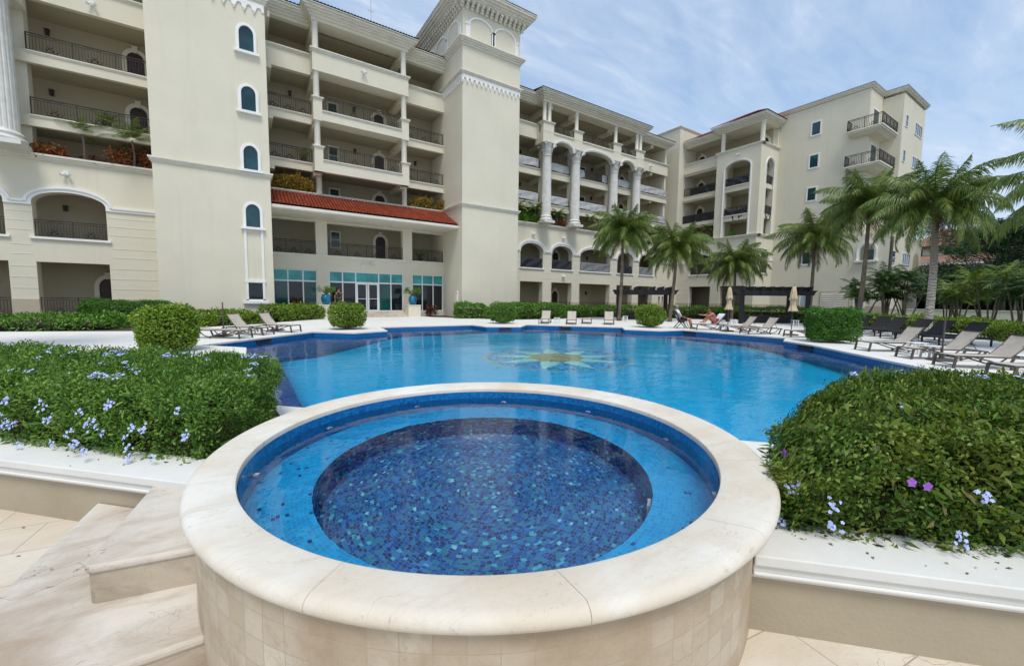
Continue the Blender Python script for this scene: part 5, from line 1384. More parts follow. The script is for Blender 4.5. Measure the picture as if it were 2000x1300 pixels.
for lab, x, y, h, ns, sd, mt, sp_, L_ in (
  ("leftmost clump of thin garden palms, in front of the side block's corner", 37.5,10.9,3.0,7,1,'frond_dark',1.2,1.3),
  ('thin garden palm clump right of the first clump against the pale end wall', 38.3,9.8,3.6,9,2,'frond_dark',1.3,1.4),
  ('thin garden palm clump nearest the left side of the pale ringed trunk', 39.0,8.7,3.4,7,3,'frond_dark',1.0,1.3),
  ('yellow-green garden palm just right of the pale ringed trunk', 39.0,6.3,2.4,5,4,'frond_yellow',.8,1.3),
  ('tall yellow-green garden palm in front of the carport', 36.0,4.6,3.2,6,5,'frond_yellow',.8,1.6),
  ('dark garden palm left of the parked car', 34.5,3.2,3.0,6,6,'frond_dark',.9,1.6),
  ('leaning garden palm in front of the parked car', 30.0,1.35,3.0,6,7,'frond_dark',1.0,1.6),
  ('big dark garden palm at the right edge behind the low hedge', 27.6,-.15,3.3,9,8,'frond_dark',1.0,1.7),
  ('dark palm clump filling the gap above the parked car', 40.0,2.6,4.2,8,9,'frond_dark',1.4,1.9),
  ('tall dark palm clump at the far right above the low hedge', 34.0,.6,4.4,9,10,'frond_dark',1.4,2.0),
  ('mid green palm clump between the ringed trunk and the carport post', 42.5,7.4,2.6,6,11,'frond_dark',1.0,1.5)):
    areca(lab, x, y, h, ns, sd, mt, sp_, L_)
def lowfern(label, x, y, h, n, seed, mat, L=1.0):
    rs = random.Random(seed); r = empty('low_palm', (x,y,0), 0, label, 'plant', 'low feathery plants at the foot of the garden palms'); Vs = []
    for j in range(n):
        v, f, rc = frond_np(L*rs.uniform(.8,1.1), 1.3-.9*j/n, 1.3, 18, .04, .35, hang=.3); Vs.append((v@rotm(j*2.4).T+np.array([0,0,h*.3]), f))
    V, F = merge(Vs); npmesh('fronds', V, F, mat, r); m = MB(); m.tube([(0,0,0),(0,0,h*.35)], .05, 6); m.build('trunk', 'bark', r)
for i, (x, y, mt, lb_) in enumerate(((33.8,9.5,'frond_dark','low dark feathery plant behind the leftmost dark wicker lounger'),(34.3,8.3,'frond_dark','low dark feathery plant between two thin palm clumps'),(35.0,7.2,'frond','mid green feathery plant left of the pale ringed trunk'),(35.6,5.2,'frond_yellow','low yellow-orange feathery plant right of the pale ringed trunk'),(31.0,1.6,'frond_dark','low dark feathery plant below the parked car'),(28.0,.5,'frond_yellow','low feathery plant at the right edge below the big dark palm'))):
    lowfern(lb_, x, y, 1.0, 12, 40+i, mt, 1.15)

# dark broad-leaved tree far right
def tree(label, x, y, h, seed, mat='leaf_dark', R0=4.2):
    rs = random.Random(seed); r = empty('broadleaf_tree', (x,y,0), 0, label, 'tree'); tr_ = MB(); tr_.tube([(0,0,0),(.1,.1,h*.3),(0,.2,h*.55)], [.35,.28,.2], 10)
    ps = []
    for i in range(30):
        a = rs.random()*6.28; el = rs.uniform(-.15,1.2); q = rs.uniform(.45,1)*R0; c = Vector((cos(a)*cos(el)*q, sin(a)*cos(el)*q, h*.55+sin(el)*q*.9))
        tr_.tube([(0,.1,h*.4), Vector((0,0,h*.5)).lerp(c,.5)+Vector((0,0,.2)), c], [.12,.07,.03], 6)
        for j in range(9):
            n = 150; cc = np.array(c)+rng.normal(0,.62,3)*np.array([1.3,1.3,.55]); P = cc+rng.normal(0,.34,(n,3))*np.array([1.3,1.3,.42])
            ps.append(leaves(P, unit(P-cc)+np.array([0,0,.5]), .20, .42, .5, .1))
    V, F = merge(ps); npmesh('crown', V, F, mat, r); tr_.build('trunk', 'bark', r); return r
tree('large dark broadleaf tree towering behind the car and the garden palms', 60.0, 7.0, 9.6, 3, R0=5.2)
tree('dark broadleaf tree at the right edge behind the tall palm clump', 58.0, 1.6, 8.2, 6, R0=4.6)
tree('smaller dark broadleaf tree behind the pale ringed trunk and the carport', 56.5, 9.3, 4.6, 4, R0=2.4)

# ---- plants in the third-floor planters
def croton(label, x, y, z, rx, h, n, mat, ry=.35, nm='croton_shrub'):
    r = empty(nm, (x,y,z), 0, label, 'shrub', 'shrubs in the third floor planters'); ps = []
    nc = max(6, int(rx*22))
    for i in range(nc):
        c = np.array([random.uniform(-rx,rx), random.uniform(-ry,ry), 0]); hh = h*random.uniform(.45,1)*(1-.35*(abs(c[0])/rx)**3); k = max(12, n//nc)
        P = c+np.array([0,0,1])*hh*(.35+.65*rng.random(k)[:,None])+rng.normal(0,.11,(k,3)); ps.append(leaves(P, rng.normal(0,1,(k,3))*np.array([1,1,.2])+np.array([0,-.4,.6]), .19, .34, .5, .05))
    V, F = merge(ps); npmesh('foliage', V, F, mat, r); m = MB()
    for i in range(6): a = random.uniform(-rx,rx); m.tube([(a,0,-.3),(a*1.1,0,h*.6)], .02, 5)
    m.build('stems', 'twig', r)
def dwarfpalm(label, x, y, z, h, L, seed, mat='frond', nf=14):
    rs = random.Random(seed); r = empty('dwarf_palm', (x,y,z), 0, label, 'palm tree', 'small palms in the third floor planters'); m = MB(); m.tube([(0,0,-.1),(.06,-.03,h*.5),(0,-.08,h)], [.07,.06,.05], 8); m.build('trunk', 'bark', r); Vs = []
    for i in range(nf):
        v, f, rc = frond_np(L*rs.uniform(.85,1.1), 1.2-1.1*i/nf, 1.5, 34, .034, .36, hang=.4); Vs.append((v@rotm(i*2.4+rs.random()*.4).T+np.array([0,-.08,h]), f))
    V, F = merge(Vs); npmesh('crown', V, F, mat, r)
PZ = 8.75
croton('small orange croton beside the giant column at the far left ledge', -8.55,33.15,PZ,.55,1.0,1200,'leaf_croton_red')
croton('wide dark red and orange croton at the right end of the left ledge', -5.1,33.1,PZ,1.05,1.3,3000,'leaf_croton_red')
croton('low dark croton in the middle of the left ledge', -6.9,33.2,PZ,.45,.45,400,'leaf_maroon')
dwarfpalm('thin staked young palm on the left ledge', -7.2,33.1,PZ,1.75,1.5,1,nf=12)
dwarfpalm('fuller dwarf palm behind the wide croton on the left ledge', -5.1,33.0,PZ,1.7,2.0,2,nf=22)
croton('yellow and orange croton row between the bay tower and the first round column', 3.0,33.15,PZ,1.3,1.35,5200,'leaf_croton')
croton('yellow croton row beside the main tower above the red tiled roof', 12.7,33.15,PZ,1.0,1.15,3000,'leaf_croton')
croton('small yellow croton tight against the main tower above the red tiled roof', 14.2,33.1,PZ,.3,1.1,800,'leaf_croton')
croton('dense green shrub on the ledge right behind the main tower', 23.4,33.2,PZ,1.6,1.3,5200,'leaf_mid')
croton('small orange croton between the first two giant columns', 26.3,33.1,PZ,.4,1.1,800,'leaf_croton')
croton('small reddish croton between the first two giant columns, the right one', 27.6,33.1,PZ,.4,1.0,800,'leaf_croton_red')
dwarfpalm('dwarf palm on the ledge next to the main tower, leftmost of the wing ledge', 22.2,33.1,PZ,1.3,1.5,3,nf=18)
dwarfpalm('dwarf palm left of the first giant column on the wing ledge', 24.2,33.0,PZ,1.5,1.5,4,nf=18)
dwarfpalm('dwarf palm between the first two giant columns', 27.0,33.1,PZ,1.3,1.3,5,nf=16)
for i, (x, lb_) in enumerate(((31.5,'dwarf palm between the second and third giant columns'),(40.3,'dark dwarf palm right of the fourth giant column'),(41.9,'dark dwarf palm further right of the fourth giant column'),(43.4,'dark dwarf palm at the end of the wing ledge'))): dwarfpalm(lb_, x, 33.1, PZ, 1.3, 1.5, 6+i, nf=16)
croton('low green shrub row at the end of the wing ledge', 42.0,33.2,PZ,1.9,.7,2200,'leaf_dark')
dwarfpalm('dark dwarf palm on the ledge of the right building, left one', 47.4,30.8,PZ,1.2,1.5,12,nf=16); dwarfpalm('dark dwarf palm on the ledge of the right building, right one', 47.5,29.2,PZ,1.3,1.5,13,nf=16)
croton('dark green shrub on the ledge of the right building', 47.3,28.8,PZ,.5,.8,900,'leaf_dark',.8)
croton('small green shrub under the tall arch of the right building', 47.2,25.8,PZ,.4,.8,500,'leaf_mid',.6)
croton('maroon and orange shrub in front of the left lobby window', 3.3,31.9,0,.55,1.35,900,'leaf_maroon',.3,'maroon_shrub')
croton('dark maroon shrub in front of the right lobby window', 12.9,31.9,0,.35,1.0,500,'leaf_maroon',.3,'maroon_shrub')
# ================================================================ furniture
def lounger(kind='sling', recline=48, label='', loc=(0,0,0), rz=0, group='sling loungers round the pool'):
    r = empty('sun_lounger', loc, rz, label, 'sun lounger', group); fr = MB(); w = .33; zr = .33; sw = w-.03
    fm, sm = ('frame_brown','sling') if kind == 'sling' else ('dark_wicker','dark_wicker')
    a = R(recline); hx = .28; hl = .74; hd = (hx+hl*cos(a), zr+hl*sin(a))
    for s in (-1, 1):
        fr.tube([(-.98,s*w,zr-.02),(-.93,s*w,zr),(0,s*w,zr),(.95,s*w,zr-.02),(1.0,s*w,zr-.06)], .021, 8)
        if kind == 'sling':
            fr.beam((-.95,s*w,zr-.01), (-1.0,s*w,0), .04, .055)
            fr.tube([(-.55,s*w,zr-.02),(-.2,s*w,zr-.10),(.18,s*w,.10),(.36,s*w,.06),(.58,s*w,.12),(.78,s*w,zr-.04)], .020, 8)
            fr.beam((.30,s*w,.08), (.30,s*w,0), .05); fr.beam((.92,s*w,zr-.02), (.78,s*w,0), .04, .05)
        else:
            for x in (-.9,.9): fr.beam((x,s*w,zr), (x,s*w,0), .045)
            fr.beam((-.9,s*w,zr-.05),(.9,s*w,zr-.05), .03, .05)
    fr.beam((-.96,-w,zr),(-.96,w,zr), .035); fr.beam((.36,-w,.07),(.36,w,.07), .03); fr.beam((.95,-w,zr-.02),(.95,w,zr-.02), .03); fr.beam((-.99,-w,.10),(-.99,w,.10), .022)
    fr.build('frame', fm, r)
    def slab(name, pts, th=.014):
        m = MB(); n = len(pts); V = []; SB = 5
        for k, (x, z) in enumerate(pts):
            for j in range(SB+1):
                y = -sw+2*sw*j/SB; sag = -.018*(1-(y/sw)**2); V.append((x,y,z+sag))
        F = [(k*(SB+1)+j, k*(SB+1)+j+1, (k+1)*(SB+1)+j+1, (k+1)*(SB+1)+j) for k in range(n-1) for j in range(SB)]
        k0 = len(V); V += [(x,y,z-th) for x,y,z in V]; F += [tuple(q+k0 for q in f[::-1]) for f in F]
        for j in range(SB): F += [(j+1,j,k0+j,k0+j+1), ((n-1)*(SB+1)+j,(n-1)*(SB+1)+j+1,k0+(n-1)*(SB+1)+j+1,k0+(n-1)*(SB+1)+j)]
        for k in range(n-1): F += [(k*(SB+1),(k+1)*(SB+1),k0+(k+1)*(SB+1),k0+k*(SB+1)), ((k+1)*(SB+1)+SB,k*(SB+1)+SB,k0+k*(SB+1)+SB,k0+(k+1)*(SB+1)+SB)]
        m.add(V, F); return m.build(name, sm, r, smooth=True)
    slab('seat', [(-.97+.25*i, zr+.012+(.01*sin(i*1.3))) for i in range(6)])
    bp = [(hx+hl*cos(a)*i/5+.03*sin(pi*i/5)*sin(a), zr+.015+hl*sin(a)*i/5-.03*sin(pi*i/5)*cos(a)) for i in range(6)]
    if recline > 5:
        bp.append((hd[0]+.04, hd[1]+.0))
    slab('backrest', bp)
    b2 = MB()
    for s in (-1, 1):
        b2.tube([(hx,s*(w-.015),zr)]+[(x,s*(w-.015),z-.01) for x, z in bp[1:]], .016, 7)
        if recline > 5: b2.beam((hx+hl*cos(a)*.55, s*(w-.06), zr+hl*sin(a)*.55), (hx+.46, s*(w-.06), zr-.03), .014)
    b2.beam((hd[0],-w+.01,hd[1]),(hd[0],w-.01,hd[1]), .03); b2.build('back_frame', fm, r)
    if kind == 'sling': r.scale = (.88,.88,.88)
    return r
def place(l0, near, ang, half=.33, side=1):
    """centre of a lounger from the foot end of its near rail; heading ang = towards the head"""
    d = Vector((cos(ang), sin(ang))); n = Vector((-sin(ang), cos(ang)))*side; c = Vector(near)+d*.96*.88+n*half*.88; return (c.x, c.y, 0)
H0 = R(-45)
A = lounger('sling', 50, "taupe sling lounger just right of the big square shrub, standing free at the pool edge", place(None,(16.35,4.45),R(-38)), R(-38))
dup(A, place(None,(15.2,3.22),R(-44)), R(-44), "taupe sling lounger directly behind the bare parasol pole at the right")
dup(A, place(None,(14.02,2.23),R(-44)), R(-44), 'largest taupe sling lounger at the right side, nearest raised one')
dup(A, place(None,(12.75,1.20),R(-44)), R(-44), 'taupe sling lounger cut off by the right edge of the picture', sc=None)
dup(A, place(None,(19.98,10.99),R(-30)), R(-30), 'taupe sling lounger right of the first closed parasol, its raised back toward the second pergola')
dup(A, place(None,(19.60,9.75),R(-25)), R(-25), "taupe sling lounger in front of the right pergola, midway between the two closed parasols")
dup(A, place(None,(19.75,8.05),R(-40)), R(-40), 'taupe sling lounger partly hidden by the big square shrub, beside the second closed parasol')
WL = (*place(None,(19.92,12.56),R(-28))[:2], 0); wl = dup(A, WL, R(-28), 'sling lounger with a white towel on which the woman rests')
F0 = lounger('sling', 2, 'flat dark-edged sling lounger, the nearest of the left group', place(None,(-.17,16.88),R(139),.33,-1), R(139))
dup(A, place(None,(.56,18.10),R(138),.33,-1), R(138), 'raised sling lounger in the middle of the left group, by the short pole')
dup(A, place(None,(1.60,19.0),R(137),.33,-1), R(137), 'raised sling lounger farthest right in the left group')
dup(A, (16.0,20.5,0), R(45), 'sling lounger seen from its foot end, leftmost of the far row'); dup(A, (17.1,19.25,0), R(47), 'sling lounger seen from its foot end, second in the far row')
dup(A, (19.25,18.15,0), R(44), "sling lounger seen from its foot end, rightmost of the far row near the pergola"); dup(F0, (18.5,19.35,0), R(45), 'flat sling lounger in the far row between two raised ones')
D0 = lounger('wicker', 45, 'dark wicker lounger, leftmost of the dark row', (26.9,8.1,0), R(-22), 'dark wicker loungers in a row')
for i, (x, y, lb_) in enumerate(((26.1,7.15,'dark wicker lounger, second from the left in the dark row'),(25.1,6.35,'dark wicker lounger, third from the left, behind the first near taupe lounger'),(24.1,5.35,'dark wicker lounger, fourth from the left, between two near taupe loungers'),(23.0,4.55,'dark wicker lounger, fifth from the left, behind the bare parasol pole'),(22.0,3.55,'dark wicker lounger at the right end of the dark row'))):
    dup(D0, (x,y,0), R(-24-3*i), lb_)
def side_table(label, x, y, rz=0):
    r = empty('side_table', (x,y,0), rz, label, 'table', 'white plastic side tables')
    m = MB(); m.box(-.24,.24,-.24,.24,.40,.43); m.build('table_top', 'plastic_white', r, bevel=.012)
    for sx in (-1,1):
        for sy in (-1,1): l = MB(); l.hexa([(sx*.20-.025,sy*.20-.025,0),(sx*.20+.025,sy*.20-.025,0),(sx*.20+.025,sy*.20+.025,0),(sx*.20-.025,sy*.20+.025,0),(sx*.16-.03,sy*.16-.03,.40),(sx*.16+.03,sy*.16-.03,.40),(sx*.16+.03,sy*.16+.03,.40),(sx*.16-.03,sy*.16+.03,.40)]); l.build('leg', 'plastic_white', r)
    m = MB(); m.beam((-.18,-.18,.2),(.18,.18,.2), .02); m.beam((-.18,.18,.2),(.18,-.18,.2), .02); m.build('brace', 'plastic_white', r); return r
st_ = side_table('white side table between the two raised left loungers', .35, 19.0, R(45)); st_.scale = (.8,.8,.85)
for lb_, x, y in (('white side table between the two leftmost loungers of the far row',16.55,20.0),('white side table beside the left post of the first pergola',23.2,20.3),('white side table between the woman and the first closed parasol',21.0,11.75),
                  ('white side table beside the left post of the second pergola',26.5,14.2),('white side table by the right post of the second pergola',29.8,12.0),('white side table between the first two near right loungers',16.8,3.5),('low white side table under the second near right lounger',15.9,3.0)):
    dup(st_, (x,y,0), R(45), lb_)
# ---- parasols
def parasol(label, x, y, h=2.25):
    r = empty('closed_parasol', (x,y,0), 0, label, 'parasol', 'closed beige parasols'); m = MB(); m.tube([(0,0,0),(0,0,h+.02)], .019, 10); m.ball((0,0,h+.03), .03, 8, 5); m.build('pole', 'frame_brown', r)
    m = MB(); m.lathe([(.30,0),(.30,.03),(.26,.055),(.06,.07),(.05,.20),(.03,.21)], n=24); m.build('base', 'frame_brown', r, smooth=True)
    c = MB(); prof = [(.03,h),(.07,h-.06),(.105,h-.30),(.13,h-.52),(.165,h-.60),(.125,h-.62),(.10,h-.72),(.095,h-.82),(.12,h-.95),(.17,h-1.10),(.19,h-1.16),(.165,h-1.15)]
    c.lathe(prof, n=40, flute=lambda t, z: 1+.16*cos(t*8+z*3)+.07*cos(t*5+z*9), cap=False); c.build('canopy', 'umbrella', r, smooth='all')
    c = MB(); c.lathe([(.105,h-.74),(.108,h-.78),(.105,h-.82)], n=20, cap=False); c.build('tie_strap', 'umbrella', r); return r
P1 = parasol('closed beige parasol between the woman and the first taupe lounger', 20.63, 11.33); dup(P1, (21.08,8.62,0), .7, 'closed beige parasol in front of the right end of the second pergola')
def pole(label, x, y, h, rz=0):
    r = empty('parasol_stand', (x,y,0), 0, label, 'parasol stand', 'empty parasol stands'); m = MB(); m.tube([(0,0,0),(0,0,h)], .022, 10); m.build('pole', 'frame_brown', r)
    m = MB(); m.lathe([(.30,0),(.30,.03),(.26,.055),(.06,.07),(.05,.20),(.03,.21)], n=24); m.build('base', 'frame_brown', r, smooth=True)
pole('bare upright pole on a round base beside the flat left lounger', -.64, 18.45, 1.25); pole('round empty parasol base between the two raised left loungers', 1.20, 20.6, .3)
pole('bare upright pole on a round base among the near right loungers', 15.62, 2.75, 1.10)
# ---- pergolas
def pergola(label, p0, p1, depth_dir, dp, h=2.32, n=7):
    P0, P1_ = Vector((*p0,0)), Vector((*p1,0)); c = (P0+P1_)/2; r = empty('pergola', c, 0, label, 'pergola', 'black timber pergolas'); d = (P1_-P0).normalized(); L = (P1_-P0).length; n2 = Vector((*depth_dir,0)).normalized()
    a, b = P0-c, P1_-c
    for q in (a, b, a+n2*dp, b+n2*dp): m = MB(); m.beam(q, q+Vector((0,0,h)), .23); m.build('post', 'dark_wood', r, bevel=.01)
    up = Vector((0,0,1))
    def shaped(P, Q, z, hh, w, name):
        D = (Q-P).normalized(); N_ = D.cross(up)*w/2; m = MB(); prof = [(0,0),(.06,-hh*.25),(.12,-hh*.35),(.2,-hh*.9),(.26,-hh),((Q-P).length-.26,-hh),((Q-P).length-.2,-hh*.9),((Q-P).length-.12,-hh*.35),((Q-P).length-.06,-hh*.25),((Q-P).length,0)]
        m.prism([(x,y) for x,y in prof], -1, 1, lambda x, y, s: tuple(P+D*x+up*(z+y)+N_*s)); return m.build(name, 'dark_wood', r)
    for q in (Vector((0,0,0)), n2*dp): shaped(a-d*.55+q, b+d*.55+q, h+.10, .34, .11, 'beam')
    for i in range(n): q = a+d*(L*i/(n-1)); shaped(q-n2*.5, q+n2*(dp+.5), h+.34, .27, .13, 'rafter')
    return r
pergola('black timber pergola in front of the wing arcade, left one', (24.06,21.61), (26.67,19.05), (.72,.70), 2.6, 2.22)
pergola('black timber pergola behind the taupe loungers, right one', (28.75,14.9), (32.0,12.2), (.68,.73), 2.6, 2.22, 8)
def trough(label, x, y, L, rz): 
    r = empty('planter_box', (x,y,0), rz, label, 'planter', 'long black planter boxes'); m = MB(); m.box(-L/2,L/2,-.22,.22,.03,.50); m.box(-L/2-.02,L/2+.02,-.24,.24,.46,.53); m.build('box', 'dark_wood', r, bevel=.01); m = MB(); m.box(-L/2+.05,L/2-.05,-.17,.17,.52,.545); m.build('soil', 'soil', r)
trough('long black planter box under the left pergola', 26.6, 21.7, 2.2, R(-44)); trough('long black planter box under the right pergola', 31.6, 14.6, 3.6, R(-40))
# ---- pots on pedestals
def pedestal(label, x, y): 
    r = empty('pedestal', (x,y,0), 0, label, 'pedestal', 'stucco pedestals by the entrance'); m = MB(); m.box(-.5,.5,-.45,.45,0,.86); m.build('block', 'stucco', r); m = MB(); m.box(-.53,.53,-.48,.48,.86,.93); m.build('cap', 'trim_cream', r, bevel=.01)
def potted(label, x, y, seed):
    rs = random.Random(seed); r = empty('potted_plant', (x,y,.93), 0, label, 'potted plant', 'blue pots with small trees'); m = MB(); m.lathe([(.17,0),(.22,.03),(.31,.28),(.335,.45),(.30,.60),(.245,.66),(.27,.70),(.27,.73),(.23,.73),(.21,.64)], n=28); m.build('pot', 'pot_blue', r, smooth=True)
    st = MB(); ps = []
    for i in range(16):
        a = rs.random()*6.28; e = Vector((cos(a)*rs.uniform(.2,.62), sin(a)*rs.uniform(.2,.5), rs.uniform(.95,1.25))); st.tube([(0,0,.66), Vector((0,0,.8)).lerp(e,.5)+Vector((0,0,.05)), e], [.03,.015,.008], 5)
        P = np.array(e)+rng.normal(0,.08,(45,3)); ps.append(leaves(P, rng.normal(0,1,(45,3)), .10, .5, .3))
    st.build('trunk', 'bark', r); V, F = merge(ps); npmesh('foliage', V, F, 'leaf_mid', r)
pedestal('left stucco pedestal beside the entrance steps', 4.95, 31.75); pedestal('right stucco pedestal beside the entrance steps', 11.35, 31.75)
potted('blue glazed pot with a small wind-swept tree left of the entrance', 4.95, 31.75, 1); potted('blue glazed pot with a small tree right of the entrance', 11.35, 31.75, 2)
def balcony_plant(label, x, y, z, h, seed, mat='leaf_mid'):
    r = empty('potted_plant', (x,y,z), 0, label, 'potted plant', 'potted plants on the galleries'); m = MB(); m.lathe([(.14,0),(.2,.3),(.21,.33)], n=16); m.build('pot', 'frame_brown', r); Vs = []
    for i in range(12): v, f, rc = frond_np(h*.7, 1.3-.5*i/12, 1.1, 12, .05, .25); Vs.append((v@rotm(i*2.4).T+np.array([0,0,.3]), f))
    V, F = merge(Vs); npmesh('foliage', V, F, mat and 'frond', r)
balcony_plant('leafy potted plant behind the fourth floor railing next to the bay tower', 3.95, 33.4, 10.93, 1.6, 1)
balcony_plant('dark potted plant in the second floor gallery beside the main tower', 12.7, 33.6, 4.53, 1.9, 2)
balcony_plant('trailing potted plant on the fourth floor of the left wing', -6.2, 33.3, 10.93, 1.3, 3)
balcony_plant('potted plant on the fifth floor of the right building', 48.0, 28.6, 14.4, 1.6, 4)

# ---- plastic sheets tied over railings
def sheet_cover(label, T, a0, a1, zt, h, mat, seed, sag=0.0, drop=None):
    """crumpled sheet hanging over a railing; T(a,d,z)"""
    rs = random.Random(seed); na, nz_ = max(8, int((a1-a0)/.09)), 10; V = []; ph = [rs.random()*6 for _ in range(6)]
    c = Vector(T((a0+a1)/2, 0, zt-h)); r = None
    for side in (0, 1):
        for j in range(nz_+1):
            for i in range(na+1):
                s = i/na; t = j/nz_; hh = h*(1+.05*sin(s*9+ph[0]))*(1 if drop is None else (1+drop*max(0, sin(s*pi*rs.choice([1]))**1.5+.25*sin(s*14+ph[1]))))
                z = zt-sag*sin(s*pi)-hh*t; d = -.06-.035*sin(s*(a1-a0)*7+ph[2]+t*2)*t-.02*sin(s*(a1-a0)*19+ph[3]+t*5)-.02*sin(t*7+s*11+ph[4])-(.012 if side else 0)
                V.append(Vector(T(a0+(a1-a0)*s, d, z))-c)
    w = na+1; F = []; k0 = w*(nz_+1)
    for j in range(nz_):
        for i in range(na): f = (j*w+i, j*w+i+1, (j+1)*w+i+1, (j+1)*w+i); F += [f, tuple(q+k0 for q in f[::-1])]
    for i in range(na): F += [(i+1,i,k0+i,k0+i+1), (nz_*w+i,nz_*w+i+1,k0+nz_*w+i+1,k0+nz_*w+i)]
    for j in range(nz_): F += [(j*w,(j+1)*w,k0+(j+1)*w,k0+j*w), ((j+1)*w+na,j*w+na,k0+j*w+na,k0+(j+1)*w+na)]
    me = bpy.data.meshes.new('plastic_sheet'); me.from_pydata([tuple(v) for v in V], [], F)
    o = link('plastic_sheet', me, mat, None, 'all', loc=c); tag(o, label, 'plastic sheet', 'plastic sheets over the railings'); return o
TG = TX(Y+.14)
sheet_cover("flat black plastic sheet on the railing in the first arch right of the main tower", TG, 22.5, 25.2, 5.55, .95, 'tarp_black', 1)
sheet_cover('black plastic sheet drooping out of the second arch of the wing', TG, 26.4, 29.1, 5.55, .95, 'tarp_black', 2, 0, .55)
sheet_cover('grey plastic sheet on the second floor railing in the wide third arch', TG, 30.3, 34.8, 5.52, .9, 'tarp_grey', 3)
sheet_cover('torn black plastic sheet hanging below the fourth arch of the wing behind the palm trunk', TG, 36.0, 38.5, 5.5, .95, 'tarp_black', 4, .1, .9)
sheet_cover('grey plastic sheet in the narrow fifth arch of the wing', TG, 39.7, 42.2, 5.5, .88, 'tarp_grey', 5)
TGu = TX(Y+.02); k = 10
names = {0:'between main tower and first giant column',1:'between first and second giant columns',2:'between second and third giant columns',3:'between third and fourth giant columns',4:'right of the fourth giant column'}
for fi, z in ((5,14.16),(4,10.94)):
    for si, (a0, a1) in enumerate(segs):
        a1_ = a1-.1; a0_ = a0+.1
        if fi == 5 and si == 2: a1_ = a0+1.3
        sheet_cover('pale plastic sheet on the %s floor railing %s' % ({5:'fifth',4:'fourth'}[fi], names[si]), TGu, a0_, a1_, z+.88, .78, 'tarp_pale' if 'tarp_pale' in M else 'tarp_grey', k); k += 1
sheet_cover("short pale plastic strip on the fifth floor railing just left of the third giant column", TGu, 33.1, 33.9, 15.04, .8, 'tarp_pale', 33)
TH = TY(XR0+.14); TH2 = TY(47.34)
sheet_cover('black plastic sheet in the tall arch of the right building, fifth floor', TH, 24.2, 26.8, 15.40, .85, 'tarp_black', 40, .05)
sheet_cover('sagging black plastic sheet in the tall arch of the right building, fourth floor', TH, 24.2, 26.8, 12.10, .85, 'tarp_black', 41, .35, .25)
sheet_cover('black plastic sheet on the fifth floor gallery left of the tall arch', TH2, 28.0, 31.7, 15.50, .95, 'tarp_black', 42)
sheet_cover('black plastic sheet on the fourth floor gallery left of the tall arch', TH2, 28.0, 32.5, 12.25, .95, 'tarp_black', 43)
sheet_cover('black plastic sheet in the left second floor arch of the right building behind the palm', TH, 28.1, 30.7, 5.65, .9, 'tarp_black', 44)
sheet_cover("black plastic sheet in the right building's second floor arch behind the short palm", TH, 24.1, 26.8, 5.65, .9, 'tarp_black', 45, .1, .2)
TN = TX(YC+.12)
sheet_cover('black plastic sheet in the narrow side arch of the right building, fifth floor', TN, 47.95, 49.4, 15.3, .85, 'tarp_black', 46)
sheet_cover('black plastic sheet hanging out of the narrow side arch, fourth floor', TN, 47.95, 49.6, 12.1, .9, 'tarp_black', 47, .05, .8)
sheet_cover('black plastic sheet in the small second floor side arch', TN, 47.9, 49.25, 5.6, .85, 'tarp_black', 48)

# ---- far right background
def at(px, py, depth):
    v = fwv*f__+rtv*(px-1000)+dnv*(py-650); v = v/v.dot(fwv); return Vector((0,0,1.5))+v*depth
f__ = 797.6; _p, _r, _y = R(4.746), R(-.727), R(56.658)
fwv = Vector((cos(_y)*cos(_p), sin(_y)*cos(_p), -sin(_p))); _rt = Vector((sin(_y), -cos(_y), 0)); _dn = fwv.cross(_rt); rtv = _rt*cos(_r)+_dn*sin(_r); dnv = -_rt*sin(_r)+_dn*cos(_r)
hs = empty('distant_house', (88,13,0), 0, 'cream house with faded terracotta tile roofs far behind the palms', 'house')
def hb(m, x0, x1, y0, y1, z0, z1, name, mat): return MB().box(x0,x1,y0,y1,z0,z1).build(name, mat, hs, world=True)
hb(None, 86, 100, 7.5, 22, 0, 7.2, 'wall', 'stucco'); hb(None, 89.5, 100, 9, 20, 7.2, 10.3, 'wall', 'stucco')
tiled('roof', [(85.2,6.8,7.5),(85.2,23.0,7.5),(89.4,21,9.0),(89.4,9,9.0)], 'tile_faded', parent=hs)
tiled('roof', [(88.8,8,10.4),(88.8,21,10.4),(94,18,13.2),(94,11,13.2)], 'tile_faded', parent=hs)
hb(None, 85.1, 86.2, 6.7, 23.1, 7.25, 7.5, 'eave', 'trim_white'); hb(None, 88.7, 90, 7.9, 21.1, 10.15, 10.4, 'eave', 'frame_brown')
for y in (11.5, 15.5, 19): hb(None, 89.46, 89.5, y, y+1.1, 8.9, 10.0, 'window', 'glass_dark')
for y in (10, 14, 18): hb(None, 85.95, 86.0, y, y+1.3, 4.6, 6.0, 'window', 'glass_dark')
cpt = empty('carport', (80,8,0), 0, 'grey canopy over a dark carport behind the garden palms', 'carport')
m = MB(); m.hexa([(78,-6,3.2),(84,-6,3.9),(84,17.5,3.9),(78,17.5,3.2),(78,-6,3.3),(84,-6,4.0),(84,17.5,4.0),(78,17.5,3.3)]); m.build('canopy', 'canopy_grey', cpt, world=True)
m = MB(); m.box(83.6,83.9,-6,17.5,0,3.85); m.build('shadow_back', 'dark_wood', cpt, world=True)  # near-black sheet painting the shadow under the canopy
m = MB(); m.box(78,83.6,17.2,17.4,0,3.6); m.build('shadow_side', 'dark_wood', cpt, world=True)  # near-black end sheet closing off the same painted shadow
for y in (-4,2,8,14): m = MB(); m.beam((78.4,y,0),(78.4,y,3.25), .18); m.build('post', 'canopy_grey', cpt, world=True)
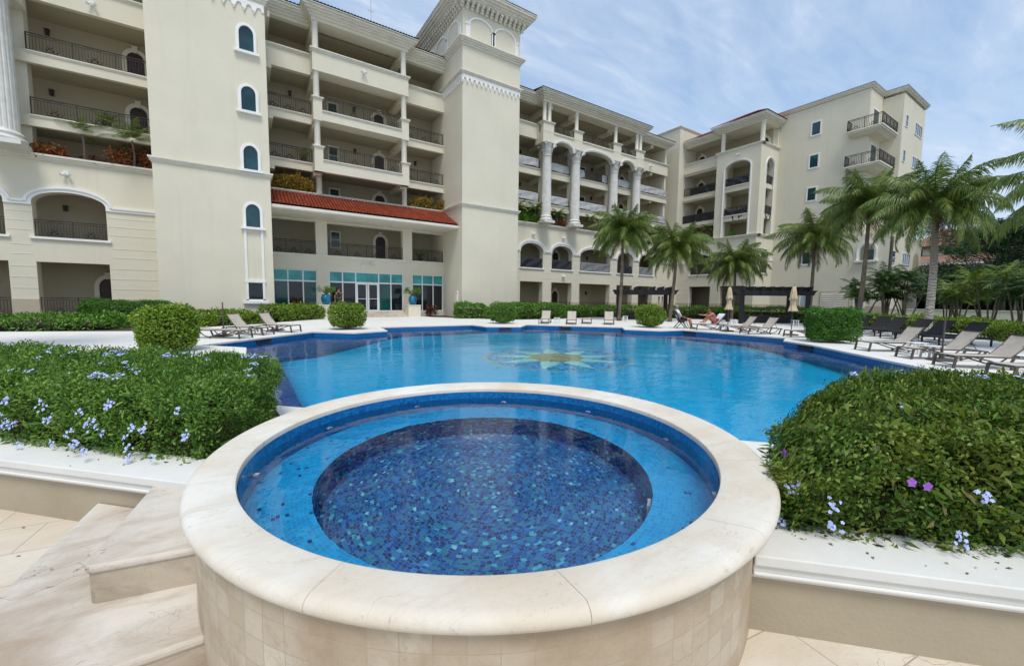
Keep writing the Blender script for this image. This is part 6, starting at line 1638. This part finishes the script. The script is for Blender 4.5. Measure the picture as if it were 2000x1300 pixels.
m = MB(); m.hexa([(78.02,-6,2.45),(78.12,-6,2.45),(78.12,17.4,2.45),(78.02,17.4,2.45),(78.02,-6,3.25),(78.12,-6,3.25),(78.12,17.4,3.25),(78.02,17.4,3.25)]); m.build('fascia', 'canopy_grey', cpt, world=True)
bw = empty('boundary_wall', (51.7,4,0), 0, 'low cream boundary wall between the garden palms and the car park', 'wall')
m = MB(); m.box(51.6,51.8,-30,12.9,-.1,1.0); m.build('wall', 'stucco', bw, world=True); m = MB(); m.box(51.54,51.86,-30,12.9,1.0,1.07); m.build('coping', 'trim_cream', bw, world=True)
sheet('car_park', [(51.8,-60),(110,-60),(110,30),(61,30),(60.8,12.9),(51.8,12.9)], [], -.015, 'asphalt', kind='structure')
# parked car, seen over the wall
def car(label, loc, rz):
    r = empty('parked_car', loc, rz, label, 'car')
    prof = [(-2.2,.35),(-2.25,.75),(-2.1,.98),(-1.55,1.04),(1.0,1.0),(1.9,.86),(2.2,.68),(2.22,.35)]
    m = MB(); m.prism(prof, -.88, .88, lambda x, z, y: (x,y,z)); m.build('body', 'car_paint', r, bevel=.06)
    cab = [(-1.75,1.03),(-1.25,1.50),(-.9,1.56),(.15,1.56),(.45,1.50),(1.15,1.0)]
    m = MB(); m.prism(cab, -.74, .74, lambda x, z, y: (x,y*(1 if z < 1.2 else .88),z)); m.build('cabin_glass', 'car_glass', r, bevel=.05)
    m = MB(); m.hexa([(-1.2,-.66,1.50),(.42,-.66,1.50),(.42,.66,1.50),(-1.2,.66,1.50),(-1.0,-.62,1.59),(.2,-.62,1.59),(.2,.62,1.59),(-1.0,.62,1.59)]); m.build('roof', 'car_paint', r, bevel=.03)
    for s in (-1,1):
        m = MB(); m.beam((1.15,s*.76,1.0),(.42,s*.66,1.53), .06); m.beam((-1.75,s*.76,1.03),(-1.22,s*.66,1.53), .07); m.beam((-.35,s*.75,1.0),(-.35,s*.66,1.54), .06); m.build('pillar', 'car_paint', r)
        m = MB(); m.ball((.95,s*.98,1.05), .10, 8, 6, (.6,1,.7)); m.build('mirror', 'car_paint', r); m = MB(); m.ball((2.12,s*.65,.74), .14, 8, 6, (.6,1.3,.6)); m.build('headlight', 'glass_pale', r)
        for x in (-1.4,1.4):
            w_ = MB(); w_.tube([(x,s*.72,.33),(x,s*.92,.33)], .33, 20); q = w_.build('wheel', 'rubber', r); w_ = MB(); w_.tube([(x,s*.90,.33),(x,s*.935,.33)], .19, 14); w_.build('rim', 'steel', q)
car('white car parked behind the low wall, seen over it between palm stems', (57.0,2.75,0), R(168))

# ================================================================ people
def skin_body(name, J, E_, mat, parent, sub=2):
    me = bpy.data.meshes.new(name); me.from_pydata([p for p, _ in J], E_, []); o = bpy.data.objects.new(name, me); COL.objects.link(o); me.materials.append(M[mat]); o.parent = parent
    me.skin_vertices.new() if hasattr(me.skin_vertices, 'new') else None
    sk = o.modifiers.new('skin', 'SKIN'); sv = me.skin_vertices
    if not sv:
        bpy.context.view_layer.objects.active = o
    for i, (_, r_) in enumerate(J): me.skin_vertices[0].data[i].radius = (r_, r_) if not isinstance(r_, tuple) else r_
    me.skin_vertices[0].data[0].use_root = True
    sk.use_smooth_shade = True; sb_ = o.modifiers.new('sub', 'SUBSURF'); sb_.levels = sub; sb_.render_levels = sub; return o
def person(label, loc, rz, P, mats, hair='short', extras=()):
    """P: dict of joints (local, facing +x)"""
    r = empty('person', loc, rz, label, 'person'); V = lambda k: Vector(P[k]); J = []; ix = {}; E_ = []
    def add(k, p, rad, par=None):
        ix[k] = len(J); J.append((tuple(p), rad)); 
        if par is not None: E_.append((ix[par], ix[k]))
    add('pelvis', V('pelvis'), .135); add('waist', V('pelvis').lerp(V('chest'),.45), .125, 'pelvis'); add('chest', V('chest'), .15, 'waist'); add('neck', V('neck'), .06, 'chest'); 
    hd = V('head'); add('hb', V('neck').lerp(hd,.5), .055, 'neck'); add('h1', hd-Vector((0,0,.02)), .085, 'hb'); add('h2', hd+Vector((-.01,0,.075)), .082, 'h1')
    for s, sd in ((1,'l'),(-1,'r')):
        add('sh'+sd, V('sh'+sd), .062, 'chest'); add('el'+sd, V('el'+sd), .042, 'sh'+sd); add('wr'+sd, V('wr'+sd), .028, 'el'+sd)
        h = (V('wr'+sd)-V('el'+sd)).normalized(); side = h.cross(Vector((0,0,1))).normalized(); add('pa'+sd, V('wr'+sd)+h*.07, (.040,.018), 'wr'+sd)
        add('hip'+sd, V('pelvis').lerp(V('hip'+sd),1), .10, 'pelvis'); add('kn'+sd, V('kn'+sd), .058, 'hip'+sd); add('cf'+sd, V('kn'+sd).lerp(V('an'+sd),.3), .056, 'kn'+sd); add('an'+sd, V('an'+sd), .036, 'cf'+sd); add('to'+sd, V('to'+sd), (.040,.026), 'an'+sd)
    b = skin_body('body', J, E_, mats['skin'], r)
    # fingers and thumb, each its own short chain rooted in the palm
    for sd in 'lr':
        h = (V('wr'+sd)-V('el'+sd)).normalized(); side = h.cross(Vector((0,0,1))).normalized(); pl = V('wr'+sd)+h*.08
        for k in range(5):
            f = MB(); 
            if k < 4: o0 = pl+side*(k-1.5)*.019; ln = (.062,.072,.068,.052)[k]; f.tube([o0-h*.02, o0+h*ln*.5, o0+h*ln*.85-Vector((0,0,.018)), o0+h*ln-Vector((0,0,.04))], [.009,.0085,.0075,.006], 7)
            else: o0 = V('wr'+sd)+h*.035+side*.032; f.tube([o0, o0+side*.03+h*.02, o0+side*.035+h*.05-Vector((0,0,.01))], [.010,.009,.007], 7)
            f.build('thumb' if k == 4 else 'finger', mats['skin'], b, smooth='all')
    # face
    fd = Vector(P.get('face', (1,0,0))).normalized(); sdv = fd.cross(Vector((0,0,1))).normalized(); up = sdv.cross(fd)
    hc = hd+Vector((-.005,0,.03))
    m = MB(); m.tube([hc+fd*.07+up*.02, hc+fd*.105-up*.012, hc+fd*.085-up*.022], [.010,.016,.008], 8); m.build('nose', mats['skin'], b, smooth='all')
    for s in (-1,1): 
        m = MB(); m.ball(hc+fd*.078+sdv*s*.032+up*.022, .011, 8, 6); m.build('eye', 'cloth_dark', b)
        m = MB(); m.ball(hc+sdv*s*.086, .028, 8, 6, (.7,.5,1.1)); m.build('ear', mats['skin'], b, smooth='all')
    m = MB(); m.ball(hc+fd*.084-up*.045, .020, 8, 5, (.6,1,.35)); m.build('mouth', 'hair_red', b)
    m = MB(); m.ball(hc-fd*.022+up*.030, .104, 14, 9, (1,.92,.98)); m.v = [tuple(p) for p in (Vector(q) for q in m.v)]
    keep = MB(); 
    fs = [f for f in m.f if not all((Vector(m.v[i])-hc).dot(fd) > .045 and (Vector(m.v[i])-hc).dot(up) < .075 for i in f) and not all((Vector(m.v[i])-hc).dot(up) < -.045 for i in f)]
    keep.v = m.v; keep.f = fs; keep.build('hair', mats['hair'], r, smooth='all')
    def cloth(name, ks, ed, mat, grow):
        JJ = [(tuple(P2), rr) for P2, rr in ks]; skin_body(name, JJ, ed, mat, r, 2)
    if mats.get('shirt'):
        w_ = V('pelvis').lerp(V('chest'),.45)
        cloth('shirt', [(V('pelvis')+Vector((0,0,.02)),.155),(w_,.150),(V('chest'),.172),(V('neck')-Vector((0,0,.05)),.085)]+[(V('shl'),.080),(V('shl').lerp(V('ell'),.6),.068),(V('shr'),.080),(V('shr').lerp(V('elr'),.6),.068)], [(0,1),(1,2),(2,3),(2,4),(4,5),(2,6),(6,7)], mats['shirt'], 0)
    if mats.get('shorts'):
        t_ = P.get('shorts_len', .75)
        cloth('shorts', [(V('pelvis'),.158),(V('hipl'),.115),(V('hipl').lerp(V('knl'),t_),.088),(V('hipr'),.115),(V('hipr').lerp(V('knr'),t_),.088)], [(0,1),(1,2),(0,3),(3,4)], mats['shorts'], 0)
    for sd in 'lr':
        if mats.get('shoe'): m = MB(); m.ball(V('an'+sd).lerp(V('to'+sd),.55)-Vector((0,0,.02)), .075, 10, 6, (1.75,.62,.55)); m.build('shoe', mats['shoe'], r, smooth='all')
    return r
man = dict(pelvis=(-.12,0,.50), chest=(-.34,0,.86), neck=(-.37,0,1.03), head=(-.34,0,1.16), shl=(-.36,.19,.97), shr=(-.36,-.19,.97), ell=(-.22,.27,.70), elr=(-.22,-.27,.70), wrl=(.02,.24,.62), wrr=(.02,-.24,.62),
  hipl=(-.08,.10,.48), hipr=(-.08,-.10,.48), knl=(.34,.13,.53), knr=(.34,-.13,.53), anl=(.46,.14,.09), anr=(.46,-.14,.09), tol=(.62,.15,.04), tor=(.62,-.15,.04), face=(1,0,.15), shorts_len=.72)
MX, MY, MR = 20.42, 13.75, R(-41)
person("grey-haired man in white shirt and dark shorts sitting in a folding chair", (MX,MY,0), MR, man, dict(skin='skin', hair='hair_grey', shirt='cloth_white', shorts='cloth_dark', shoe='cloth_dark'))
ch = empty('folding_chair', (MX,MY,0), MR, 'dark folding chair on crossed legs under the seated man', 'chair')
for s in (-1,1):
    m = MB(); m.beam((-.42,s*.27,.0),(.0,s*.27,.52), .03, .04); m.beam((-.28,s*.27,.55),(.22,s*.27,.0), .03, .04); m.beam((.05,s*.27,.46),(.30,s*.27,.0), .025, .035); m.build('leg', 'frame_brown', ch)
    m = MB(); m.tube([(-.30,s*.28,.66),(-.05,s*.30,.67),(.06,s*.30,.66)], .02, 7); m.build('armrest', 'frame_brown', ch)
m = MB(); m.box(-.22,.20,-.25,.25,.405,.425); m.build('seat', 'dark_wicker', ch)
m = MB(); m.hexa([(-.24,-.25,.42),(-.20,-.25,.42),(-.20,.25,.42),(-.24,.25,.42),(-.50,-.25,.98),(-.46,-.25,.98),(-.46,.25,.98),(-.50,.25,.98)]); m.build('backrest', 'dark_wicker', ch)
m = MB(); m.beam((-.36,-.27,.10),(-.36,.27,.10), .025); m.beam((.14,-.27,.10),(.14,.27,.10), .025); m.build('stretcher', 'frame_brown', ch)
# woman curled forward on the towelled lounger (local: +x towards the foot end)
wm = dict(pelvis=(-.22,0,.46), chest=(.02,.02,.80), neck=(.13,.02,.90), head=(.22,.02,.93), shl=(.05,.18,.86), shr=(.05,-.15,.86), ell=(.32,.22,.74), elr=(.34,-.20,.76), wrl=(.56,.16,.78), wrr=(.58,-.12,.80),
  hipl=(-.16,.10,.45), hipr=(-.16,-.10,.45), knl=(.22,.14,.72), knr=(.20,-.14,.68), anl=(.48,.14,.40), anr=(.44,-.14,.40), tol=(.62,.15,.40), tor=(.60,-.15,.40), face=(.8,0,-.45), shorts_len=.25)
wx = WL[0]+cos(R(-28))*.12; wy = WL[1]+sin(R(-28))*.12
person('sun-tanned woman in a red swimsuit sitting bent forward on the white-towelled lounger', (wx,wy,0), R(-28+180), wm, dict(skin='skin_tan', hair='hair_red', shorts='cloth_red'))
tw = MB(); na = 10; V = []; 
pts = [(-.55,.352),(-.2,.350),(.2,.352),(.30,.40),(.50,.62),(.66,.83),(.78,.97),(.83,.95)]
for x, z in pts:
    for j in range(na+1): y = -.30+.6*j/na; V.append((x,y,z+.012+.008*sin(j*2.1+x*7)))
k0 = len(V); V += [(x+.004,y,z-.012) for x,y,z in V]; F = []
for k in range(len(pts)-1):
    for j in range(na): f = (k*(na+1)+j, k*(na+1)+j+1, (k+1)*(na+1)+j+1, (k+1)*(na+1)+j); F += [f, tuple(q+k0 for q in f[::-1])]
tw.add(V, F); o = tw.build('beach_towel', 'cloth_white', None, smooth='all', fix=False); o.location = WL; o.scale = (.88,.88,.88); o.rotation_euler = (0,0,R(-28)); tag(o, 'white towel draped over the seat and raised back of the woman\'s lounger', 'towel')
o = MB().ball((0,0,.13), .2, 14, 8, (1.25,.8,.65)).build('beach_bag', 'straw', None, smooth='all'); o.location = (22.35,11.55,0); tag(o, 'tan straw beach bag lying on the deck behind the woman\'s lounger', 'bag')
lobby = dict(pelvis=(0,0,.98), chest=(0,0,1.30), neck=(0,0,1.48), head=(.02,0,1.62), shl=(0,.2,1.42), shr=(0,-.2,1.42), ell=(-.02,.26,1.12), elr=(-.02,-.26,1.12), wrl=(.06,.24,.88), wrr=(.06,-.24,.88), hipl=(0,.1,.93), hipr=(0,-.1,.93), knl=(.02,.11,.50), knr=(.02,-.11,.50), anl=(0,.11,.09), anr=(0,-.11,.09), tol=(.14,.12,.04), tor=(.14,-.12,.04), shorts_len=.95)
person('dark-clothed person standing by the lobby glass just right of the left blue pot', (5.95,32.55,.40), R(-100), lobby, dict(skin='skin', hair='cloth_dark', shirt='cloth_dark', shorts='cloth_dark', shoe='cloth_dark'))
# ================================================================ camera, light, sky
f_, pitch, roll, yaw = 797.6, R(4.746), R(-.727), R(56.658)
cy_, sy_, cp_, sp_ = cos(yaw), sin(yaw), cos(pitch), sin(pitch)
fw = Vector((cy_*cp_, sy_*cp_, -sp_)); rt = Vector((sy_, -cy_, 0)); dn = fw.cross(rt)
r2 = rt*cos(roll)+dn*sin(roll); d2 = -rt*sin(roll)+dn*cos(roll)
cam = bpy.data.cameras.new('camera'); co = bpy.data.objects.new('camera', cam); COL.objects.link(co)
co.matrix_world = Matrix(((r2.x,-d2.x,-fw.x,0),(r2.y,-d2.y,-fw.y,0),(r2.z,-d2.z,-fw.z,1.5),(0,0,0,1)))
cam.sensor_width = 36; cam.lens = f_/2000*36; cam.clip_start = .05; cam.clip_end = 3000
S.camera = co
SE, SA = R(62), R(250)      # sun elevation, azimuth (from +X, ccw)
su = bpy.data.lights.new('sun', 'SUN'); su.energy = 2.1; su.angle = R(20); su.color = (1,.96,.90)
so = bpy.data.objects.new('sun', su); COL.objects.link(so)
d = Vector((cos(SE)*cos(SA), cos(SE)*sin(SA), sin(SE))); so.rotation_euler = d.to_track_quat('Z', 'Y').to_euler()
W = bpy.data.worlds.new('World'); S.world = W; W.use_nodes = True; t = W.node_tree; t.nodes.clear()
N = t.nodes.new; out = N('ShaderNodeOutputWorld'); bg = N('ShaderNodeBackground'); bg.inputs[1].default_value = .1
sky = N('ShaderNodeTexSky'); sky.sky_type = 'NISHITA'; sky.sun_disc = False; sky.sun_elevation = SE; sky.sun_rotation = R(90)-SA
sky.air_density = 1.0; sky.dust_density = 1.5
tc = N('ShaderNodeTexCoord'); sp = N('ShaderNodeSeparateXYZ'); t.links.new(tc.outputs['Generated'], sp.inputs[0])
def mth(op, a, b=None):
    x = N('ShaderNodeMath'); x.operation = op
    for i, v in enumerate((a, b)):
        if v is None: continue
        if isinstance(v, (int, float)): x.inputs[i].default_value = v
        else: t.links.new(v, x.inputs[i])
    return x.outputs[0]
# flat cloud layer: project the direction onto a plane overhead
zc = mth('MAXIMUM', sp.outputs[2], .03); zc = mth('ADD', zc, .12)
cx = N('ShaderNodeCombineXYZ'); t.links.new(mth('DIVIDE', sp.outputs[0], zc), cx.inputs[0]); t.links.new(mth('DIVIDE', sp.outputs[1], zc), cx.inputs[1])
def nz(scale, rot, st, det, dist=.6):
    mp = N('ShaderNodeMapping'); mp.inputs['Rotation'].default_value = (0,0,rot); mp.inputs['Scale'].default_value = st
    t.links.new(cx.outputs[0], mp.inputs[0]); n = N('ShaderNodeTexNoise'); n.inputs['Scale'].default_value = scale; n.inputs['Detail'].default_value = det
    n.inputs['Distortion'].default_value = dist; n.inputs['Roughness'].default_value = .6; t.links.new(mp.outputs[0], n.inputs[0]); return n.outputs['Fac']
def rmp(f, st):
    x = N('ShaderNodeValToRGB'); 
    while len(x.color_ramp.elements) < len(st): x.color_ramp.elements.new(.5)
    for e, (p, c) in zip(x.color_ramp.elements, st): e.position = p; e.color = (*c, 1)
    t.links.new(f, x.inputs[0]); return x.outputs[0]
def mixc(f, a, b):
    x = N('ShaderNodeMix'); x.data_type = 'RGBA'
    if isinstance(f, (int, float)): x.inputs[0].default_value = f
    else: t.links.new(f, x.inputs[0])
    for i, v in ((6, a), (7, b)):
        if isinstance(v, tuple): x.inputs[i].default_value = (*v, 1)
        else: t.links.new(v, x.inputs[i])
    return x.outputs[2]
K = 10.0
c1 = nz(.8, R(20), (1,2.2,1), 8); c2 = nz(2.6, R(28), (1,3.2,1), 9, 1.0)
veil = mth('ADD', mth('MULTIPLY', c1, .72), mth('MULTIPLY', c2, .28))
hz = rmp(sp.outputs[2], [(0.0,(.80*K/10,.87*K/10,.95*K/10)), (.18,(.46,.63,.86)), (.5,(.31,.46,.71)), (1,(.36,.47,.66))])
x = N('ShaderNodeVectorMath'); x.operation = 'SCALE'; x.inputs['Scale'].default_value = K; t.links.new(hz, x.inputs[0])
base = mixc(.15, x.outputs[0], sky.outputs[0])
cl = rmp(veil, [(.40,(.03,.03,.03)), (.51,(.36,.36,.36)), (.62,(.95,.95,.95))])
col = mixc(cl, base, (.64*K,.73*K,.85*K))
t.links.new(col, bg.inputs[0]); t.links.new(bg.outputs[0], out.inputs[0])
S.view_settings.view_transform = 'Standard'; S.view_settings.look = 'None'; S.view_settings.exposure = .22
S.render.engine = 'CYCLES'
S.cycles.max_bounces = 10; S.cycles.diffuse_bounces = 4; S.cycles.glossy_bounces = 4; S.cycles.transmission_bounces = 6; S.cycles.caustics_refractive = True; S.cycles.caustics_reflective = False; S.cycles.transparent_max_bounces = 12
S.cycles.use_denoising = True
